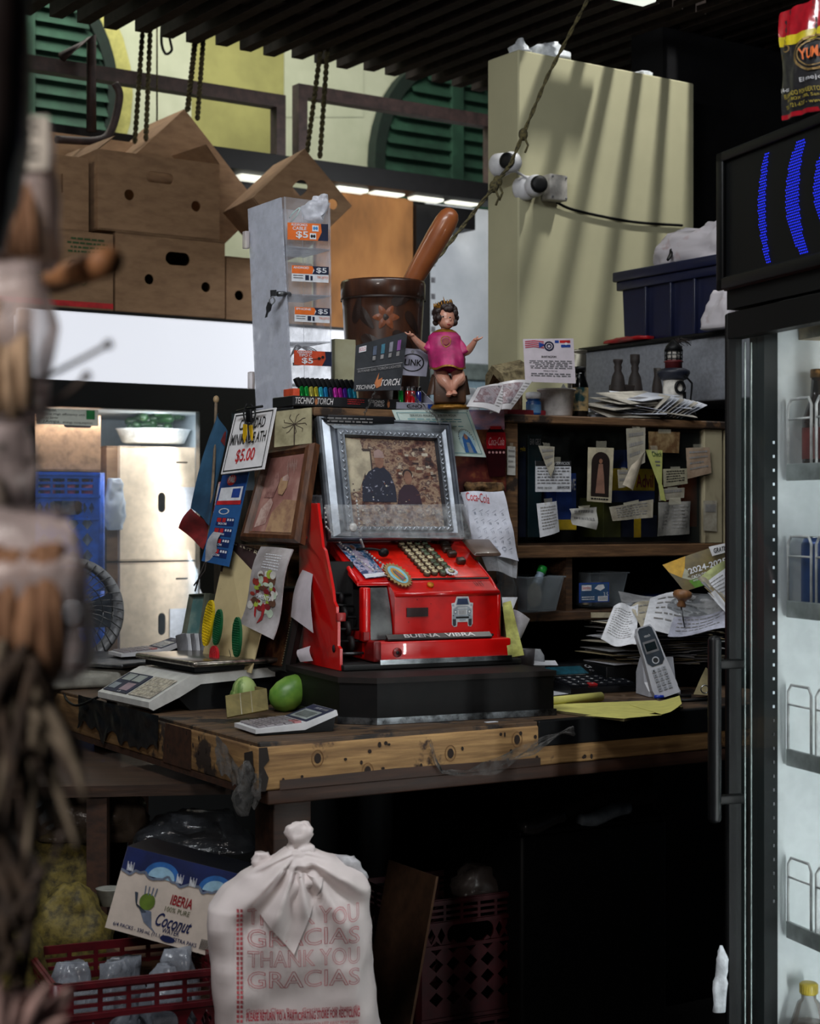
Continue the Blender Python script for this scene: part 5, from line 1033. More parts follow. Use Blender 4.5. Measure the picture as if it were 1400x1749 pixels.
# fan
FG = m('fan_grey_plastic', (150, 152, 156), .4); FN = Loc(*(P(140, 1030, 4.6).xy), 0); cz_ = EYE - (1035 - 874.5) / F * 4.6
t = thing('desk_fan', 'grey round desk fan with wire guard behind the rear scale', 'fan', P(110, 1200, 4.6) + Vector((0, 0, 0)))
M_ = T(P(115, 1045, 4.6)) @ Rt(22) @ Rt(90, 'X'); r_ = .148
q = MB(); q.lathe(M_, [(r_ * .92, -.04), (r_, -.03), (r_, .03), (r_ * .92, .04), (r_ * .86, .035), (r_ * .86, -.035)], FG, 40, cap=False); q.build('outer_ring', t)
q = MB()
for i in range(36):
    a = i * math.tau / 36; pts_ = [M_ @ Vector((r_ * k * math.cos(a + (1 - k) * .5), r_ * k * math.sin(a + (1 - k) * .5), .045 + .02 * (1 - k))) for k in (.25, .5, .75, .96)]; q.tube(pts_, .0016, STL, 4)
for k in (.4, .58, .76): q.tube([M_ @ Vector((r_ * k * math.cos(i * math.tau / 40), r_ * k * math.sin(i * math.tau / 40), .046 + .02 * (1 - k))) for i in range(41)], .0014, STL, 4)
q.build('guard', t)
MB().lathe(M_, [(.04, .045), (.036, .068), (.02, .074)], FG, 24).build('hub_cap', t)
for i in range(4):
    a = i * math.tau / 4; c0 = M_ @ Rt(math.degrees(a)); q = MB(); q.grid(lambda u, v: c0 @ Vector((.02 + .1 * u, -.045 + .09 * v * (.6 + .5 * u), -.015 + .03 * v)), 6, 4, m('fan_blade_smoke', (90, 96, 104), .3)); q.build('blade', t)
bz = CT + .002; c_ = P(115, 1045, 4.6); q = MB(); q.cyl(T((c_.x, c_.y + .06, bz)), .02, .01, c_.z - bz - .05, FG); q.build('stand', t); q = MB(); q.lathe(T((c_.x, c_.y + .05, bz)), [(.09, 0), (.095, .01), (.05, .025), (.02, .03)], FG, 28); q.build('base', t)
q = MB(); q.cyl(M_, .05, -.1, -.02, FG, r2=.055); q.build('motor', t)
# ================================================================ HANGINGS ON THE LEFT END OF THE SHELF
def hang(q4, mt, lab, name, cat, th=.0015, bend=None, fn=None, back=None, grp=None, n=1):
    S = S4(*q4, bend=bend); t = MB(); t.slab(S, mt, th, 10 if bend else n, 10 if bend else n, back)
    if fn: fn(t, S)
    o = t.build(name); tag(o, lab, cat, grp); return o, S
# records / magazines stacked upright between the hangings
PGE = mr('stacked_page_edges', [(.40, (22, 20, 19)), (.55, (96, 88, 74)), (.6, (40, 36, 32))], 9, .9, (60, 60, .8))
t = thing('magazine_rack', 'rack of old papers standing on edge at the left end of the shelf', 'rack', SH.pt(-.05, .2, CT))
q = MB(); q.box(SM, -.045, -.012, .06, .44, CT + .03, ST - .18, PGE); q.build('paper_stack', t)
q = MB(); q.box(SM, -.05, -.012, .04, .46, CT + .0, CT + .03, WD); q.box(SM, -.048, -.012, .045, .06, CT + .03, ST - .16, WDE, .002, 1); q.box(SM, -.05, -.012, .04, .46, CT + .33, CT + .345, WDE, .002, 1); q.build('frame', t)
# clock face / beige board at top
def clk(q, S):
    for k in range(9): a = k * .7; q.line(S, [(.55, .42), (.55 + .3 * math.cos(a), .42 + .22 * math.sin(a)), (.55 + .34 * math.cos(a + .2), .42 + .3 * math.sin(a + .2))], .0016, m('brown_stem_print', (60, 46, 34), .8), .0006)
    q.line(S, [(.55, .42), (.55, 1)], .003, m('brown_stem_print', None), .0006)
hang([(470, 703, 3.74), (531, 696, 3.70), (531, 757, 3.69), (468, 764, 3.73)], mr('stained_beige_board', [(.35, (120, 112, 84)), (.6, (168, 160, 128))], 14, .8), 'stained beige board with a dark dried flower mark above the framed picture', 'beige_board', 'board', .004, fn=clk)
# PLASTIC SIGN
def sgn(q, S):
    for a, b_, c_, d in ((.04, .03, .96, .05), (.04, .95, .96, .97), (.04, .03, .055, .97), (.945, .03, .96, .97)): q.patch(S, a, b_, c_, d, INK, .0008)
    q.text(S, 'CANTIDAD', .20, .12, .82, .30, INK, .001, bold=.012); q.text(S, 'MINIMA DE ATH', .07, .36, .90, .54, INK, .001, bold=.012); q.text(S, '$5.00', .28, .62, .72, .86, RED, .001, bold=.012)
t = thing('price_sign', 'tilted white sign with black and red lettering and a $5.00 price', 'sign', P(420, 808, 3.80))
S = S4((401, 707, 3.84), (471, 696, 3.735), (450, 801, 3.70), (377, 810, 3.80)); q = MB(); q.slab(S, m('white_sign_board', (216, 214, 216), .5, var=.05), .003); q.build('board', t); q = MB(); sgn(q, S); q.build('lettering', t, label='black and red letters with a thin black border')
t = thing('binder_clip', 'black clip and keys holding the top edge of the white price sign', 'clip', P(425, 705, 3.76))
q = MB(); q.tube([P(422, 690, 3.76), P(416, 705, 3.76), P(420, 722, 3.75), P(430, 722, 3.75), P(436, 706, 3.75), P(428, 690, 3.76)], .002, BLK, 6, 5); q.tube([P(404, 703, 3.80), P(420, 698, 3.77), P(448, 694, 3.73)], .0028, BLK, 6); q.box(T(P(427, 712, 3.755)) @ Rt(-50), -.010, .010, -.006, .0, -.012, .016, BLK, .002); q.build('clip', t)
q = MB(); q.prism(T(P(419, 742, 3.75)) @ Rt(-50) @ Rt(8, 'Y'), [(-.007, .022), (.006, .022), (.008, .0), (.002, -.018), (-.004, -.006)], -.004, -.001, m('yellow_key_plastic', (214, 170, 20), .4)); q.prism(T(P(431, 742, 3.745)) @ Rt(-50) @ Rt(-8, 'Y'), [(-.006, .02), (.005, .02), (.004, .0), (.0, -.014), (-.004, -.002)], -.004, -.001, m('yellow_key_plastic', None)); q.tube([P(423, 722, 3.745), P(425, 752, 3.74)], .0016, BLK, 5); q.build('key', t)
# FLAG
t = thing('small_flag', 'small faded blue and red flag on a wooden stick', 'flag', P(350, 960, 4.0))
STK = m('pale_stick_wood', (130, 112, 92), .8, var=.3)
q = MB(); q.tube([P(369, 684, 4.0), P(366, 780, 3.98), P(360, 880, 3.96), P(352, 960, 3.95)], .0035, STK, 8); q.ell(T(P(369, 682, 4.0)), (0, 0, 0), (.007, .007, .009), m('pale_wood_bead', (190, 160, 120), .5)); q.build('pole', t)
def fq(a, b_, c_, d, mt, sd, nm):
    S = S4(a, b_, c_, d, bend=lambda u, v: .012 * math.sin(u * 5 + v * 3)); q = MB(); q.slab(S, mt, .001, 12, 12); q.build(nm, t)
fq((373, 705, 4.0), (384, 735, 3.98), (362, 900, 3.95), (326, 868, 3.97), m('faded_blue_cloth', (44, 86, 116), .9, var=.4, c2=(26, 58, 84), scale=10), 1, 'cloth')
fq((326, 868, 3.97), (362, 900, 3.95), (350, 940, 3.95), (305, 902, 3.97), m('dark_red_cloth', (116, 24, 26), .9, var=.3), 2, 'cloth')
q = MB(); q.slab(S4((377, 722, 4.0), (386, 738, 3.99), (384, 762, 3.98), (374, 750, 3.99)), m('dark_red_cloth', None), .001); q.build('cloth', t)
# BATTERY CARD
def btc(q, S):
    q.patch(S, .0, .0, .98, .33, m('blue_card_print', (26, 62, 124), .5), .0006); q.patch(S, .08, .15, .92, .30, WHT, .0009); q.patch(S, .05, .30, .95, .345, RED, .001); q.text(S, 'PAL', .30, .02, .55, .10, WHT, .0014, bold=.015); q.disc(S, .42, .07, .17, .06, m('bright_red_print', (210, 40, 36), .5), .001); q.text(S, 'PALI', .3, .04, .54, .1, WHT, .0016, bold=.015)
    q.patch(S, .55, .17, .85, .27, BLU, .0011); q.ring(S, .4, .42, .2, .035, .25, WHT, .001)
    for r in range(4):
        y = .49 + r * .115; q.patch(S, .2, y, .86, y + .09, m('deep_blue_box_print', (16, 42, 100), .5), .0009); q.patch(S, .22, y + .005, .38, y + .05, RED, .0012); q.patch(S, .42, y + .005, .55, y + .05, RED, .0012); q.text(S, 'BOOM', .3, y + .055, .6, y + .08, WHT, .0012, bold=.012)
        for k in range(3): q.patch(S, .6 + k * .09, y + .01, .66 + k * .09, y + .035, WHT, .0012)
hang([(380, 812, 3.85), (425, 806, 3.78), (390, 968, 3.76), (344, 958, 3.84)], m('blue_blister_card', (44, 92, 150), .4, var=.1), 'narrow blue card of small carded goods hanging under the price sign', 'blister_card', 'card', .002, fn=btc)
hang([(373, 824, 3.93), (386, 818, 3.90), (377, 872, 3.89), (364, 876, 3.92)], mr('red_white_print', [(.45, (176, 40, 44)), (.52, (206, 200, 200))], 70, .5), 'narrow red and white printed card behind the blue card', 'printed_card', 'card')
S = S4((368, 905, 3.83), (384, 905, 3.81), (366, 950, 3.80), (346, 958, 3.82), bend=lambda u, v: .01 * math.sin(v * 4)); q = MB(); q.slab(S, m('grey_white_cloth', (170, 170, 176), .8), .001, 6, 8); tag(q.build('plastic_strip'), 'small white plastic strip left of the blue card', 'plastic')
# FRAMED OLD PHOTO
t = thing('picture_frame', 'dark wooden frame with a faded pinkish portrait, tilted left of the register', 'picture frame', P(470, 925, 3.75))
BFR = mwood('brown_frame_wood', (58, 34, 22), (104, 66, 42), 0, 8, (10, 10, 2), .35, coat=.4)
FS2 = S4((455, 770, 3.80), (538, 756, 3.68), (512, 928, 3.63), (411, 922, 3.76)); q = MB()
def frame4(q, S, w0, w1, mt, h=.012, steps=((0, 0), (.25, .010), (.6, .012), (.8, .006), (1, .002))):
    def C_(k): return [(w0 * k, w1 * k), (1 - w0 * k, w1 * k), (1 - w0 * k, 1 - w1 * k), (w0 * k, 1 - w1 * k)]
    for (k0, h0), (k1, h1) in zip(steps, steps[1:]):
        a, b_ = C_(k0), C_(k1)
        for i in range(4): j = (i + 1) % 4; q.add([S.pt(*a[i], h0), S.pt(*a[j], h0), S.pt(*b_[j], h1), S.pt(*b_[i], h1)], [(0, 1, 2, 3)], mt)
    q.slab(Sheet([S.pt(0, 0, -.001), S.pt(1, 0, -.001), S.pt(1, 1, -.001), S.pt(0, 1, -.001)]), mt, .014)
frame4(q, FS2, .16, .10, BFR); q.build('moulding', t)
S = Sheet([FS2.pt(.15, .1, .0015), FS2.pt(.85, .1, .0015), FS2.pt(.85, .9, .0015), FS2.pt(.15, .9, .0015)]); q = MB(); q.slab(S, mr('faded_pink_photo', [(.3, (116, 74, 66)), (.5, (150, 106, 98)), (.62, (176, 140, 128)), (.72, (190, 170, 150))], 14, .4, (1, 1, .6)), .001)
TAN = mr('faded_tan_print', [(.35, (140, 104, 84)), (.6, (172, 138, 104))], 40, .6); PKW = mr('faded_pinkwhite_print', [(.4, (150, 112, 104)), (.6, (186, 160, 150))], 50, .6)
q.poly(S, [(.45, .30), (.56, .26), (.66, .30), (.66, .42), (.58, .52), (.46, .5), (.42, .4)], TAN, .0005); q.poly(S, [(.5, .28), (.62, .25), (.68, .30), (.66, .34), (.5, .33)], PKW, .0008); q.poly(S, [(.05, .95), (.1, .7), (.3, .55), (.38, .62), (.3, .9)], PKW, .0006); q.poly(S, [(.35, 1), (.4, .75), (.65, .58), (1, .6), (1, 1)], TAN, .0005); q.poly(S, [(.1, .55), (.2, .3), (.35, .2), (.42, .35), (.35, .55)], mr('faded_rose_print', [(.4, (112, 70, 66)), (.6, (156, 116, 108))], 40, .6), .0004)
for i in range(14): q.line(S, [(.55 + i * .02, .05 + (i % 3) * .03), (.56 + i * .02, .16 + (i % 4) * .03)], .0008, PKW, .0009)
q.build('picture', t)
# INSOLE CARD
CRD = m('cream_display_card', (196, 178, 134), .7, var=.06, scale=12)
t = thing('insole_card', 'cream display card for shoe brushes with Sold spots, brown header', 'display card', P(400, 1130, 3.80))
SI = S4((388, 922, 3.83), (478, 950, 3.71), (428, 1150, 3.66), (345, 1122, 3.80)); q = MB(); q.slab(SI, CRD, .003); BH = m('dark_brown_header', (58, 38, 38), .6)
q.patch(SI, .0, .0, 1, .27, BH, .0006); q.text(SI, 'PLANT BRUSH', .12, .01, .9, .055, CRM, .001, bold=.012); q.poly(SI, [(.2, .13), (.3, .07), (.42, .09), (.46, .14), (.38, .17), (.3, .155), (.22, .18)], TAN, .001); q.words(SI, .6, .08, .95, .17, 4, CRM, .4)
for (x, y) in ((.16, .30), (.42, .30), (.70, .34), (.62, .60)):
    q.disc(SI, x + .02, y + .03, .05, .04, INK, .0012, 12); q.poly(SI, [(x + .05, y - .04), (x + .11, y - .04), (x + .07, y + .04), (x + .03, y + .03)], INK, .0012); q.text(SI, 'Sold', x - .08, y + .08, x + .12, y + .115, m('brown_ink', (60, 44, 28), .8), .001)
q.line(SI, [(.45, .83), (.6, .95)], .002, INK, .0012); q.build('card', t)
def brush(cx, cy, d, mt, lab, rot, ln=.052, w_=.017):
    M_ = T(P(cx, cy, d)) @ Rt(-48) @ Rt(rot, 'Y'); t2 = thing('shoe_brush', lab, 'brush', M_.translation, 'oval brushes on the cream card')
    q = MB(); ol = [(w_ * math.cos(a), ln * math.sin(a) * (1 + .0 * a)) for a in [i * math.tau / 28 for i in range(28)]]; q.prism(M_, ol, -.008, -.002, mt); q.build('body', t2)
    q = MB(); 
    for i in range(-2, 3):
        for j in range(-7, 8):
            x, z = i * w_ * .33, j * ln * .12
            if (x / w_) ** 2 + (z / ln) ** 2 < .85: q.cyl(M_ @ T((x, -.008, z)) @ Rt(90, 'X'), .0014, 0, .0018, mt, n=5)
    q.build('bristle_dots', t2)
GB = m('green_brush_plastic', (14, 92, 52), .45); YB = m('yellow_brush_plastic', (222, 190, 24), .45); RB = m('red_brush_plastic', (190, 30, 40), .45)
brush(359, 1064, 3.72, YB, 'yellow oval brush at the left of the cream card', 14); brush(375, 1071, 3.70, GB, 'left green oval brush beside the yellow one', 12, .040, .014); brush(408, 1088, 3.65, GB, 'right green oval brush, standing upright on the cream card', 3, .043, .015); brush(369, 1120, 3.70, RB, 'red oval brush low on the cream card behind the scale', 5, .022, .015)
# PLASTIC SACHET
def sach(q, S):
    rd = random.Random(3); cols = [(120, 30, 36), (150, 168, 60), (176, 190, 170), (90, 60, 44), (200, 196, 190), (150, 50, 40)]
    for i in range(60): q.disc(S, rd.uniform(.14, .84), rd.uniform(.34, .76), rd.uniform(.04, .11), rd.uniform(.02, .05), m('veg_print_%s' % 'abcdef'[i % 6], cols[i % 6], .5), .0008 + i * .00003, 10, 0, 360)
    q.poly(S, [(.52, .66), (.62, .7), (.6, .85), (.48, .92), (.54, .82)], m('chili_red_print', (150, 24, 30), .5), .002); q.poly(S, [(.28, .7), (.34, .7), (.4, .86), (.34, .84)], m('chili_red_print', None), .002)
    q.disc(S, .62, .34, .1, .05, m('veg_print_b', None), .002); q.text(S, 'PIMIENTA', .3, .58, .75, .63, WHT, .0024, bold=.02); q.words(S, .3, .1, .8, .3, 6, WHT, .3, .001, ctr=True)
hang([(448, 935, 3.72), (503, 940, 3.65), (462, 1090, 3.58), (405, 1062, 3.66)], mr('frosted_sachet_film', [(.35, (122, 116, 114)), (.65, (170, 164, 166))], 14, .35), 'frosted sachet printed with chilies and vegetables hanging over the cream card', 'seasoning_sachet', 'packet', .003, bend=lambda u, v: .010 * math.sin(v * 5 + .5) + .004 * math.sin(u * 3), fn=sach)
# DARK FRAME lower right, green frame
t = thing('picture_frame', 'black beaded frame with a dark brown religious print behind the sachet', 'picture frame', P(465, 1150, 3.78)); S = S4((452, 1003, 3.80), (522, 1000, 3.70), (492, 1150, 3.66), (420, 1140, 3.78)); q = MB(); frame4(q, S, .12, .07, m('black_frame_lacquer', (26, 26, 24), .4)); q.build('moulding', t)
q = MB(); 
for k in range(30): q.ell(T(S.pt(.885, .06 + k * .029, .008)), (0, 0, 0), (.0018, .0018, .0018), m('tarnished_bead', (130, 120, 90), .4), 6, 4)
q.build('bead_edge', t); q = MB(); q.slab(Sheet([S.pt(.12, .07, .002), S.pt(.88, .07, .002), S.pt(.88, .93, .002), S.pt(.12, .93, .002)]), mr('dark_brown_print_mix', [(.35, (26, 16, 14)), (.5, (70, 34, 24)), (.62, (120, 80, 50)), (.7, (50, 26, 24))], 26, .4, (1, 1, .5)), .001); q.build('picture', t)
t = thing('picture_frame', 'small grey green frame with a pale print at the far left of the shelf end', 'picture frame', P(335, 1110, 3.98)); S = S4((328, 1015, 4.0), (359, 1013, 3.94), (346, 1110, 3.92), (312, 1100, 3.98)); q = MB(); frame4(q, S, .14, .06, m('grey_green_frame_paint', (84, 88, 74), .6)); q.build('moulding', t)
q = MB(); q.slab(Sheet([S.pt(.14, .06, .002), S.pt(.86, .06, .002), S.pt(.86, .94, .002), S.pt(.14, .94, .002)]), mr('pale_teal_print', [(.4, (84, 120, 120)), (.6, (140, 160, 150))], 14, .4), .001); q.build('picture', t)
for i in range(5):
    S = S4((300 + i * 9, 1088 - (i % 2) * 6, 3.98), (318 + i * 7, 1082, 3.90), (322 + i * 7, 1120, 3.88), (306 + i * 8, 1125, 3.94), bend=lambda u, v: .01 * math.sin(u * 3)); q = MB(); q.slab(S, WHT if i % 2 else GRY, .001, 6, 4); tag(q.build('paper_slip'), 'curled slip of paper standing behind the front scale', 'paper', 'curled slips behind the front scale')
hang([(528, 955, 3.72), (542, 950, 3.68), (532, 1080, 3.58), (494, 1052, 3.68)], m('pinkish_white_paper', (200, 190, 196), .8, var=.05), 'white paper sheet hanging at the left side of the red register', 'paper_sheet', 'paper', .0006, bend=lambda u, v: .010 * math.sin(v * 3.5))
hang([(508, 1110, 3.66), (530, 1103, 3.64), (533, 1128, 3.60), (512, 1130, 3.64)], m('pinkish_white_paper', None), 'small torn paper corner low at the left side of the register', 'paper_scrap', 'paper', .0006, bend=lambda u, v: .006 * math.sin(v * 3.5))
q = MB()
q.tube([P(352, 955, 3.93), P(340, 985, 3.92), P(333, 1010, 3.9)], .002, BRN, 6); q.tube([P(354, 950, 3.93), P(350, 975, 3.92), P(331, 1000, 3.9)], .002, BRN, 6); tag(q.build('dry_twig'), 'two dark dry twigs hanging under the flag', 'twig')

# ================================================================ POSTERS RIGHT OF THE SILVER FRAME
t = thing('poster', 'glossy poster with a cola bottle and food, right of the silver frame', 'poster', SH.q(830, 870, -.012))
S = Sheet([SH.q(x, y, -.014) for x, y in ((735, 700), (862, 700), (866, 840), (770, 840))], bend=lambda u, v: .004 * math.sin(u * 5)); q = MB(); q.slab(S, mr('poster_dark_mix', [(.35, (40, 22, 26)), (.5, (96, 40, 36)), (.62, (150, 100, 60)), (.72, (60, 30, 34))], 12, .35), .001, 10, 6)
q.grid(lambda u, v: S.pt(.0 + u, .0 + .24 * v, .0007), 10, 3, mr('poster_sky_mix', [(.35, (150, 60, 72)), (.5, (190, 150, 170)), (.62, (120, 130, 176))], 7, .35, (1, 1, 3))); q.build('sheet', t)
q = MB(); B_ = Sheet([SH.q(x, y, -.018) for x, y in ((829, 728), (863, 728), (865, 814), (831, 814))]); CB_ = m('cola_dark', (44, 10, 14), .15); CR_ = m('cola_label_red', (150, 16, 26), .3)
q.poly(B_, [(.2, .04), (.3, 0), (.7, 0), (.8, .04), (.95, .12), (1, .3), (.96, .5), (1, .7), (.9, 1), (.1, 1), (0, .7), (.04, .5), (0, .3), (.05, .12)], CB_, .0005); q.poly(B_, [(.04, .12), (.96, .12), (1, .3), (.97, .45), (.03, .45), (0, .3)], CR_, .001); q.patch(B_, .22, .0, .78, .06, RED, .001); q.text(B_, 'Coca-Cola', .12, .22, .9, .38, m('label_pinkwhite', (200, 150, 150), .5), .0014, shear=.4)
for i in range(5): q.disc(B_, .15 + i * .18, .52, .06, .025, m('label_pinkwhite', None), .001, 8)
q.build('bottle_print', t)
def cert(q, S):
    for a in ((.04, .06, .96, .07), (.04, .93, .96, .94), (.04, .06, .047, .94), (.953, .06, .96, .94)): q.patch(S, *a, TEAL, .0008)
    q.text(S, 'SERVICIO ANUNCIO A BUEN AGUA', .2, .1, .8, .15, INK, .001); q.words(S, .15, .2, .85, .4, 4, TEAL, .3)
    q.disc(S, .82, .68, .10, .24, m('pale_blue_halo', (170, 200, 210), .6), .0008)
    q.poly(S, [(.82, .5), (.87, .6), (.90, .92), (.74, .92), (.77, .6)], m('cloak_blue_print', (40, 90, 150), .6), .0011); q.disc(S, .82, .58, .025, .06, m('skin_tone_print', None), .0014); q.poly(S, [(.8, .7), (.84, .7), (.85, .92), (.79, .92)], m('cloak_grey_print', (120, 130, 140), .6), .0014)
    for k in range(14): a = R(180 + k * 14); q.disc(S, .82 + .095 * math.cos(a), .62 + .2 * math.sin(a), .006, .014, INK, .0014, 6)
    q.disc(S, .97, .03, .006, .012, INK, .0015, 8)
hang([(669, 700, 3.815), (800, 700, 3.925), (830, 781, 3.935), (700, 775, 3.81)], mr('pale_mint_certificate', [(.4, (176, 192, 184)), (.6, (196, 208, 202))], 10, .6), 'pale mint certificate with a small praying figure, pinned behind the silver frame', 'certificate', 'certificate', .001, fn=cert)
# burlap and calendar bag
q = MB(); bag(q, SH.at(826, -.03, SH.z(826, 840, -.03)), [(0, -.045, .055, .02), (.012, -.05, .055, .03), (.022, -.045, .05, .02)], mr('brown_burlap', [(.4, (70, 50, 30)), (.6, (120, 90, 56))], 90, .95), .004, 50); tag(q.build('burlap_strip'), 'rolled brown burlap strip above the white cola calendar', 'cloth')
def cal(q, S):
    q.text(S, 'Coca-Cola', .08, .03, .62, .17, RED, .0012, shear=.35, rot=.03)
    ln = m('faint_grid_ink', (140, 146, 160), .8)
    for i in range(5):
        for j in range(5): x = .16 + j * .16; y = .27 + i * .14; q.line(S, [(x, y + .04), (x + .10, y)], .0008, ln, .001); q.text(S, str(5 * i + j + 1), x + .03, y + .05, x + .08, y + .09, ln, .0012)
    for j in range(3): q.ring(S, .3 + j * .2, .86, .05, .03, .2, ln, .0012)
hang([(786, 841, 3.88), (860, 838, 3.90), (886, 958, 3.87), (812, 945, 3.84)], m('crinkled_calendar_paper', (196, 198, 210), .6, var=.08, bump=.8, scale=30), 'crinkled white cola calendar sheet hanging right of the silver frame', 'calendar', 'calendar', .001, bend=lambda u, v: .006 * math.sin(u * 6 + v * 4) + .003 * math.sin(v * 13), fn=cal)
hang([(782, 845, 3.89), (797, 841, 3.88), (812, 945, 3.84), (800, 905, 3.87)], m('crinkled_calendar_paper', None), 'folded left flap of the cola calendar', 'plastic_sleeve', 'sleeve', .001, bend=lambda u, v: .01 * math.sin(v * 4))
S = S4((818, 940, 3.86), (886, 955, 3.88), (884, 985, 3.86), (832, 975, 3.84), bend=lambda u, v: .008 * math.sin(u * 5)); q = MB(); q.slab(S, mcl('calendar_sleeve', (176, 178, 184), .45, .3, .1, 30, .6), .001, 10, 4); tag(q.build('plastic_sleeve'), 'clear sleeve bottom hanging under the cola calendar', 'sleeve')
# papers right of the register
YGN = m('yellow_crumpled_paper', (176, 176, 96), .8, var=.2, bump=.8, scale=40)
S = S4((858, 1030, 3.72), (872, 1026, 3.72), (895, 1120, 3.68), (868, 1125, 3.66), bend=lambda u, v: .012 * math.sin(v * 9)); q = MB(); q.slab(S, YGN, .002, 6, 16); tag(q.build('crumpled_paper'), 'crumpled yellow paper strip hanging at the register right side', 'paper')
hang([(857, 1020, 3.78), (884, 1020, 3.80), (876, 1040, 3.79), (858, 1036, 3.78)], WHT, 'white paper corner sticking out behind the register right side', 'paper_scrap', 'paper', .0008)
hang([(872, 1040, 3.80), (905, 1058, 3.78), (890, 1090, 3.76), (878, 1128, 3.75)], m('dim_white_paper', (166, 162, 166), .8), 'curled white papers right of the crumpled yellow paper', 'curled_paper', 'paper', .0008, bend=lambda u, v: .018 * math.sin(u * 3))
q = MB(); M_ = T(PZ(898, 1136, CT + .05)) ; M_.translation.z = CT + .001; q.lathe(T(COU.at(898, .42, CT + .001).translation), [(.017, 0), (.019, .08), (.021, .105), (.018, .105), (.016, .01)], m('grey_cup_plastic', (70, 66, 70), .5), 18); tag(q.build('pen_cup'), 'dark grey cup right of the register', 'cup')
q = MB(); p = COU.at(916, .46, CT + .001).translation; bag(q, T(p), [(0, -.02, .02, .04), (.04, -.022, .022, .04), (.085, -.02, .018, .03), (.1, -.01, .01, .015)], m('pale_jug_plastic', (150, 152, 156), .4), .002, 20); tag(q.build('small_jug'), 'small pale jug behind the grey cup', 'jug')

# ================================================================ ACRYLIC TOWER
t = thing('display_tower', 'clear acrylic display tower with five shelves and orange $5 tags', 'display tower', P(500, 695, 3.82))
f_t = [(486, 336), (562, 346)]; f_b = [(497, 692), (566, 690)]; dF0, dF1 = 3.80, 3.86
# corners: front-left, front-right, back-right, back-left at top / bottom
FLt, FRt = P(486, 336, 3.80), P(562, 346, 3.86); FLb, FRb = P(497, 693, 3.80), P(566, 688, 3.86)
dv = SH.v * .13
BLt, BRt, BLb, BRb = FLt + dv, FRt + dv, FLb + dv, FRb + dv
def pane(c, th=.003, mt=ACR, nm='panel', lab=None):
    S = Sheet(c); q = MB(); q.slab(S, mt, th); q.build(nm, t, label=lab)
pane([FLt, BLt, BLb, FLb]); pane([FRt, BRt, BRb, FRb]); pane([BLt, BRt, BRb, BLb]); pane([FLt, FRt, FRb, FLb], .002, mcl('clear_acrylic', (225, 228, 238), .07, .1, .06, 20))
DT, DM = P(423, 357, 3.94), P(479, 337, 3.80); DB1, DB0 = P(499, 697, 3.76), P(437, 700, 3.90)
pane([DT, DM, DB1, DB0], .003, mcl('scuffed_acrylic_door', (196, 200, 214), .40, .25, .28, 30, .2), 'door', 'scuffed cloudy acrylic door standing open')
for k, y in enumerate((.24, .47, .70, .90)):
    pts_ = [FLt.lerp(FLb, y), FRt.lerp(FRb, y), BRt.lerp(BRb, y), BLt.lerp(BLb, y)]; q = MB(); q.slab(Sheet(pts_), ACR, .003); q.build('shelf', t)
for y0_, y1_, x in ((395, 425, 417), (635, 665, 426)): q = MB(); q.box(T(P(x + 3, (y0_ + y1_) / 2, 3.93)) @ Rt(-59), -.008, .008, -.006, .006, -.02, .02, mcl('hinge_acrylic', (225, 215, 215), .5, .1), .002); q.build('hinge', t)
q = MB(); c_ = P(476, 503, 3.78); q.tube([P(494, 503, 3.80), P(484, 502, 3.78), P(474, 502, 3.77)], .006, STL, 10); q.prism(T(P(468, 501, 3.77)) @ Rt(-50), [(-.012, -.007), (.006, -.006), (.006, .007), (-.012, .008)], -.002, .002, STL); q.build('lock', t)
q = MB(); q.tube([P(466, 506, 3.765), P(460, 512, 3.765), P(463, 520, 3.765), P(469, 514, 3.765), P(466, 506, 3.765)], .0015, STL, 6, 4); q.prism(T(P(459, 525, 3.765)) @ Rt(-50) @ Rt(28, 'Y'), [(-.008, .010), (.008, .010), (.009, -.004), (.003, -.012), (.003, -.022), (-.002, -.026), (-.003, -.012), (-.009, -.004)], -.001, .001, STL); q.build('key', t)
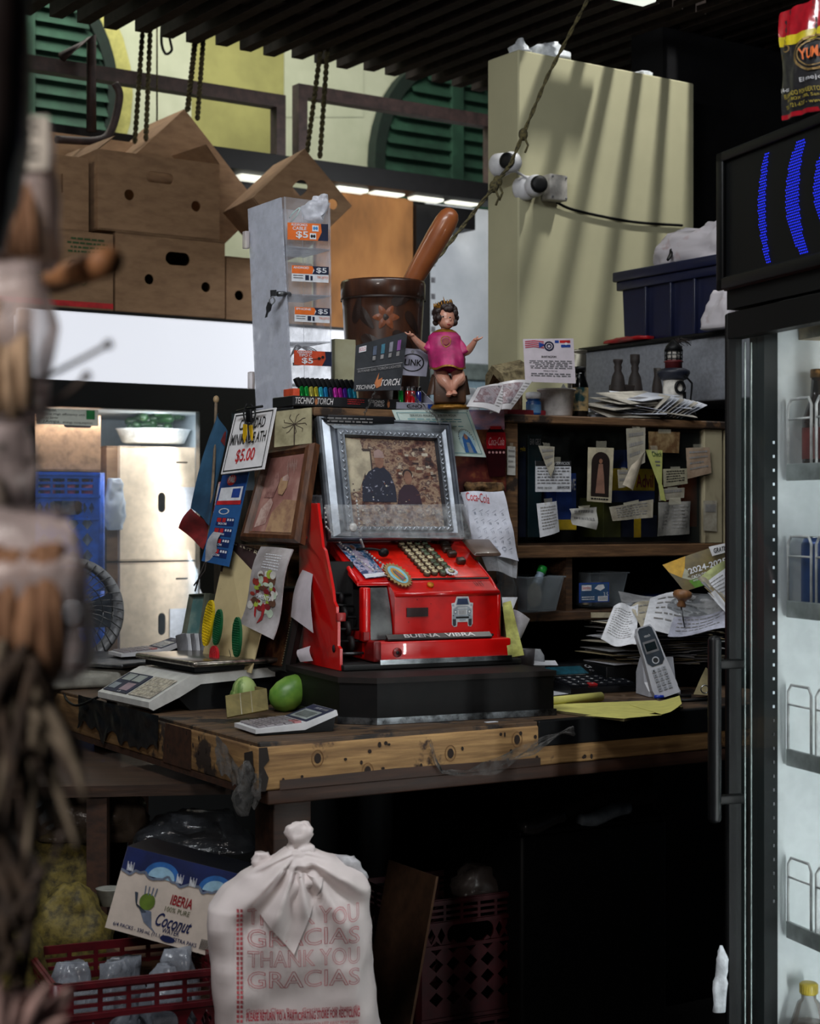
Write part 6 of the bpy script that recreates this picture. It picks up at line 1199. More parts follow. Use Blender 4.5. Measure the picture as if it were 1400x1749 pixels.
def tg(y0_, y1_, x0_, x1_, big, small, kind):
    d = 3.79; S = S4((x0_, y0_, d), (x1_, y0_ + 3, d + .055), (x1_, y1_ + 3, d + .055), (x0_, y1_, d)); q = MB()
    q.slab(S, WHT if kind == 'w' else (ORG if kind == 'o' else m('red_orange_print', (200, 70, 34), .6)), .0008)
    if kind == 'w':
        q.poly(S, [(0, 0), (.6, 0), (.55, .5), (0, .5)], ORG, .0006); q.poly(S, [(.55, .0), (1, 0), (1, .5), (.55, .5), (.61, .25)], NAV, .0007); q.text(S, big, .66, .08, .94, .44, WHT, .001, bold=.015); q.text(S, small, .04, .05, .46, .2, WHT, .001, bold=.015); q.patch(S, .36, .58, .46, .9, NAV, .0008); q.patch(S, .5, .62, .56, .9, NAV, .0008); q.text(S, 'TRUJITO', .68, .62, .98, .82, ORG, .001); q.words(S, .04, .6, .3, .9, 2, INK, .3)
    else:
        q.poly(S, [(.82, 0), (1, 0), (1, 1), (.74, 1), (.84, .5)], NAV, .0006); q.text(S, big, .2, .48, .5, .92, WHT, .001, bold=.02)
        sm = small.split('|'); q.text(S, sm[0], .08, .03, .48, .18, WHT, .001, bold=.02); q.text(S, sm[1], .12, .22, .46, .42, WHT, .001, bold=.015)
        if kind == 'o':
            for (x, y, c_) in ((.68, .28, m('light_blue_print', (60, 130, 190), .5)), (.62, .75, INK)): q.patch(S, x - .08, y - .18, x + .08, y + .18, WHT, .0009); q.disc(S, x - .03, y, .03, .1, c_, .0012); q.disc(S, x + .03, y, .03, .1, c_, .0012)
        else: q.disc(S, .66, .5, .04, .1, INK, .0012); q.disc(S, .76, .4, .04, .1, INK, .0012); q.line(S, [(.45, .6), (.66, .5), (.76, .4)], .0012, INK, .0012)
    tag(q.build('price_tag'), f'price tag reading {small.replace("|", " ").title()} {big} on the acrylic tower', 'price tag')
tg(380, 409, 491, 560, '$5', 'AUDIFONOS|CABLE', 'o'); tg(453, 480, 498, 561, '$5', 'ANDROID', 'w'); tg(524, 549, 503, 563, '$5', 'IPHONE', 'w'); tg(598, 623, 502, 566, '$5', 'CARGADOR|TIPO C', 'r')
q = MB(); bag(q, T(P(536, 378, 3.87)), [(0, -.02, .022, .03), (.025, -.03, .032, .05), (.045, -.01, .032, .04), (.058, .006, .02, .01)], mcl('white_glossy_film', (225, 226, 235), .6, .15, .1, 40, .8), .010, 40, seed=12); tag(q.build('plastic_bag'), 'white glossy plastic bag bulging from the top of the acrylic tower', 'bag')
q = MB(); q.tube([P(494, 372, 3.86), P(502, 362, 3.87), P(512, 355, 3.87), P(508, 366, 3.87), P(498, 378, 3.87), P(492, 382, 3.86)], .0016, m('mint_cable', (150, 180, 172), .5), 6, 6); tag(q.build('earphone_cable'), 'pale mint earphone cable on the top shelf of the tower', 'cable')
for i in range(4):
    q = MB(); o_ = i * 3; q.tube([P(492, 612 + o_, 3.86), P(505, 600 - o_, 3.88), P(520, 592 + o_ * .5, 3.9), P(538, 598 + o_, 3.9), P(545, 612, 3.89), P(520, 622, 3.86), P(500, 620 + o_ * .4, 3.85)], .0013, BLK, 6, 6); tag(q.build('charger_cable'), 'looped black charger cable behind the red tag on the tower', 'cable', 'black charger cables in the tower')
q = MB()
tag(MB().box(T(P(465, 618, 3.90)) @ Rt(-50), -.026, .026, -.01, .01, -.012, .012, m('grey_card_box', (120, 118, 112), .7), .001, 1).build('small_box'), 'small grey box behind the cloudy door of the tower', 'box')
tag(MB().tube([P(440, 668, 3.92), P(455, 660, 3.90), P(470, 664, 3.88), P(485, 656, 3.86)], .006, m('maroon_cloth', (70, 40, 48), .7), 8, 4).build('dark_cable'), 'dark maroon cord behind the lower door of the tower', 'cable')

# ================================================================ WOODEN MORTAR AND PESTLE
PIW = mr('dark_polished_mahogany', [(.3, (40, 22, 15)), (.55, (66, 38, 24)), (.7, (86, 50, 30))], 5, .35, (6, 6, 1), coat=.4, bump=.1)
ML = Loc(*(SH.pt(0, .2, 0).xy), 31); d_ = 3.98; c_ = Vector(((654 - 700) / F * d_, d_, 0)); r_ = 72 / F * d_
zb = ST + .002; ztop = EYE + (874.5 - 487) / F * d_ 
t = thing('wooden_mortar', 'large dark wooden mortar carved with flowers', 'mortar', (c_.x, c_.y, zb)); M_ = T((c_.x, c_.y, 0))
MB().lathe(M_, [(r_ * .80, zb), (r_ * .83, zb + .015), (r_ * .88, zb + .10), (r_ * .96, ztop - .06), (r_ * .975, ztop - .035), (r_ * 1.0, ztop - .034), (r_ * 1.01, ztop), (r_ * .99, ztop + .006), (r_ * .9, ztop + .006), (r_ * .8, ztop - .08), (0, ztop - .1)], PIW, 48).build('bowl', t)
PD = m('burnt_carving', (38, 20, 12), .5); PO = m('orange_brown_carving', (120, 62, 30), .45)
def oncyl(a, z, h): rr = r_ * (.88 + .08 * (z - zb - .1) / max(.01, ztop - .16 - zb)); return M_ @ Vector(((rr + h) * math.sin(R(a)), -(rr + h) * math.cos(R(a)), z))
def petal(a, z, la, lz, rot, mt, h=.0012, n=16):
    c0 = oncyl(a, z, h + .0015); ps = []
    for i in range(n):
        q_ = i * math.tau / n; x = math.cos(q_) * la; y = math.sin(q_) * lz * (1 - .4 * math.cos(q_)); ps.append(oncyl(a + (x * math.cos(R(rot)) - y * math.sin(R(rot))) / r_ * 57.3, z + x * math.sin(R(rot)) + y * math.cos(R(rot)), h))
    qq.add([c0] + ps, [(0, i + 1, (i + 1) % n + 1) for i in range(n)], mt)
qq = MB(); zf = ztop - .085
for k in range(6): petal(5 + 11 * math.cos(k * 1.047), zf + .016 * math.sin(k * 1.047), .014, .008, k * 60, PO)
petal(5, zf, .007, .007, 0, PD, .002); qq.build('flower_carving', t)
for a, z, rot in ((30, zf + .045, 25), (-25, zf - .0, -50), (-14, zf - .055, -20), (32, zf - .05, -30), (-38, zf + .02, 70), (48, zf - .01, -45), (16, zf - .06, 20)):
    qq = MB(); petal(a, z, .034, .012, rot, PD); qq.build('leaf_carving', t)
qq = MB(); qq.lathe(M_, [(r_ * 1.0 + .001, ztop - .038), (r_ * 1.0 + .001, ztop - .034)], PD, 48, cap=False); qq.build('rim_groove', t)
PSW = mr('reddish_pestle_wood', [(.35, (124, 66, 34)), (.65, (164, 96, 54))], 5, .35, (1, 1, 1), coat=.3)
a = P(690, 505, 4.0); b_ = P(774, 357, 3.95); q = MB(); n_ = 14; pl = [(0, .020), (.12, .022), (.3, .0245), (.5, .0265), (.7, .0275), (.85, .0265), (.93, .023), (.975, .0165), (.995, .008), (1, .002)]
q.tube([a.lerp(b_, k) for k, _ in pl], [r for _, r in pl], PSW, 20); tag(q.build('wooden_pestle'), 'long reddish wooden pestle leaning out of the mortar', 'pestle')

# ================================================================ LIGHTER DISPLAYS
BX = m('black_print_card', (22, 22, 26), .4)
t = thing('lighter_display', 'black torch lighter display box with raised header card and flame logo', 'display box', SH.at(560, .02, ST + .001).translation)
za = SH.z(590, 690, .0); S1 = S4((500, 670, 3.70), (680, 668, 3.82), (680, 690, 3.82), (500, 692, 3.70))
q = MB(); A0, A1 = SH.upx(500, .0), SH.upx(682, .0); zz = ST + .002; q.box(SM, A0, A1, .0, .10, zz, zz + .022, BX, .001, 1); q.build('tray', t)
S = Sheet([SH.pt(A0, -.0012, zz + .024), SH.pt(A1, -.0012, zz + .024), SH.pt(A1, -.0012, zz + .0), SH.pt(A0, -.0012, zz + .0)]); q = MB(); SLV = m('silver_lettering', None); FL_ = m('flame_copper_print', (176, 110, 70), .4)
for x in (.02, .72): 
    q.text(S, 'TECHNO', x, .22, x + .17 if x < .5 else x + .13, .82 if x < .5 else .5, SLV, .0004, bold=.015, shear=.3); q.text(S, 'TORCH', x + .20 if x < .5 else x + .03, .22 if x < .5 else .55, x + .35 if x < .5 else x + .13, .82, SLV, .0004, bold=.015, shear=.3)
    fx = x + .185 if x < .5 else x + .165; q.poly(S, [(fx, .9), (fx - .01, .6), (fx + .005, .1), (fx + .004, .4), (fx + .018, .3), (fx + .015, .8)], FL_, .0006)
q.words(S, .5, .25, .66, .8, 3, RED, .35, .0004); q.build('lettering', t, label='silver slanted lettering with copper flames')
SHd = S4((607, 590, 3.80), (697, 562, 3.84), (682, 668, 3.80), (603, 668, 3.76)); SHd = S4((608, 590, 3.79), (696, 566, 3.85), (684, 666, 3.82), (604, 668, 3.76)); q = MB(); q.slab(SHd, m('dark_grey_header_card', (52, 54, 58), .35, var=.15), .003)
q.patch(SHd, .04, .53, .97, .535, SLV, .0006); q.text(SHd, 'BUTANE GAS TORCH LIGHTER', .06, .56, .95, .61, m('dim_silver_lettering', (130, 128, 128), .4), .0008, bold=.02); q.text(SHd, 'TECHNO', .04, .88, .44, .97, SLV, .0008, bold=.02, shear=.3); q.text(SHd, 'TORCH.', .55, .80, .97, .92, SLV, .0008, bold=.02, shear=.3); q.poly(SHd, [(.47, .96), (.42, .86), (.50, .66), (.49, .8), (.58, .76), (.56, .92)], FL_, .001); q.patch(SHd, .06, .06, .2, .18, WHT, .0008); q.text(SHd, 'BOLD', .07, .08, .19, .16, RED, .001)
for k, c in enumerate(((80, 90, 110), (60, 110, 130), (130, 130, 140), (130, 80, 140))):
    x = .34 + k * .16; q.patch(SHd, x, .12, x + .07, .3, m('lighter_print_%s' % 'abcd'[k], c, .4), .0008); q.patch(SHd, x, .32, x + .06, .4, m('dim_silver_lettering', None), .0008)
q.build('header_card', t)
cols = [(20, 150, 60), (30, 170, 70), (210, 200, 90), (200, 190, 60), (60, 190, 210), (40, 140, 200), (60, 60, 90), (220, 60, 190), (200, 40, 170), (90, 40, 160), (30, 120, 160), (40, 150, 180)]
for i, c in enumerate(cols):
    px = 516 + i * 8.2; M_ = SH.at(px, .035, ST + .012, 0) @ Rt(-8, 'Y'); t2 = thing('torch_lighter', 'metallic torch lighter with black cap in the black display tray', 'lighter', M_.translation, 'metallic torch lighters in the tray')
    MB().box(M_, -.0045, .0045, -.006, .006, 0, .036, m('lighter_metal_%s' % 'abcdefghijkl'[i], c, .2, .6), .0015).build('body', t2); q = MB(); q.box(M_ @ T((-.001, 0, .036)) @ Rt(-20, 'Y'), -.006, .006, -.007, .007, 0, .020, BLK, .002); q.build('cap', t2)
q = MB(); q.box(SM, SH.upx(498, .01), SH.upx(509, .01), .002, .05, ST + .002, ST + .04, m('red_orange_print', None), .001); tag(q.build('product_box'), 'small red and black product box at the left end of the lighter tray', 'box')
# LINK lighter box
t = thing('lighter_display', 'grey lighter display box with an oval logo and coloured lighters', 'display box', SH.at(712, .03, ST).translation)
GYC = m('lilac_grey_card', (150, 150, 166), .5, var=.06); A0, A1 = SH.upx(676, .0), SH.upx(741, .0)
q = MB(); q.box(SM, A0, A1, -.004, .05, ST + .002, ST + .018, GYC, .001, 1); q.prismx(SM, [(-.004, ST + .018), (.05, ST + .018), (.05, ST + .05)], A1 - .002, A1, GYC); q.build('tray', t)
S = S4((684, 594, 3.86), (733, 598, 3.90), (728, 643, 3.88), (680, 640, 3.84)); q = MB(); q.slab(S, GYC, .002); q.ring(S, .45, .52, .42, .34, .12, INK, .0006); q.text(S, 'LINK', .18, .40, .78, .64, INK, .0008, bold=.02); q.disc(S, .42, .12, .06, .06, GRY, .0008); q.build('header_card', t)
S = Sheet([SH.pt(A0, -.0052, ST + .018), SH.pt(A1, -.0052, ST + .018), SH.pt(A1, -.0052, ST + .002), SH.pt(A0, -.0052, ST + .002)]); q = MB(); q.ring(S, .45, .5, .2, .42, .15, INK, .0004); q.text(S, 'LINK', .32, .32, .58, .68, INK, .0005, bold=.02); q.patch(S, .8, .15, .93, .85, BLU, .0004); q.build('lettering', t)
for px, c, nm in ((684, (16, 150, 60), 'green'), (696, (200, 24, 34), 'red'), (704, (200, 24, 34), 'second red'), (715, (30, 40, 130), 'blue')):
    M_ = SH.at(px, .02, ST + .01); t2 = thing('lighter', nm + ' translucent lighter in the grey display box beside the figurine', 'lighter', M_.translation, 'lighters in the grey box')
    MB().lathe(M_, [(.006, 0), (.0062, .002), (.0062, .034), (.005, .036)], m('translucent_%s' % nm.split()[-1], c, .15, coat=.5), 14).build('body', t2); MB().box(M_, -.005, .005, -.005, .005, .036, .046, CHR, .001).build('cap', t2)
# papers behind, strip of torn film
q = MB(); q.box(SM, SH.upx(572, .1), SH.upx(640, .1), .10, .12, ST + .002, SH.z(600, 580, .1), mr('yellowed_card_box', [(.35, (150, 146, 116)), (.65, (176, 174, 148))], 8, .6), .001, 1); tag(q.build('yellowed_box'), 'pale yellowed card box behind the dark header card', 'box')
q = MB(); film([P(700, 664, 3.74), P(716, 684, 3.73), P(735, 700, 3.72), P(752, 715, 3.72)], .012, 14, q); tag(q.build('torn_film'), 'strip of torn grey film trailing over the grey lighter box', 'film')
q = MB(); film([P(640, 668, 3.74), P(632, 684, 3.72), P(622, 705, 3.72)], .008, 15, q); tag(q.build('torn_film'), 'short torn film strip hanging from the black lighter tray', 'film')
q = MB(); q.box(SM, SH.upx(555, -.03), SH.upx(668, -.03), -.045, -.012, SH.z(600, 722, -.03), ST - .018, BX, .002); S = Sheet([SH.pt(SH.upx(558, -.045), -.046, ST - .024), SH.pt(SH.upx(636, -.045), -.046, ST - .024), SH.pt(SH.upx(636, -.045), -.046, ST - .045), SH.pt(SH.upx(558, -.045), -.046, ST - .045)]); q.words(S, 0, 0, 1, 1, 3, m('dim_silver_lettering', None), .4); tag(q.build('dark_box'), 'flat black box behind the top edge of the silver frame', 'box')

# ================================================================ FIGURINE
d_ = 3.86; base = Vector(((768 - 700) / F * d_, d_, ST + .002)); k_ = d_ / F
def fp(px, py, dd=0): return P(px, py, d_ + dd)
SKN = m('painted_doll_skin', (196, 140, 118), .4, coat=.2, var=.08); HAIR = m('painted_dark_hair', (44, 28, 24), .5, bump=.5, scale=160); ROB = m('magenta_painted_robe', (168, 30, 96), .5, var=.2, scale=40); GLD = m('painted_gold_trim', (150, 104, 34), .4, .5, bump=.5, scale=200)
t = thing('child_figurine', 'seated child saint figurine in a magenta robe with crown and open arms', 'figurine', base)
q = MB(); hc = fp(762, 543, -.0)
q.ell(T(hc), (0, 0, 0), (.0205, .022, .027), SKN, 20, 16)                       # head
q.ell(T(fp(765, 552, -.012)), (0, 0, 0), (.014, .012, .012), SKN, 12, 10)           # cheeks and chin
q.tube([fp(760, 560, .004), fp(758, 580, .004)], [.0095, .012], SKN, 14)
q.ell(T(fp(769, 546, -.0215)), (0, 0, 0), (.0028, .004, .0038), SKN, 8, 6)
for arm in ([fp(738, 594, .0), fp(724, 593, -.006), fp(712, 583, -.018), fp(704, 574, -.026)], [fp(784, 600, 0), fp(797, 600, -.008), fp(806, 590, -.02), fp(811, 582, -.028)]): q.tube(arm, [.0105, .0095, .0075, .0055], SKN, 12, 5)
for cx, cy, s_ in ((702, 572, -1), (813, 580, 1)):      # palms and five fingers
    q.ell(T(fp(cx, cy, -.03)), (0, 0, 0), (.0075, .007, .004), SKN, 12, 8)
    for i, (dx, dy, l) in enumerate(((-.6, -.1, .009), (-.95, .25, .011), (-1, .55, .0115), (-.85, .9, .010))):
        a = fp(cx, cy, -.030) + Vector((.004 * s_, -.002 - .0028 * (i - 1.5), .0005)); v_ = Vector((.0105 * s_, -.0022 * (i - 1.5), .0035 * (1.2 - .1 * i))) * (l / .011); q.tube([a, a + v_ * .6 + Vector((0, 0, -.0004)), a + v_ + Vector((0, 0, .0018))], [.0022, .002, .0014], SKN, 8)
    a = fp(cx, cy, -.034); q.tube([a, a + Vector((.002 * s_, -.003, .004)), a + Vector((.004 * s_, -.004, .008))], [.0024, .002, .0015], SKN, 8)
for leg in ([fp(752, 636, -.0), fp(757, 648, -.032), fp(766, 660, -.040), fp(768, 672, -.036)], [fp(780, 636, -.0), fp(783, 648, -.034), fp(777, 656, -.042), fp(772, 668, -.042)]): q.tube(leg, [.016, .0155, .011, .0065], SKN, 14, 5)
for cx, cy in ((766, 674), (776, 672)):
    c0 = fp(cx, cy, -.046); q.ell(T(c0), (0, 0, 0), (.0068, .012, .006), SKN, 12, 8)
    for i in range(5): q.ell(T(c0 + Vector((-.005 + i * .0025, -.0115, -.001))), (0, 0, 0), (.0016, .0024, .0018), SKN, 6, 5)
o = q.build('body', t); md = o.modifiers.new('fuse', 'REMESH'); md.mode = 'VOXEL'; md.voxel_size = .0011; md.use_smooth_shade = True; sm_ = o.modifiers.new('smooth', 'SMOOTH'); sm_.factor = .5; sm_.iterations = 2
q = MB()      # face paint
for px, py in ((756, 540.5), (768, 542.5)):
    q.ell(T(fp(px, py, -.0212)), (0, 0, 0), (.0027, .0013, .0019), m('eye_white', (200, 196, 190), .3), 10, 6); q.ell(T(fp(px + .4, py, -.0222)), (0, 0, 0), (.0018, .0012, .0017), m('eye_dark', (20, 16, 16), .2), 8, 6)
q.build('eye', t)
q = MB(); q.ell(T(fp(766, 554, -.0235)), (0, 0, 0), (.0038, .0016, .0016), m('lip_red', (160, 50, 50), .4), 10, 6); q.build('mouth', t)
q = MB(); rd = random.Random(1)
for i in range(60):
    a = rd.uniform(0, math.tau); b2 = rd.uniform(-.5, 1.4); v_ = Vector((math.cos(a) * math.cos(b2) * .024, math.sin(a) * math.cos(b2) * .024, math.sin(b2) * .030))
    if v_.y < -.006 and v_.z < .012 and abs(v_.x - .003) < .0165: continue
    q.ell(T(hc + v_ + Vector((-.002, .003, .003))), (0, 0, 0), (.008, .007, .008), HAIR, 8, 6)
o = q.build('hair', t); md = o.modifiers.new('fuse', 'REMESH'); md.mode = 'VOXEL'; md.voxel_size = .0014; md.use_smooth_shade = True
q = MB(); cz2 = hc + Vector((-.006, .004, .026)); q.lathe(T(cz2) @ Rt(-14, 'Y'), [(.020, -.006), (.0215, .0), (.021, .004), (.0195, .0)], GLD, 24, cap=False)
for i in range(18): a = i * math.tau / 18; q.lathe(T(cz2) @ Rt(-14, 'Y') @ T((.0205 * math.cos(a), .0205 * math.sin(a), .002)), [(.0022, 0), (.002, .003), (.0004, .010 + (.008 if i == 14 else 0))], GLD, 6)
q.build('crown', t)
# robe
def rob(u, v):
    rows = ((0, 740, 778, .030, 566), (.2, 731, 786, .042, 575), (.45, 729, 791, .050, 595), (.75, 732, 794, .080, 615), (1, 735, 793, .100, 632))
    for a, b2 in zip(rows, rows[1:]):
        if v <= b2[0] + 1e-6: break
    k = (v - a[0]) / (b2[0] - a[0]); g_ = [x * (1 - k) + y * k for x, y in zip(a, b2)]
    if v < .02: g_ = [0, 748, 772, .022, 563]
    th = u * math.tau; cx = (g_[1] + g_[2]) / 2; w_ = (g_[2] - g_[1]) / 2 * k_; f_ = 1 + .05 * math.sin(th * 9) * v
    py = g_[4] - (10 * v * abs(math.sin(th * 1)) if math.sin(th) > 0 else 6 * v * math.cos(th * 4) * .4)
    return fp(cx, py, .0) + Vector((w_ * f_ * math.cos(th), g_[3] * .55 * f_ * math.sin(th) - .012 * v, 0))
q = MB(); q.grid(rob, 40, 20, ROB, True, True); 
for sl in ([fp(744, 580, 0), fp(736, 590, -.004), fp(730, 600, -.010)], [fp(776, 580, 0), fp(785, 592, -.006), fp(792, 606, -.012)]): q.tube(sl, [.011, .013, .014], ROB, 14, 4)
q.ell(T(fp(765, 629, -.004)), (0, 0, 0), (.036, .030, .012), ROB, 16, 10); q.build('robe', t)
q = MB(); q.grid(lambda u, v: rob(u, .955 + .045 * v) + (rob(u, 1) - fp(768, 632)).normalized() * .0015, 40, 2, GLD, True, True); q.build('hem_trim', t); q = MB(); q.grid(lambda u, v: rob(u, .0 + .05 * v) + Vector((0, -.001, 0)), 40, 2, GLD, True, True); q.build('neck_trim', t)
q = MB(); S = Sheet([fp(x, y, -.035) for x, y in ((751, 576), (771, 576), (768, 600), (756, 600))]); q.ring(S, .5, .3, .5, .4, .18, GLD, 0); q.disc(S, .5, .3, .3, .24, m('dull_red_print', None), 0); q.patch(S, .44, .7, .56, 1.1, GLD, .0005); q.patch(S, .28, .8, .72, .88, GLD, .0005); q.build('pendant', t)
q = MB(); q.box(T(fp(768, 690, .0)), -.036, .036, -.03, .04, -.0, .058, m('gilt_brown_chair', (72, 44, 26), .5, bump=.3), .004); zc_ = base.z - fp(768, 690).z; q.build('seat', t)
q = MB(); q.lathe(T(base + Vector((0, -.0, 0))), [(.042, 0), (.044, .004), (.038, .010)], GLD, 28, 1, .9); q.build('pedestal', t)
q = MB(); S = S4((737, 640, 3.88), (797, 640, 3.88), (803, 672, 3.87), (728, 676, 3.87), bend=lambda u, v: .01 * math.sin(u * 12)); q.slab(S, m('gilt_brown_chair', None), .004, 16, 3); q.build('back_drape', t)
# ================================================================ RIGHT OF THE COUNTER: PHONE, PAPERS, PADS
def on(px, py, rot=0, z=CT): p = PZ(px, py, z); return T(Vector((p.x, p.y, z + .0015))) @ Rt(rot)
PHW = m('phone_white_plastic', (188, 190, 198), .4, var=.05)
t = thing('cordless_phone', 'white cordless phone with grey face standing in its charging cradle', 'phone', on(1122, 1190).translation)
M_ = on(1127, 1188, 12); k = 3.9 / F
q = MB(); q.prismx(M_, [(-.035, 0), (.05, 0), (.05, .05), (.025, .085), (.012, .085), (-.005, .03), (-.035, .012)], -.040, .036, PHW); q.build('cradle', t)
HM = T(P(1122, 1126, 3.86)) @ Rt(14) @ Rt(9, 'Y') @ Rt(0) ; HM = HM @ Rt(-10, 'Y') @ Rt(-14, 'X')
HM = T(P(1119, 1130, 3.85)) @ Rt(8) @ Rt(-17, 'Y') @ Rt(-12, 'X')
q = MB(); q.prism(HM, [(-.026, -.082), (.028, -.082), (.030, -.06), (.024, .02), (.022, .07), (.016, .084), (-.014, .084), (-.022, .07), (-.023, .02), (-.030, -.06)], -.004, .022, PHW)
q.build('handset', t)
S = Sheet([HM @ Vector(x) for x in ((-.030, -.005, .084), (.030, -.005, .084), (.030, -.005, -.082), (-.030, -.005, -.082))]); PG = m('phone_dark_grey_face', (60, 68, 78), .35)
q = MB(); q.poly(S, [(.22, .05), (.3, .02), (.7, .02), (.78, .05), (.84, .3), (.84, .5), (.7, .56), (.3, .56), (.16, .5), (.16, .3)], PG, .0008); q.text(S, 'vtech', .38, .12, .62, .16, WPL, .0012); q.ring(S, .5, .49, .14, .05, .3, PHW, .0014); q.disc(S, .5, .49, .08, .03, STL, .0015); q.build('face_plate', t)
q = MB(); q.block(S, .24, .21, .76, .38, .0008, .0014, GRY); q.block(S, .29, .24, .71, .35, .0014, .0018, m('phone_screen', (30, 40, 44), .2)); q.build('screen', t)
for r in range(5):
    for c_ in range(3): o = MB(); x0 = .22 + c_ * .20; y0 = .60 + r * .065; o.block(S, x0, y0, x0 + .15, y0 + .045, 0, .0016, m('phone_key_grey', (160, 164, 172), .4)); o.text(S, '123456789*0#FRM'[r * 3 + c_], x0 + .05, y0 + .01, x0 + .10, y0 + .035, INK, .0018); o.build('key', t)
# yellow pad
YP = m('yellow_legal_paper', (206, 200, 110), .8, var=.06); t = thing('legal_pad', 'yellow legal pad with one corner curled up, page rolled back', 'notepad', on(1040, 1210).translation)
a = PZ(938, 1203, CT + .006); b_ = PZ(1120, 1196, CT + .006); c_ = PZ(1166, 1207, CT + .006); d = PZ(1066, 1228, CT + .006); e_ = PZ(938, 1212, CT + .006)
q = MB(); q.add([a, b_, c_, d, e_], [(0, 1, 2, 3, 4)], YP); lo_ = [Vector((v.x, v.y, CT + .001)) for v in (a, b_, c_, d, e_)]; q.add(lo_, [(4, 3, 2, 1, 0)], m('olive_card_back', (96, 86, 54), .8))
for i in range(5): j = (i + 1) % 5; q.add([[a, b_, c_, d, e_][i], [a, b_, c_, d, e_][j], lo_[j], lo_[i]], [(0, 1, 2, 3)], m('olive_card_back', None))
q.build('pad', t)
S = Sheet([PZ(1075, 1204, CT + .007), PZ(1160, 1197, CT + .007), PZ(1164, 1211, CT + .007), PZ(1130, 1220, CT + .007)], bend=lambda u, v: .022 * max(0, u - .35) ** 1.5); q = MB(); q.slab(S, YP, .0005, 10, 10); q.build('curled_page', t)
S = Sheet([PZ(1000, 1222, CT + .007), PZ(1062, 1216, CT + .010), PZ(1130, 1221, CT + .008), PZ(1062, 1227, CT + .007)]); q = MB(); q.slab(S, YP, .0005); q.build('folded_page', t)
q = MB(); q.tube([PZ(925, 1200, CT + .012) , PZ(1026, 1190, CT + .012)], .0105, YP, 16); q.build('rolled_page', t)
q = MB(); q.slab(Sheet([PZ(925, 1176, CT + .003), PZ(960, 1176, CT + .003), PZ(975, 1184, CT + .003), PZ(925, 1190, CT + .003)]), WHT, .001); tag(q.build('paper_sheet'), 'white sheet peeking out behind the rolled yellow page', 'paper')
# printing calculator, black
M_ = on(1010, 1180, 27); t = thing('desk_calculator', 'large black printing calculator behind the yellow pad', 'calculator', M_.translation); BCL = m('glossy_black_plastic', (16, 17, 20), .25)
W2 = .095
q = MB(); q.prismx(M_, [(-.06, .0), (-.06, .014), (.03, .028), (.10, .055), (.14, .055), (.14, 0)], -W2, W2, BCL); q.build('body', t)
S = Sheet([M_ @ Vector(x) for x in ((-W2 + .004, .092, .0525), (W2 - .004, .092, .0525), (W2 - .004, .034, .030), (-W2 + .004, .034, .030))]); q = MB(); q.block(S, .05, .15, .62, .8, .0, .001, m('teal_dark_lcd', (26, 70, 84), .2)); q.text(S, 'Canon', .68, .1, .88, .35, WPL, .0012); q.text(S, 'P23-DHV', .68, .5, .84, .65, GRY, .0012); q.patch(S, .05, .84, .62, .9, CHR, .001); q.build('display', t)
S = Sheet([M_ @ Vector(x) for x in ((-W2 + .006, .030, .0285), (W2 - .006, .030, .0285), (W2 - .006, -.055, .0155), (-W2 + .006, -.055, .0155))])
for r in range(4):
    for c_ in range(7): o = MB(); x0 = .02 + c_ * .14; y0 = .04 + r * .24; o.block(S, x0, y0, x0 + .11, y0 + .18, 0, .004, m('black_key', (30, 32, 38), .35) if not (c_ == 2 and r == 3) else RED); o.text(S, '7894561230.+-x=/%MCRTGA#<>*^'[(r * 7 + c_) % 28], x0 + .035, y0 + .04, x0 + .075, y0 + .14, WPL, .0043); o.build('key', t)
q = MB(); q.slab(Sheet([P(905, 1128, 3.95), P(948, 1128, 4.02), P(953, 1136, 3.96), P(912, 1136, 3.9)]), WHT, .001); tag(q.build('paper_sheet'), 'white paper edge left of the black calculator', 'paper')
# plastic bag with green piece, beside phone
q = MB(); M_ = on(1062, 1170, 20); bag(q, M_, [(0, -.035, .04, .05), (.03, -.045, .045, .06), (.06, -.04, .03, .04), (.085, -.02, .03, .03)], mcl('grey_clear_bag', (160, 165, 170), .35, .2, .15, 40, .8), .010, 40, seed=31); tag(q.build('plastic_bag'), 'crumpled clear grey bag leaning on the left of the phone', 'bag')
q = MB(); q.ell(on(1064, 1158, 0) @ T((0, -.01, .012)), (0, 0, 0), (.011, .008, .009), m('bright_green_candy', (20, 150, 60), .3)); tag(q.build('green_candy'), 'small bright green candy at the foot of the clear bag', 'candy')
# pens
for a, b_, mt, lb in (((1118, 1187), (1180, 1189), BLK, 'black pen lying right of the phone cradle'), ((1117, 1190), (1133, 1190), m('pen_blue_plastic', (30, 60, 170), .3), 'short blue pen cap in front of the phone cradle'), ((1160, 1197), (1225, 1194), BLK, 'long black pen lying behind the curled yellow corner')):
    q = MB(); q.tube([PZ(*a, CT + .006), PZ(*b_, CT + .006)], .004, mt, 10); tag(q.build('pen'), lb, 'pen')
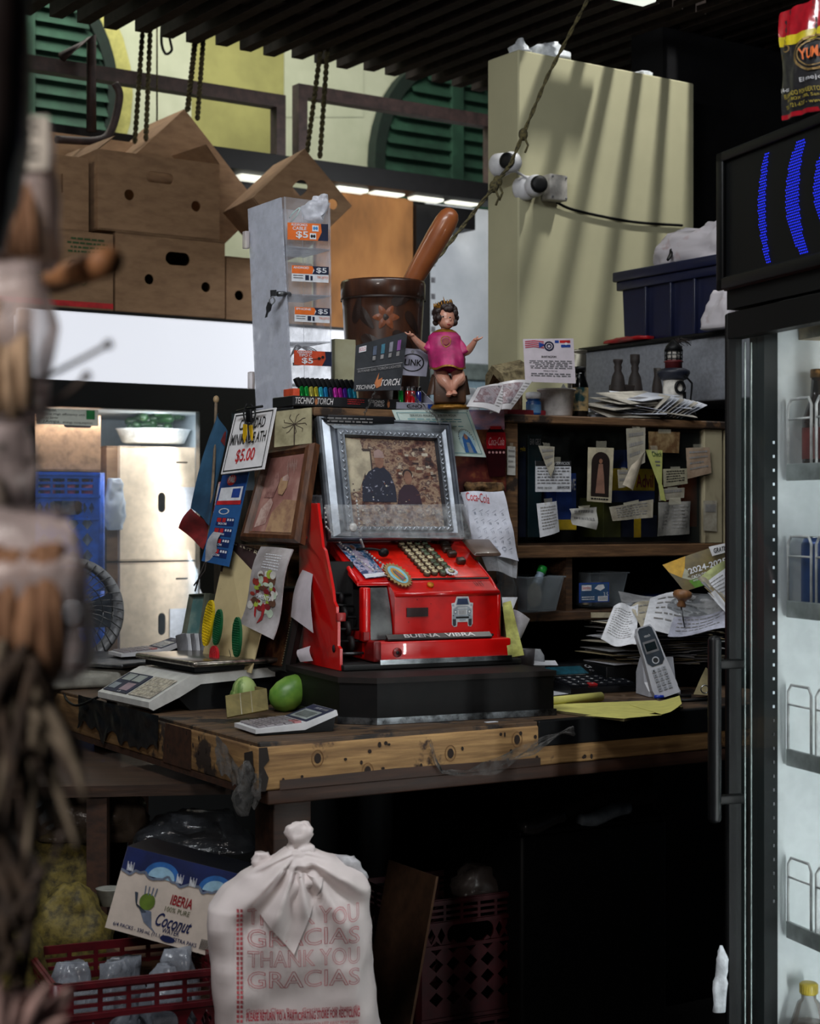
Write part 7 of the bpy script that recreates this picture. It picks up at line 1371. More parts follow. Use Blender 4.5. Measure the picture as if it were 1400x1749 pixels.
# big pile of papers on a dark box
t = thing('paper_tray', 'dark tray under the tall pile of receipts', 'tray', COU.at(1150, .55, CT).translation)
Lp = Loc(*(P(1035, 1100, 3.98).xy), 20); x1 = .36
MB().box(Lp.M(0, 0, 0), .02, x1, .04, .34, CT + .002, CT + .055, BLK, .003).build('tray', t)
rd = random.Random(21); PAPS = [WHT, m('pile_cream_paper', (180, 172, 152), .85), m('pile_grey_paper', (150, 150, 152), .85), m('pile_yellowed_paper', (164, 148, 112), .85)]
for i in range(84):
    z_ = CT + .057 + i * .00125; w_ = rd.uniform(.07, .105); cx = rd.uniform(.125, .27); cy = rd.uniform(.10, .15)
    MM = Lp.M(cx, cy, z_, rd.uniform(-22, 22)) @ Rt(rd.uniform(-.8, .8), 'Y')
    q = MB(); ph = rd.uniform(0, 6); am = rd.uniform(.0005, .003)
    q.slab(Sheet([MM @ Vector(v) for v in ((-w_, .085, 0), (w_, .085, 0), (w_, -.085, 0), (-w_, -.085, 0))], bend=lambda u, v: am * math.sin(u * 5 + ph) + am * (v - .5)), PAPS[i % 4 if i % 3 else 0], .0011, 8, 1); tag(q.build('receipt'), 'loose receipt in the tall wavy pile behind the phone', 'receipt', 'receipts in the tall pile')
ztop_ = CT + .057 + 46 * .0017
def psheet(q4, mt, lab, b=.01, f=5, ph=0, w_=5, fn=None, name='paper_sheet', cat='paper'):
    S = S4(*q4, bend=lambda u, v: b * math.sin(u * f + v * 2 + ph)); q = MB(); q.slab(S, mt, .0008, 10, 8)
    if w_: q.words(S, .1, .15, .85, .85, w_, m('faint_print_ink', None), .2, .0012, seed=w_)
    if fn: fn(q, S)
    tag(q.build(name), lab, cat)
psheet([(1048, 1035, 4.05), (1090, 1030, 4.07), (1085, 1105, 3.92), (1025, 1095, 3.94)], PAPS[0], 'ruled white receipts fanned at the left end of the tall pile', .008, 6, w_=12)
psheet([(1110, 1022, 4.1), (1240, 1012, 4.2), (1243, 1072, 3.98), (1095, 1082, 3.92)], PAPS[0], 'large curled white sheet on top of the receipt pile', .014, 5, w_=5)
psheet([(1078, 1045, 4.08), (1130, 1010, 4.14), (1200, 1030, 4.16), (1098, 1080, 3.95)], PAPS[1], 'cream curled sheet under the wooden spindle', .014, 4, 1, w_=3)
psheet([(1150, 1060, 3.95), (1243, 1035, 4.0), (1243, 1078, 3.92), (1140, 1082, 3.90)], m('lilac_white_paper', (186, 188, 204), .8), 'lilac white sheet drooping at the front of the pile', .010, 4, 2, w_=4)
psheet([(1055, 1012, 4.2), (1130, 1018, 4.25), (1120, 1028, 4.2), (1062, 1026, 4.16)], PAPS[2], 'grey paper edge under the navy binder', .004, 4, 2, w_=0)
q = MB(); bag(q, T(P(1192, 1035, 4.06)), [(-.03, -.07, .06, .05), (0, -.08, .07, .06), (.03, -.04, .07, .04)], mcl('grey_clear_bag', None), .014, 26, seed=41); tag(q.build('plastic_bag'), 'clear plastic bag crumpled over the receipt pile', 'bag')
# catalogue
def cat_(q, S):
    q.poly(S, [(0, 0), (.35, 0), (.25, .35), (.12, .6), (0, .3)], m('catalog_yellow', (206, 160, 50), .5), .0006); q.poly(S, [(.12, .6), (.25, .35), (.4, .75), (.3, .8)], m('catalog_pale', (170, 170, 150), .5), .0006); q.poly(S, [(.2, .75), (1, .7), (1, 1), (.25, 1)], m('catalog_green', (90, 140, 40), .5), .0007)
    q.text(S, '2024-2025', .28, .40, .98, .58, WHT, .0014, bold=.02); q.text(S, 'CATALOGO DE SEMILLAS', .28, .64, 1.0, .74, WHT, .0014, bold=.01); q.text(S, 'DISPONIBLES Y NUEVAS', .28, .78, .8, .82, WHT, .0014)
psheet([(1131, 965, 4.06), (1240, 928, 4.12), (1243, 985, 4.06), (1168, 1012, 4.0)], mr('catalog_cover_mix', [(.35, (70, 66, 50)), (.55, (110, 96, 60)), (.7, (80, 110, 50))], 12, .4), 'seed catalogue 2024-2025 with yellow and green cover, right of the pile', .004, 3, 0, 0, cat_, 'catalogue', 'catalogue')
def gr(q, S): q.text(S, 'GRATIS', .15, .3, .9, .8, INK, .0014, bold=.02, shear=.2)
psheet([(1210, 934, 4.08), (1243, 927, 4.1), (1243, 942, 4.09), (1216, 950, 4.07)], WPL, 'small white GRATIS tag above the seed catalogue', .001, 3, 0, 0, gr, 'tag', 'tag')
psheet([(1196, 985, 4.02), (1243, 955, 4.06), (1243, 972, 4.05), (1205, 998, 4.0)], m('pale_green_paper', (180, 188, 130), .8), 'pale green rolled paper across the seed catalogue', .006, 3, 0, 0)
psheet([(1205, 995, 4.0), (1243, 968, 4.03), (1243, 1020, 4.0), (1228, 1025, 3.98)], PAPS[0], 'white printed sheet between the catalogue and the drinks fridge', .004, 3, 0, 5)
for i in range(4): psheet([(1190 + i * 6, 988 + i * 8, 4.0 - i * .012), (1205 + i * 5, 985 + i * 8, 4.0 - i * .012), (1243, 1022 + i * 5, 3.98 - i * .012), (1240, 1030 + i * 5, 3.97 - i * .012)], PAPS[(i + 1) % 4], ['uppermost', 'second', 'third', 'lowest'][i] + ' folded brown edged paper under the seed catalogue', .006, 4, i, 0)
# spindle with wooden knob
t = thing('paper_spindle', 'paper spindle with turned wooden knob on top of the receipt pile', 'spindle', P(1167, 1068, 3.93))
SPW = mwood('turned_knob_wood', (100, 66, 40), (150, 104, 66), 0, 10, (6, 6, 1), .5); M_ = T(P(1163, 1037, 3.93)) @ Rt(6, 'Y')
q = MB(); q.lathe(M_, [(.009, 0), (.011, .004), (.008, .012), (.012, .018), (.020, .022), (.0225, .029), (.020, .036), (.012, .040), (.002, .041)], SPW, 24); q.build('knob', t); q = MB(); q.tube([P(1163, 1037, 3.93), P(1169, 1072, 3.93)], .0018, STL, 8); q.build('spike', t)
# small clutter in the dark right corner
psheet([(1184, 1186, 3.85), (1205, 1140, 3.9), (1225, 1150, 3.9), (1215, 1190, 3.84)], m('dim_tan_paper', (130, 118, 84), .8), 'tan tag with a metal ring leaning in the dark corner right of the phone', .003, 3, 0, 0, None, 'paper_tag', 'tag')
q = MB(); c0 = P(1203, 1177, 3.83); q.tube([c0 + Vector((.009 * math.cos(i * .5), -.003, .009 * math.sin(i * .5))) for i in range(13)], .0014, CHR, 6); tag(q.build('key_ring'), 'small metal key ring on the tan tag', 'ring')
q = MB(); q.slab(S4((1060, 1205, 3.78), (1240, 1200, 3.80), (1240, 1216, 3.69), (1075, 1222, 3.68)), DRK, .003); 
q = MB(); q.box(T(PZ(838, 1234, CT)) @ Rt(30), -.012, .014, -.006, .006, .0005, .0015, WHT); tag(q.build('paper_scrap'), 'tiny white scrap on the counter edge in front of the black base', 'paper')

# ================================================================ DRINKS FRIDGE AT RIGHT
FB = m('fridge_black_steel', (8, 9, 10), .45, var=.2, spec=.2); FW = m('fridge_white_liner', (212, 220, 222), .4, var=.04)
K0 = Vector((.593, 3.0, 0)); fa = Vector((.324, -.946, 0)); fb = Vector((.946, .324, 0))
FRM_ = Matrix(((fb.x, fa.x, 0, K0.x), (fb.y, fa.y, 0, K0.y), (0, 0, 1, 0), (0, 0, 0, 1)))   # x: into the fridge, y: towards the viewer
def ry(px, xx):   # local y of a pixel column on the plane x = xx
    o = K0 + fb * xx; r = (px - 700) / F; return (r * o.y - o.x) / (fa.x - r * fa.y)
def rz(px, py, xx): y = ry(px, xx); return EYE - (py - 874.5) / F * (K0 + fb * xx + fa * y).y
t = thing('drinks_fridge', 'tall black glass door drinks fridge with white interior at the right edge', 'fridge', K0 + fb * .35 + fa * .35)
YN = .70; ZT = 1.735; ys = ry(1268, 0)
q = MB(); q.box(FRM_, .03, .72, -.045, -.02, 0, ZT, FB); q.box(FRM_, .03, .72, YN, YN + .02, 0, ZT, FB); q.box(FRM_, .03, .72, -.045, YN + .02, ZT - .02, ZT, FB); q.box(FRM_, .70, .72, -.045, YN + .02, 0, ZT, FB); q.box(FRM_, .03, .72, -.045, YN + .02, 0, .10, FB); q.build('cabinet', t)
yl = ry(1325, .10)
q = MB(); q.box(FRM_, .057, .69, -.019, .004, .10, ZT - .03, FW); q.box(FRM_, .68, .70, -.02, YN, .10, ZT - .03, FW); q.box(FRM_, .08, .69, YN - .02, YN, .1, ZT - .03, FW); q.box(FRM_, .10, .69, 0, YN, ZT - .05, ZT - .022, m('fridge_tan_ceiling', (200, 176, 140), .5)); q.build('liner', t)  # ceiling colour has the warm tan reflection painted in
q = MB(); q.box(FRM_, .03, .057, -.019, .005, .1, ZT - .03, m('dark_green_gasket', (7, 10, 11), .3, spec=.3)); q.build('gasket', t)
q = MB()
for x, w_ in ((.003, .002), (.015, .003)): q.box(FRM_, x, x + .002, ys, ys + w_, .12, ZT - .055, m('bright_edge_aluminium', (190, 204, 202), .25, .6))
q.build('edge_trim', t)
LED = mem('led_point', (205, 220, 228), .45)
yy = .004
for i in range(34):
    z_ = 1.50 - i * .0245; MB().box(FRM_, .047, .050, .005, .007, z_, z_ + .005, LED if i < 20 else STL).build('led', t)
# door
dt = MB(); dt.box(FRM_, -.03, 0, -.03, ys, .08, ZT - .005, FB, .003, 1); dt.box(FRM_, -.03, 0, YN - .04, YN + .02, .08, ZT - .005, FB); dt.box(FRM_, -.03, 0, ys, YN - .04, ZT - .05, ZT - .005, FB); dt.box(FRM_, -.03, 0, ys, YN - .04, .08, .16, FB)
o_d = dt.build('door_frame', t)
q = MB(); q.box(FRM_, -.014, -.010, ys, YN - .04, .16, ZT - .05, mcl('fridge_door_glass', (70, 80, 80), -.19, .05, .02, 5)); q.build('door_glass', t)
q = MB(); hx, hy = -.085, .035; zt1, zb1 = rz(1217, 1085, hx), rz(1217, 1405, hx); q.box(FRM_, hx - .011, hx + .011, hy - .011, hy + .011, zb1, zt1, m('handle_black_plastic', (12, 13, 15), .4, spec=.3), .009, 3)
for zz in (zt1 - .05, zb1 + .04): q.box(FRM_, hx, -.03, hy - .008, hy + .008, zz - .008, zz + .008, FB, .003)
q.build('door_handle', t)
for k, (pt_, pb_) in enumerate(((680, 812), (918, 1045), (1165, 1298), (1435, 1592))):
    x0 = .073; yA = .012; zb_ = rz(1345, pb_ - 8, x0); zt2 = zb_ + .125
    q = MB(); q.box(FRM_, x0, .66, yA, YN - .03, zb_ - .014, zb_ - .008, m('wire_shelf_white', (216, 220, 218), .4)); q.box(FRM_, x0 - .004, x0 + .004, yA, YN - .03, zb_ - .018, zb_ + .012, m('clear_grey_lip', (150, 160, 158), .3), .002); q.build('shelf', t)
    wr = m('white_wire', (222, 226, 226), .35); q = MB()
    for y0 in (yA + .002, yA + .092, yA + .182, yA + .27, yA + .36, yA + .45): 
        q.tube([FRM_ @ Vector(v) for v in ((x0, y0, zb_), (x0, y0, zt2 - .012), (x0, y0 + .010, zt2), (x0, y0 + .066, zt2), (x0, y0 + .074, zt2 - .012), (x0, y0 + .074, zb_))], .0026, wr, 8)
        q.tube([FRM_ @ Vector((x0, y0, zt2 - .035)), FRM_ @ Vector((x0, y0 + .074, zt2 - .035))], .002, wr, 6)
    q.build('wire_guard', t)
area('fridge_lamp_left', K0 + fb * .14 + fa * .03 + Vector((0, 0, 1.0)), K0 + fb * .5 + fa * .25 + Vector((0, 0, 1.0)), .02, 1.2, 0.01)
area('fridge_lamp_top', K0 + fb * .2 + fa * .35 + Vector((0, 0, ZT - .055)), K0 + fb * .38 + fa * .1 + Vector((0, 0, .6)), .25, .5, 2.2, (.95, .98, 1))
area('fridge_lamp_side', K0 + fb * .12 + fa * .66 + Vector((0, 0, .95)), K0 + fb * .4 + fa * .0 + Vector((0, 0, .95)), .03, 1.4, 15, (.93, .98, .98))
def fcan(x, y, z, r, h, mt, lab, cat='can', grp=None, name='drink_can'):
    M_ = FRM_ @ T((x, y, z)); t2 = thing(name, lab, cat, M_.translation, grp)
    MB().lathe(M_, [(r * .88, 0), (r, .006), (r, h - .012), (r * .86, h)], mt, 26).build('body', t2); MB().lathe(M_, [(r * .86, h), (r * .88, h + .003), (r * .8, h + .001)], CHR, 26).build('lid', t2)
BCN = m('deep_blue_can', (18, 48, 110), .3, .3, var=.3, c2=(30, 70, 140), scale=20)
zz = rz(1345, 1037, .073)
for i, (x, y) in enumerate(((.115, .048), (.115, .118), (.115, .188), (.115, .258))): fcan(x, y, zz, .032, .122, BCN, 'deep blue drink can behind the wire guard on the second fridge shelf', grp='blue cans on the second fridge shelf')
DBR = m('dark_brown_bottle_glass', (50, 24, 18), .15, coat=.5); zz = rz(1345, 804, .073)
for i in range(6):  # bottles added to stand in for a brown reflection in the glass
    M_ = FRM_ @ T((.115 + (i % 2) * .05, .04 + i * .055, zz)); t2 = thing('bottle', 'dark brown bottle with red label on the top fridge shelf', 'bottle', M_.translation, 'brown bottles on the top fridge shelf')
    MB().lathe(M_, [(.024, 0), (.026, .004), (.026, .09), (.012, .13), (.010, .165)], DBR, 18).build('body', t2); MB().lathe(M_, [(.0265, .02), (.0265, .075)], m('dull_red_label', (110, 40, 36), .5), 18, cap=False).build('label', t2); MB().lathe(M_, [(.012, .163), (.012, .175), (.011, .178)], GLD, 12).build('cap', t2)
M_ = FRM_ @ T((.095, .045, rz(1375, 1749, .095) - .12)); t2 = thing('soda_bottle', 'dark soda bottle with yellow cap at the bottom of the fridge', 'bottle', M_.translation); hh = rz(1372, 1693, .095) - M_.translation.z
MB().lathe(M_, [(.030, 0), (.034, .006), (.034, hh - .07), (.033, hh - .055), (.020, hh - .015), (.013, hh - .008), (.013, hh)], mcl('soda_bottle_plastic', (120, 110, 100), .25, .06), 28).build('body', t2); MB().lathe(M_, [(.031, .004), (.032, hh - .055), (.030, hh - .050)], m('dark_cola_liquid', (28, 14, 10), .1), 24).build('drink', t2)
q = MB(); q.lathe(M_, [(.0145, hh), (.0155, hh + .002), (.0155, hh + .018), (.013, hh + .020)], m('yellow_soda_cap', (190, 170, 60), .4), 24); 
for i in range(24): a = i * math.tau / 24; q.box(M_ @ Rt(math.degrees(a)), .0152, .0162, -.0008, .0008, hh + .002, hh + .017, m('yellow_soda_cap', None))
q.build('cap', t2)
q = MB(); q.box(FRM_, .06, .6, .01, YN - .03, rz(1375, 1749, .095) - .135, rz(1375, 1749, .095) - .122, FW); q.build('floor_shelf', t)
# header with blue speaker-like lights
t = thing('fridge_header', 'black light box above the drinks fridge with glowing blue dotted arcs', 'light box', K0 + fb * .3 + fa * .3 + Vector((0, 0, ZT)))
z0, z1 = rz(1232, 497, -.036), rz(1232, 262, -.036)
q = MB(); q.box(FRM_, -.03, .6, -.02, YN, ZT + .001, z0, FB); q.box(FRM_, -.036, .6, -.035, YN + .03, z0, z1, FB, .006, 1); q.box(FRM_, -.044, -.036, -.035, YN + .03, z1 - .018, z1, FB, .003); q.box(FRM_, -.044, -.036, -.035, YN + .03, z0, z0 + .022, FB, .003); q.box(FRM_, -.044, -.036, -.035, -.012, z0, z1, FB, .003); q.build('case', t)
q = MB(); BL = mem('blue_led_glow', (30, 50, 255), 1.8, (10, 10, 60)); cy_, cz_ = ry(1470, -.038), (z0 + z1) / 2 + .005
for i in range(90):
    for j in range(40):
        y = -.005 + i * .0052 + (j % 2) * .0026; z_ = z0 + .024 + j * .0048
        if z_ > z1 - .022 or y > .40: continue
        rr = math.hypot(y - cy_, (z_ - cz_) * 1.15); tp = 1 - .55 * ((z_ - cz_) / .098) ** 2
        if any(abs(rr - (cy_ - ry(c_, -.038))) < w_ * tp for c_, w_ in ((1300, .0125), (1352, .021), (1402, .024), (1440, .02))) and abs(z_ - cz_) < .098:
            q.add([FRM_ @ Vector((-.0375, y + .0014 * math.cos(k * math.pi / 3), z_ + .0014 * math.sin(k * math.pi / 3))) for k in range(6)], [(0, 1, 2, 3, 4, 5)], BL)
q.build('blue_dots', t, kind='stuff')
# coffee bag on the header
t = thing('coffee_bag', 'black and red coffee bag with yellow print standing on the header box', 'coffee bag', P(1375, 200, 2.80))
CB = m('coffee_bag_black', (34, 33, 35), .3, var=.2)
S = S4((1331, 25, 2.82), (1425, -10, 2.70), (1428, 185, 2.70), (1337, 207, 2.80), bend=lambda u, v: .018 * math.sin(math.pi * min(max(u, 0), 1)) * math.sin(math.pi * (.15 + .7 * v)) + .003 * math.sin(u * 20 + v * 9)); q = MB(); q.slab(S, CB, .03, 10, 14)
RDG = m('coffee_bag_red', (160, 22, 34), .25, coat=.5)
q.grid(lambda u, v: S.pt(u * 1, v * .22 + .05 * abs(math.sin(u * 3)) * v, .001), 12, 5, RDG); q.grid(lambda u, v: S.pt(u, .22 + .05 * abs(math.sin(u * 3)) + v * .09, .0012), 12, 3, m('coffee_bag_yellow', (200, 180, 30), .3)); q.grid(lambda u, v: S.pt(u, .955 + v * .04, .001), 12, 1, RDG)
q.build('body', t)
q = MB(); cu_, cv_ = .74, .48
q.ring(S, cu_, cv_, .30, .16, .12, m('antique_gilt', None), .003); q.ring(S, cu_, cv_, .24, .12, .08, m('antique_gilt', None), .003); q.text(S, 'YUMA', cu_ - .2, cv_ - .05, cu_ + .2, cv_ + .05, ORG, .005, bold=.02)
for x, y in ((.1, .42), (.26, .38), (.2, .32)): q.ring(S, x, y, .06, .035, .3, m('antique_gilt', None), .004)
q.text(S, 'El mejor', .5, .68, .9, .73, WPL, .004); q.text(S, '14-oz.', .08, .72, .25, .76, WPL, .004); YT = m('yellow_fine_print', (170, 150, 40), .5)
q.text(S, 'ELABORADO POR PUERTO RICO', .12, .78, .95, .82, YT, .004); q.text(S, 'P.O. BOX 1380, San Juan', .18, .835, .92, .87, YT, .004); q.text(S, 'TEL. 721-6337 - www.cafe', .12, .885, .95, .92, YT, .004); q.build('print', t, label='gold, orange and yellow printing')
# fridge edge bag bottom
q = MB(); bag(q, T(P(1229, 1728, 2.93)), [(0, -.012, .010, .015), (.05, -.010, .012, .02), (.09, -.004, .012, .015), (.115, -.002, .006, .01)], PLB, .004, 40, seed=51); tag(q.build('plastic_bag'), 'small clear bag at the lower left edge of the drinks fridge', 'bag')

# ================================================================ UNDER THE COUNTER
ZF = .30
def crate2(c, rot, w_, d, h, mt, lab, grp): return crate(T(c) @ Rt(rot), w_, d, h, mt, 'plastic_crate', lab, grp, 5, 4)
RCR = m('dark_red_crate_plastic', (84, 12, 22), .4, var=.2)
c = PZ(95, 1682, .619); 
crate2(Vector((c.x, c.y, .34)), 22.6, .285, .25, .279, RCR, 'dark red plastic crate of bagged goods at the lower left', 'red crates')
crate2(Vector((c.x, c.y, .055)), 22.6, .285, .25, .279, RCR, 'lower dark red crate under the left crate', 'red crates')
CM3 = T((c.x, c.y, .34)) @ Rt(22.6)
for i, (x, y, s_) in enumerate(((.055, .15, 1), (.105, .08, 1.1), (.20, .07, 1.1), (.235, .12, .8), (.15, .15, .8))):
    q = MB(); bag(q, CM3 @ T((x, y, .01)) @ Rt(i * 50), [(0, -.04 * s_, .04 * s_, .07), (.12, -.045 * s_, .045 * s_, .08), (.20, -.04 * s_, .04 * s_, .07), (.262 + (i % 2) * .015, -.02, .025, .03)], mcl('silvery_bag_film', (150, 155, 165), .55, .15, .2, 30, .8), .010, 30, seed=60 + i)
    tag(q.build('plastic_bag'), 'silvery clear bag of goods packed in the dark red crate', 'bag', 'silvery bags in the red crate')
# coconut water carton
PWH = m('printed_white_carton', (206, 192, 180), .7, var=.05); NB = m('coconut_navy_print', (18, 32, 84), .5)
S = S4((218, 1445, 2.95), (405, 1492, 3.00), (360, 1634, 2.965), (179, 1584, 2.925)); n_ = (S.c[1] - S.c[0]).cross(S.c[3] - S.c[0]); r_ = P(360, 1634, 1) - Vector((0, 0, EYE)); e_ = Vector((0, 0, EYE)); S.c[2] = e_ + r_ * ((S.c[0] - e_).dot(n_) / r_.dot(n_))
t = thing('drink_carton', 'white and navy coconut water carton tilted behind the red crate', 'carton', S.pt(.5, 1))
bk = Vector((.02, .13, -.01)); c_ = [S.pt(0, 0), S.pt(1, 0), S.pt(1, 1), S.pt(0, 1)]
q = MB(); q.add(c_ + [x + bk for x in c_], [(0, 1, 2, 3), (7, 6, 5, 4), (1, 5, 6, 2), (2, 6, 7, 3), (0, 3, 7, 4)], PWH); q.add([c_[0], c_[1], c_[1] + bk, c_[0] + bk], [(0, 1, 2, 3)], m('carton_navy_top', (9, 11, 18), .35)); q.build('body', t)
q = MB(); wv = [(i / 24, .27 + .03 * math.sin(i * 1.1) - .02 * math.sin(i * 2.7)) for i in range(25)]
q.poly(S, [(0, 0), (1, 0)] + wv[::-1], NB, .0006); GLW = m('pale_blue_moon_print', (150, 190, 214), .5)
for x in (.36, .86): q.poly(S, [(x + .16 * math.cos(R(a)), .27 + .19 * math.sin(R(a))) for a in range(180, 361, 12)], m('mid_blue_print', (40, 100, 170), .5), .0009); q.poly(S, [(x + .12 * math.cos(R(a)), .28 + .14 * math.sin(R(a))) for a in range(180, 361, 12)], GLW, .0012)
q.line(S, [(a, b_ + .01) for a, b_ in wv], .004, m('wave_grey_print', (110, 120, 140), .5), .0015)
for x in (.05, .5, .62): 
    for k in range(5): q.line(S, [(x + k * .012, .28), (x + k * .014 - .01, .17 + .03 * (k % 2)), (x + k * .01 + .01, .27)], .0012, WHT, .0016)
DR = m('dark_red_lettering', (150, 20, 34), .5)
q.text(S, 'IBERIA', .50, .42, .70, .54, DR, .001, bold=.02); q.text(S, '100% PURE', .47, .57, .70, .63, m('olive_ink', (80, 90, 40), .6), .001); q.text(S, 'Coconut', .42, .66, .75, .82, NB, .001, bold=.015, shear=.35); q.text(S, 'WATER', .50, .82, .66, .88, NB, .001, bold=.01); q.disc(S, .57, .94, .07, .04, NB, .001); q.text(S, '6/4 PACKS - 330 mL (11.1 fl.oz.) TETRA PAKS', .06, .90, .84, .96, NB, .0012, bold=.01, rot=.0)
for cx in (.30, .98):
    if cx < .9: q.disc(S, cx, .58, .07, .10, m('coconut_green_print', (96, 120, 40), .5), .0012)
    q.poly(S, [(max(cx - .13, 0), .50), (cx - .1, .62), (cx - .02, .72), (min(cx + .02, 1), .70), (cx - .08, .66), (cx - .1, .5)], m('coconut_shell_print', (60, 70, 84), .5), .0014)
    if cx < .9: q.poly(S, [(cx - .06, .66), (cx + .06, .68), (cx + .1, .85), (cx + .16, .92), (cx + .02, .82)], m('wave_grey_print', None), .001); [q.line(S, [(cx - .04 + k * .03, .5), (cx - .05 + k * .035, .40)], .002, m('wave_grey_print', None), .0014) for k in range(4)]
for k in range(11): q.patch(S, .87 + k * .012, .83, .876 + k * .012, .95, INK, .0012)
q.build('print', t, label='navy and red printing with coconut pictures')
# supports behind for the tilted carton
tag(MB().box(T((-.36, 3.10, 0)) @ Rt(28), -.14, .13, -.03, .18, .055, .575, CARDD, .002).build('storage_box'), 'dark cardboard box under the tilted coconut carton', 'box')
# THANK YOU bag
BAGW = m('thin_white_bag_plastic', (222, 210, 208), .45, var=.05, scale=8, bump=.3); PRK = m('bag_red_print', (196, 84, 92), .6); PRD = m('bag_dark_red_print', (186, 50, 66), .6)
d = 2.86; kk = d / F
def zp(py): return EYE - (py - 874.5) * kk
cxp = 505
rows = []
for py, a, b_, dp in ((1840, 352, 668, .12), (1749, 368, 652, .13), (1650, 362, 636, .13), (1575, 354, 634, .13), (1545, 358, 632, .125), (1515, 385, 628, .11), (1492, 412, 618, .10), (1472, 446, 590, .08), (1458, 470, 556, .06), (1448, 484, 530, .045)): rows.append((zp(py), (a - cxp) * kk, (b_ - cxp) * kk, dp))
t = thing('shopping_bag', 'white plastic THANK YOU shopping bag tied at the top, below the counter', 'bag', P(505, 1840, d)); BM = T(((cxp - 700) * kk, d, 0)) @ Rt(8)
zk = zp(1452)
def bfold(x, z): dz = max(zk - z, .002); return .011 * math.sin(math.atan2(x, dz) * 13) * max(0, min(1, (z - zp(1640)) / .12)) * min(1, dz / .03) + .0025 * math.sin(x * 60 + z * 14)
q = MB(); bag(q, BM, rows, BAGW, .006, 12, 96, 71, 8, .62, bfold); q.build('body', t)
def surf(px, py, off=.0015):  # point on the bag's front
    x = (px - cxp) * kk; z = zp(py)
    for r0, r1 in zip(rows, rows[1:]):
        if r0[0] <= z <= r1[0]: k = (z - r0[0]) / (r1[0] - r0[0]); break
    else: k = 0; r0 = r1 = rows[1]
    a, b_, dp = [r0[i] * (1 - k) + r1[i] * k for i in (1, 2, 3)]; cc = max(-1, min(1, (x - (a + b_) / 2) / ((b_ - a) / 2))); t_ = math.acos(math.copysign(abs(cc) ** (1 / .62), cc)); sn = -math.sin(t_)
    y = dp / 2 * math.copysign(abs(sn) ** .62, sn); kk2 = .006 * (nz((x, y, z), 12, 71) + .6 * nz((x, y, z), 12 * 2.3, 74)); y -= bfold(x, z); return BM @ Vector((x, y + kk2 * 2 * sn - off - .002, z + kk2 * .4))
class Srf:
    n = Vector((0, -1, 0)); bend = True
    def __init__(s, x0, y0, x1, y1): s.b = (x0, y0, x1, y1)
    def pt(s, u, v, h=0): x0, y0, x1, y1 = s.b; return surf(x0 + (x1 - x0) * u, y0 + (y1 - y0) * v, h)
A = Srf(418, 1530, 610, 1700); q = MB()
for i, tx in enumerate(('THANK YOU', 'GRACIAS', 'THANK YOU', 'GRACIAS')): q.text(A, tx, .01, .03 + i * .205, .99, .195 + i * .205, PRK, .001, outline=.011)
q.text(Srf(418, 1700, 608, 1712), 'Gracias a Clean Bags   Gracias por un buen dia', 0, .1, 1, .9, PRK, .001); q.text(Srf(418, 1708, 608, 1722), 'PLEASE RETURN TO A PARTICIPATING STORE FOR RECYCLING', 0, 0, 1, 1, PRD, .001, bold=.02)
for i in range(3): q.text(Srf(420, 1727 + i * 8, 606, 1733 + i * 8), ['WARNING: TO AVOID DANGER OF SUFFOCATION KEEP AWAY FROM BABIES', 'AND CHILDREN. DO NOT USE THIS BAG IN CRIBS, BEDS, CARRIAGES', 'OR PLAY PENS. THIS BAG IS NOT A TOY'][i], 0, 0, 1, 1, PRK, .001)
for i in range(26):
    for x in (402, 408): q.patch(Srf(x, 1535 + i * 8, x + 4, 1540 + i * 8), 0, 0, 1, 1, PRK, .001, 1, 1)
q.build('red_print', t, label='red outlined THANK YOU GRACIAS printing')
q = MB(); bag(q, BM @ T((.006, .0, zp(1470))), [(0, -.035, .035, .05), (.02, -.022, .024, .04), (.032, -.016, .018, .032), (.045, -.024, .026, .036), (.058, -.018, .020, .03), (.064, -.006, .010, .012)], BAGW, .006, 50, 24, 81, 3); q.build('knot', t)
q = MB(); bag(q, BM @ T((-.058, .005, zp(1500))), [(0, -.03, .02, .03), (.02, -.014, .014, .026), (.032, -.018, .020, .03), (.044, -.010, .012, .018)], BAGW, .005, 50, 20, 82, 3); q.build('handle_knot', t)
fl = [Vector(x) for x in ((478, 1474), (548, 1490), (497, 1612), (428, 1530))]
def flp(u, v): x = fl[0] * (1 - u) * (1 - v) + fl[1] * u * (1 - v) + fl[2] * u * v + fl[3] * (1 - u) * v; return surf(x[0], x[1], .003 + .004 * math.sin(math.pi * u) * math.sin(math.pi * v) + .0015 * math.sin(u * 9 + v * 4))
q = MB(); q.grid(flp, 24, 24, BAGW); q.build('folded_flap', t)
q = MB(); M_ = BM @ T(((598 - cxp) * kk, .0, zp(1520))); bag(q, M_, [(0, -.03, .028, .03), (.02, -.035, .032, .04), (.045, -.03, .018, .03), (.055, -.02, .01, .01)], m('second_bag_white', (190, 188, 192), .45), .008, 40, 20, 83, 3); q.build('bag_ear', t)
tag(MB().box(BM, -.12, .13, -.05, .06, .0, zp(1845), CARDD, .002).build('storage_box'), 'dark box carrying the white shopping bag', 'box')
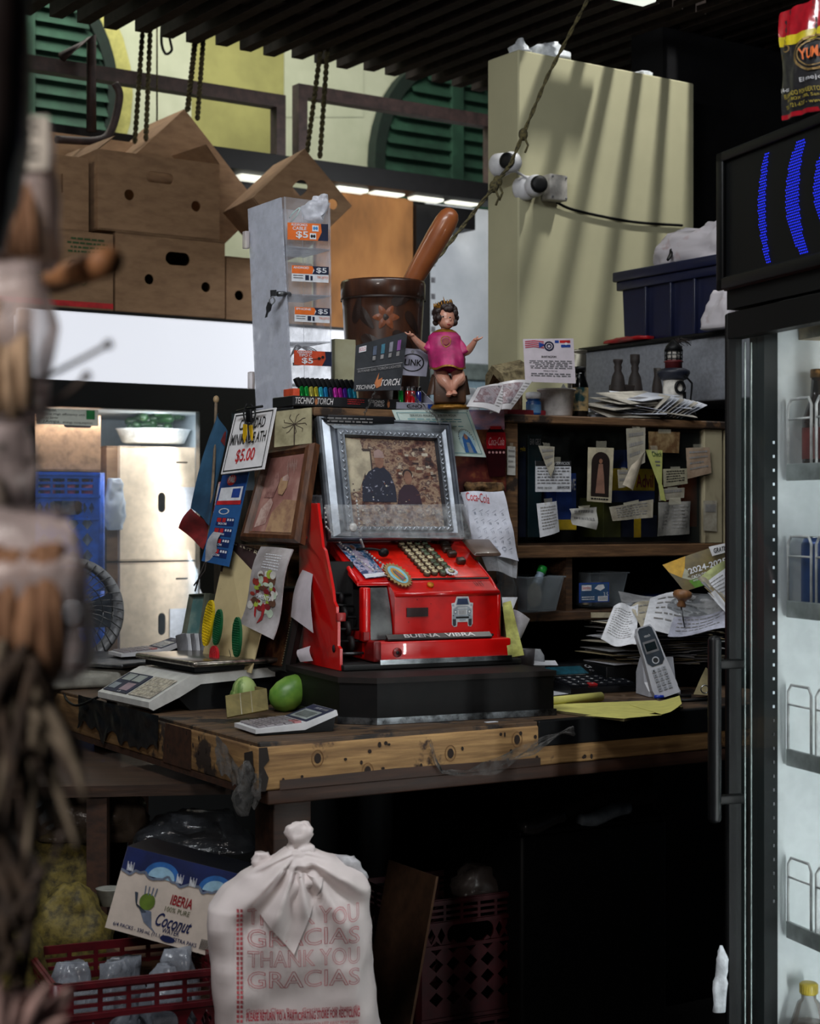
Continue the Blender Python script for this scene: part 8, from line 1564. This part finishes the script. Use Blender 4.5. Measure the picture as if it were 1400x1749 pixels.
# yellow net sacks at the left
YNS = mr('olive_yellow_sacking', [(.35, (56, 48, 18)), (.6, (112, 98, 40))], 60, .7, bump=.8)
for i, (px, py, d_, rw, lb) in enumerate(((120, 1640, 3.25, [(0, -.09, .08, .12), (.06, -.09, .08, .12), (.11, -.05, .05, .08), (.145, -.015, .02, .03)], 'yellow mesh sack gathered behind the red crate'), (20, 1700, 2.95, [(0, -.07, .06, .1), (.08, -.07, .05, .1), (.13, -.03, .03, .05)], 'yellow mesh sack at the left edge beside the red crate'), (110, 1500, 3.5, [(0, -.1, .07, .12), (.06, -.08, .06, .1), (.1, -.03, .04, .06)], 'olive mesh sack higher up behind the hanging herbs'))):
    p = P(px, py, d_); q = MB(); n0 = p.z; rows_ = [(max(0, 0), rw[0][1], rw[0][2], rw[0][3])] + [(n0 + a, b_, c2, e2) for a, b_, c2, e2 in rw]; bag(q, T((p.x, p.y, 0.001)), rows_, YNS, .008, 30, 28, 90 + i, 5); tag(q.build('mesh_sack'), lb, 'sack')
q = MB(); bag(q, T(P(330, 1450, 3.45)), [(0, -.13, .12, .14), (.04, -.11, .10, .12), (.075, -.04, .07, .07)], mcl('dark_film', (60, 62, 66), .4, .15, .2, 30, .8), .016, 24, seed=95); tag(q.build('plastic_bag'), 'dark glossy plastic bag heaped behind the coconut carton', 'bag')
q = MB(); bag(q, T(P(165, 1430, 3.5)), [(0, -.12, .10, .12), (.05, -.13, .1, .12), (.10, -.07, .08, .08), (.12, -.02, .04, .03)], mcl('brown_film', (110, 96, 84), .5, .2, .2, 30, .8), .016, 24, seed=96); tag(q.build('plastic_bag'), 'brownish clear plastic bag under the low plank table', 'bag')
q = MB(); M_ = T(P(186, 1545, 3.3)); q.lathe(M_, [(.02, 0), (.024, .03), (.026, .032), (.02, .032)], m('pale_tub_plastic', (150, 150, 142), .5), 20); tag(q.build('plastic_cup'), 'small pale plastic cup between sack and coconut carton', 'cup')
# dark clutter to the right
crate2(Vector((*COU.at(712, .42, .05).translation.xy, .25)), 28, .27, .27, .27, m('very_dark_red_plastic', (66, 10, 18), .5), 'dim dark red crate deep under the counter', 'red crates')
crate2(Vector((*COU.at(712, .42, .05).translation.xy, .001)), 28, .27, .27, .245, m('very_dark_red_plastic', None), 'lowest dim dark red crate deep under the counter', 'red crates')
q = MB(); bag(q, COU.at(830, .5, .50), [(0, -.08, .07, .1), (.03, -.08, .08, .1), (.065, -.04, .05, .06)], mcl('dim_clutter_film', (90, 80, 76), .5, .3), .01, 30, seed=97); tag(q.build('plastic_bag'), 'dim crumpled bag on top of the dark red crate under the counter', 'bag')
t = thing('dark_bin', 'black bin under the counter heaped with wrapped rolls', 'bin', COU.at(1050, .5, .0).translation)
M_ = COU.at(890, .35, 0); zb2 = .655
q = MB(); q.box(M_, 0, .42, 0, .4, 0.002, zb2, BLK, .01); q.build('body', t); q = MB(); q.box(M_, -.01, .43, -.01, .41, zb2, zb2 + .012, BLK, .004); q.build('rim', t)
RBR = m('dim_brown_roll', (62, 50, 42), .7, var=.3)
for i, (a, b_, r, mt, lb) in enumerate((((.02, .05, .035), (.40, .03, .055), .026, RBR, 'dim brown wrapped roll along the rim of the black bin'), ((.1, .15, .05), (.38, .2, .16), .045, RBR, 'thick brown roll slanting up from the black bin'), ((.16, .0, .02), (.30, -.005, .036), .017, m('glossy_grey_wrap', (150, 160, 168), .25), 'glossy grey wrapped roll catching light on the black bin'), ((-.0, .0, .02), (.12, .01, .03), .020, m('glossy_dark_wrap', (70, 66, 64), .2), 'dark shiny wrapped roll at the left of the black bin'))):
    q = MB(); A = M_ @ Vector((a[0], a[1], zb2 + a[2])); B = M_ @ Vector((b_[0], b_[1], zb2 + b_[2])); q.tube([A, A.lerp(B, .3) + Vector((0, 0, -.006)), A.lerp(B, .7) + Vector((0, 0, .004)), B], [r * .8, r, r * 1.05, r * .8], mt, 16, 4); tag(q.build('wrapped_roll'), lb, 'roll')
t = MB().box(COU.at(655, .28, .0) @ Rt(12, 'Y'), 0, .006, 0, .2, .0, .62, CARDD); tag(t.build('cardboard_sheet'), 'dim cardboard sheet leaning between bag and dark crate', 'cardboard')

# ================================================================ HANGING GOODS, OUT OF FOCUS IN THE LEFT FOREGROUND
TW = m('bamboo_twig_tan', (150, 116, 84), .8, c2=(104, 72, 48), scale=40); STI = m('cinnamon_stick_brown', (158, 118, 88), .85, c2=(104, 72, 50), scale=50, stretch=(3, 3, .4)); PBF = mcl('hanging_bag_film', (222, 206, 204), .42, .25, .12, 30, .6)
LBL = m('cream_bag_header', (196, 188, 176), .6)
def hbag(x0, x1, y0, y1, d, lab, stick=STI, n=9, header=None, seed=0, tilt=0, grp='bagged dried goods hanging at the left', film=PBF, pale=False):
    cx = (x0 + x1) / 2; k = d / F; t = thing('hanging_bag', lab, 'bag', P(cx, y1, d), grp); w_ = (x1 - x0) / 2 * k; h_ = (y1 - y0) * k
    M_ = T(P(cx, y1, d)) @ Rt(tilt, 'Y'); q = MB(); bag(q, M_, [(0, -w_ * .8, w_ * .8, .02), (h_ * .08, -w_ * .98, w_ * .98, .035), (h_ * .6, -w_, w_, .04), (h_ * .85, -w_ * .85, w_ * .85, .02), (h_, -w_ * .7, w_ * .7, .006)], film, .004, 26, 24, seed, 4); q.build('film', t)
    rd = random.Random(seed)
    for i in range(n):
        x = -w_ * .72 + 1.44 * w_ * (i + .5) / n; a = rd.uniform(-.012, .012); q = MB(); l0 = h_ * rd.uniform(.03, .1); l1 = h_ * rd.uniform(.6, .8)
        q.tube([M_ @ Vector((x, -.016, l0)), M_ @ Vector((x + a * .4, -.020, (l0 + l1) / 2)), M_ @ Vector((x + a, -.012, l1))], rd.uniform(.0032, .0062), stick, 10); q.build('stick', t)
    if header:
        q = MB(); q.box(M_, -w_ * .9, w_ * .9, -.022, -.020, h_ * .62, h_ * .97, LBL); S = Sheet([M_ @ Vector(v) for v in ((-w_ * .9, -.0225, h_ * .97), (w_ * .9, -.0225, h_ * .97), (w_ * .9, -.0225, h_ * .62), (-w_ * .9, -.0225, h_ * .62))]); q.words(S, .1, .1, .9, .9, 5, INK, .4, .0004); q.build('header_card', t)
    return t
hbag(-60, 104, 205, 462, 1.02, 'uppermost hanging bag, pale printed header above tan sticks', header=True, seed=1)
hbag(-90, 92, 450, 725, .98, 'second hanging bag from the top, pale milky film', stick=m('pale_tan_root', (190, 160, 130), .8), n=7, seed=2)
hbag(-75, 150, 862, 1165, 1.0, 'wide hanging bag of brown sticks at mid height', n=19, seed=3)
hbag(-90, 55, 720, 905, 1.03, 'narrow grey hanging bag between the milky and wide bags', stick=m('grey_root', (110, 100, 92), .8), n=5, seed=5)
# dark herb bundle below, pale tuft at the bottom
DHB = m('dark_dried_herb', (70, 56, 44), .9, c2=(36, 28, 24), scale=60); PHB = m('pale_dried_stem', (124, 112, 96), .9, c2=(90, 80, 66), scale=50)
rd = random.Random(9); t = thing('herb_bundle', 'dark bundle of dried herb stems hanging below the bags at the left', 'herbs', P(40, 1500, 1.0))
for i in range(54):
    a = P(rd.uniform(-60, 70), 1120 + rd.uniform(-30, 30), 1.0 + rd.uniform(-.03, .03)); x = rd.uniform(-80, 150); b_ = P(x, 1330 + rd.uniform(0, 190) - abs(x - 20) * .6, 1.0 + rd.uniform(-.04, .04)); mid = a.lerp(b_, .5) + Vector((rd.uniform(-.01, .01), 0, 0)); q = MB(); q.tube([a, mid, b_], [.0035, .004, .0015], DHB if i % 3 else PHB, 6, 3); q.build('stem', t)
t = thing('herb_bundle', 'lower dark leafy bundle hanging at the left edge above the pale tuft', 'herbs', P(10, 1660, 1.0))
for i in range(40):
    a = P(rd.uniform(-50, 20), 1430, 1.02 + rd.uniform(-.03, .03)); b_ = P(rd.uniform(-80, 50), rd.uniform(1540, 1700), 1.0 + rd.uniform(-.03, .03)); q = MB(); q.tube([a, a.lerp(b_, .5) + Vector((rd.uniform(-.01, .02), 0, 0)), b_], [.004, .005, .002], DHB, 6, 3); q.build('stem', t)
t = thing('feather_tuft', 'pale feathery tuft at the bottom left corner in the foreground', 'tuft', P(40, 1749, 1.0))
for i in range(40):
    a = P(rd.uniform(-20, 50), 1790, 1.0 + rd.uniform(-.02, .02)); b_ = P(rd.uniform(-40, 125), rd.uniform(1670, 1740), 1.0 + rd.uniform(-.02, .02)); q = MB(); q.tube([a, a.lerp(b_, .6), b_], [.004, .005, .0015], m('pale_pinkish_fibre', (170, 140, 134), .9), 5, 2); q.build('fibre', t)
# dark item with yellow top at upper left
q = MB(); bag(q, T(P(-20, 430, .92)), [(0, -.008, .008, .02), (.03, -.018, .016, .04), (.06, -.02, .021, .05), (.11, -.02, .021, .05), (.14, -.02, .020, .04)], m('dark_brown_glossy_wrap', (26, 18, 16), .4), .002, 20, 24, 22, 4); tag(q.build('dark_hanging_bundle'), 'dark brown hanging bundle at the upper left edge, out of focus', 'bundle')
q = MB(); bag(q, T(P(-8, 135, .92)), [(0, -.02, .014, .03), (.02, -.02, .018, .03), (.05, -.02, .015, .03)], m('mustard_foil', (130, 106, 30), .5), .003, 20, 24, 23, 4); tag(q.build('mustard_pouch'), 'mustard yellow pouch above the dark bundle at the upper left corner', 'pouch')
# peg and wires
q = MB(); a, b_ = P(94, 480, 1.15), P(186, 446, 1.02); q.tube([a, b_], .0088, m('tan_wood_peg', (186, 126, 80), .6), 20); tag(q.build('wooden_peg'), 'short tan wooden peg sticking out between the hanging bags', 'peg')
WIR = m('rusty_grey_wire', (96, 84, 78), .6, .4)
for pts, lb in ((((-20, 660), (60, 650), (130, 618), (185, 588)), 'long wire hook pointing up right below the second bag'), (((-20, 722), (60, 700), (115, 672), (148, 642)), 'lower curved wire hook below the second bag'), (((40, 790), (72, 782)), 'short wire end left of the cooler'), (((100, 885), (138, 862)), 'short brown wire above the wide bag'), (((-10, 1545), (50, 1510), (90, 1470), (105, 1430)), 'thin wire curling by the dark herb bundle')):
    q = MB(); pl = [P(x, y, 1.0 - i * .01) for i, (x, y) in enumerate(pts)]; q.tube(pl, .0016, WIR, 8, 4 if len(pl) > 2 else 0)
    if len(pts) > 3: q.ell(T(pl[-1]), (0, 0, 0), (.003, .003, .003), WIR, 8, 6)
    tag(q.build('wire_hook'), lb, 'hook')
area('foreground_fill', (-.9, .15, 2.1), (-.25, 1.0, 1.35), .5, .5, 16, (1, .92, .86))
# tube fitting on the ceiling in front of the partition
t = thing('ceiling_light', 'bright ceiling tube light at the top edge above the partition', 'light', P(1075, 0, 5.1)); c_ = P(1072, -4, 5.0)
MB().box(T(c_) @ Rt(34), -.09, .09, -.04, .04, .008, .03, WPL).build('housing', t); MB().box(T(c_) @ Rt(34), -.085, .085, -.03, .03, -.006, .008, mem('ceiling_tube_glow', (220, 225, 215), 1.2), .004).build('diffuser', t)

for o in sc.objects:
    if '_o' in o.keys(): del o['_o']
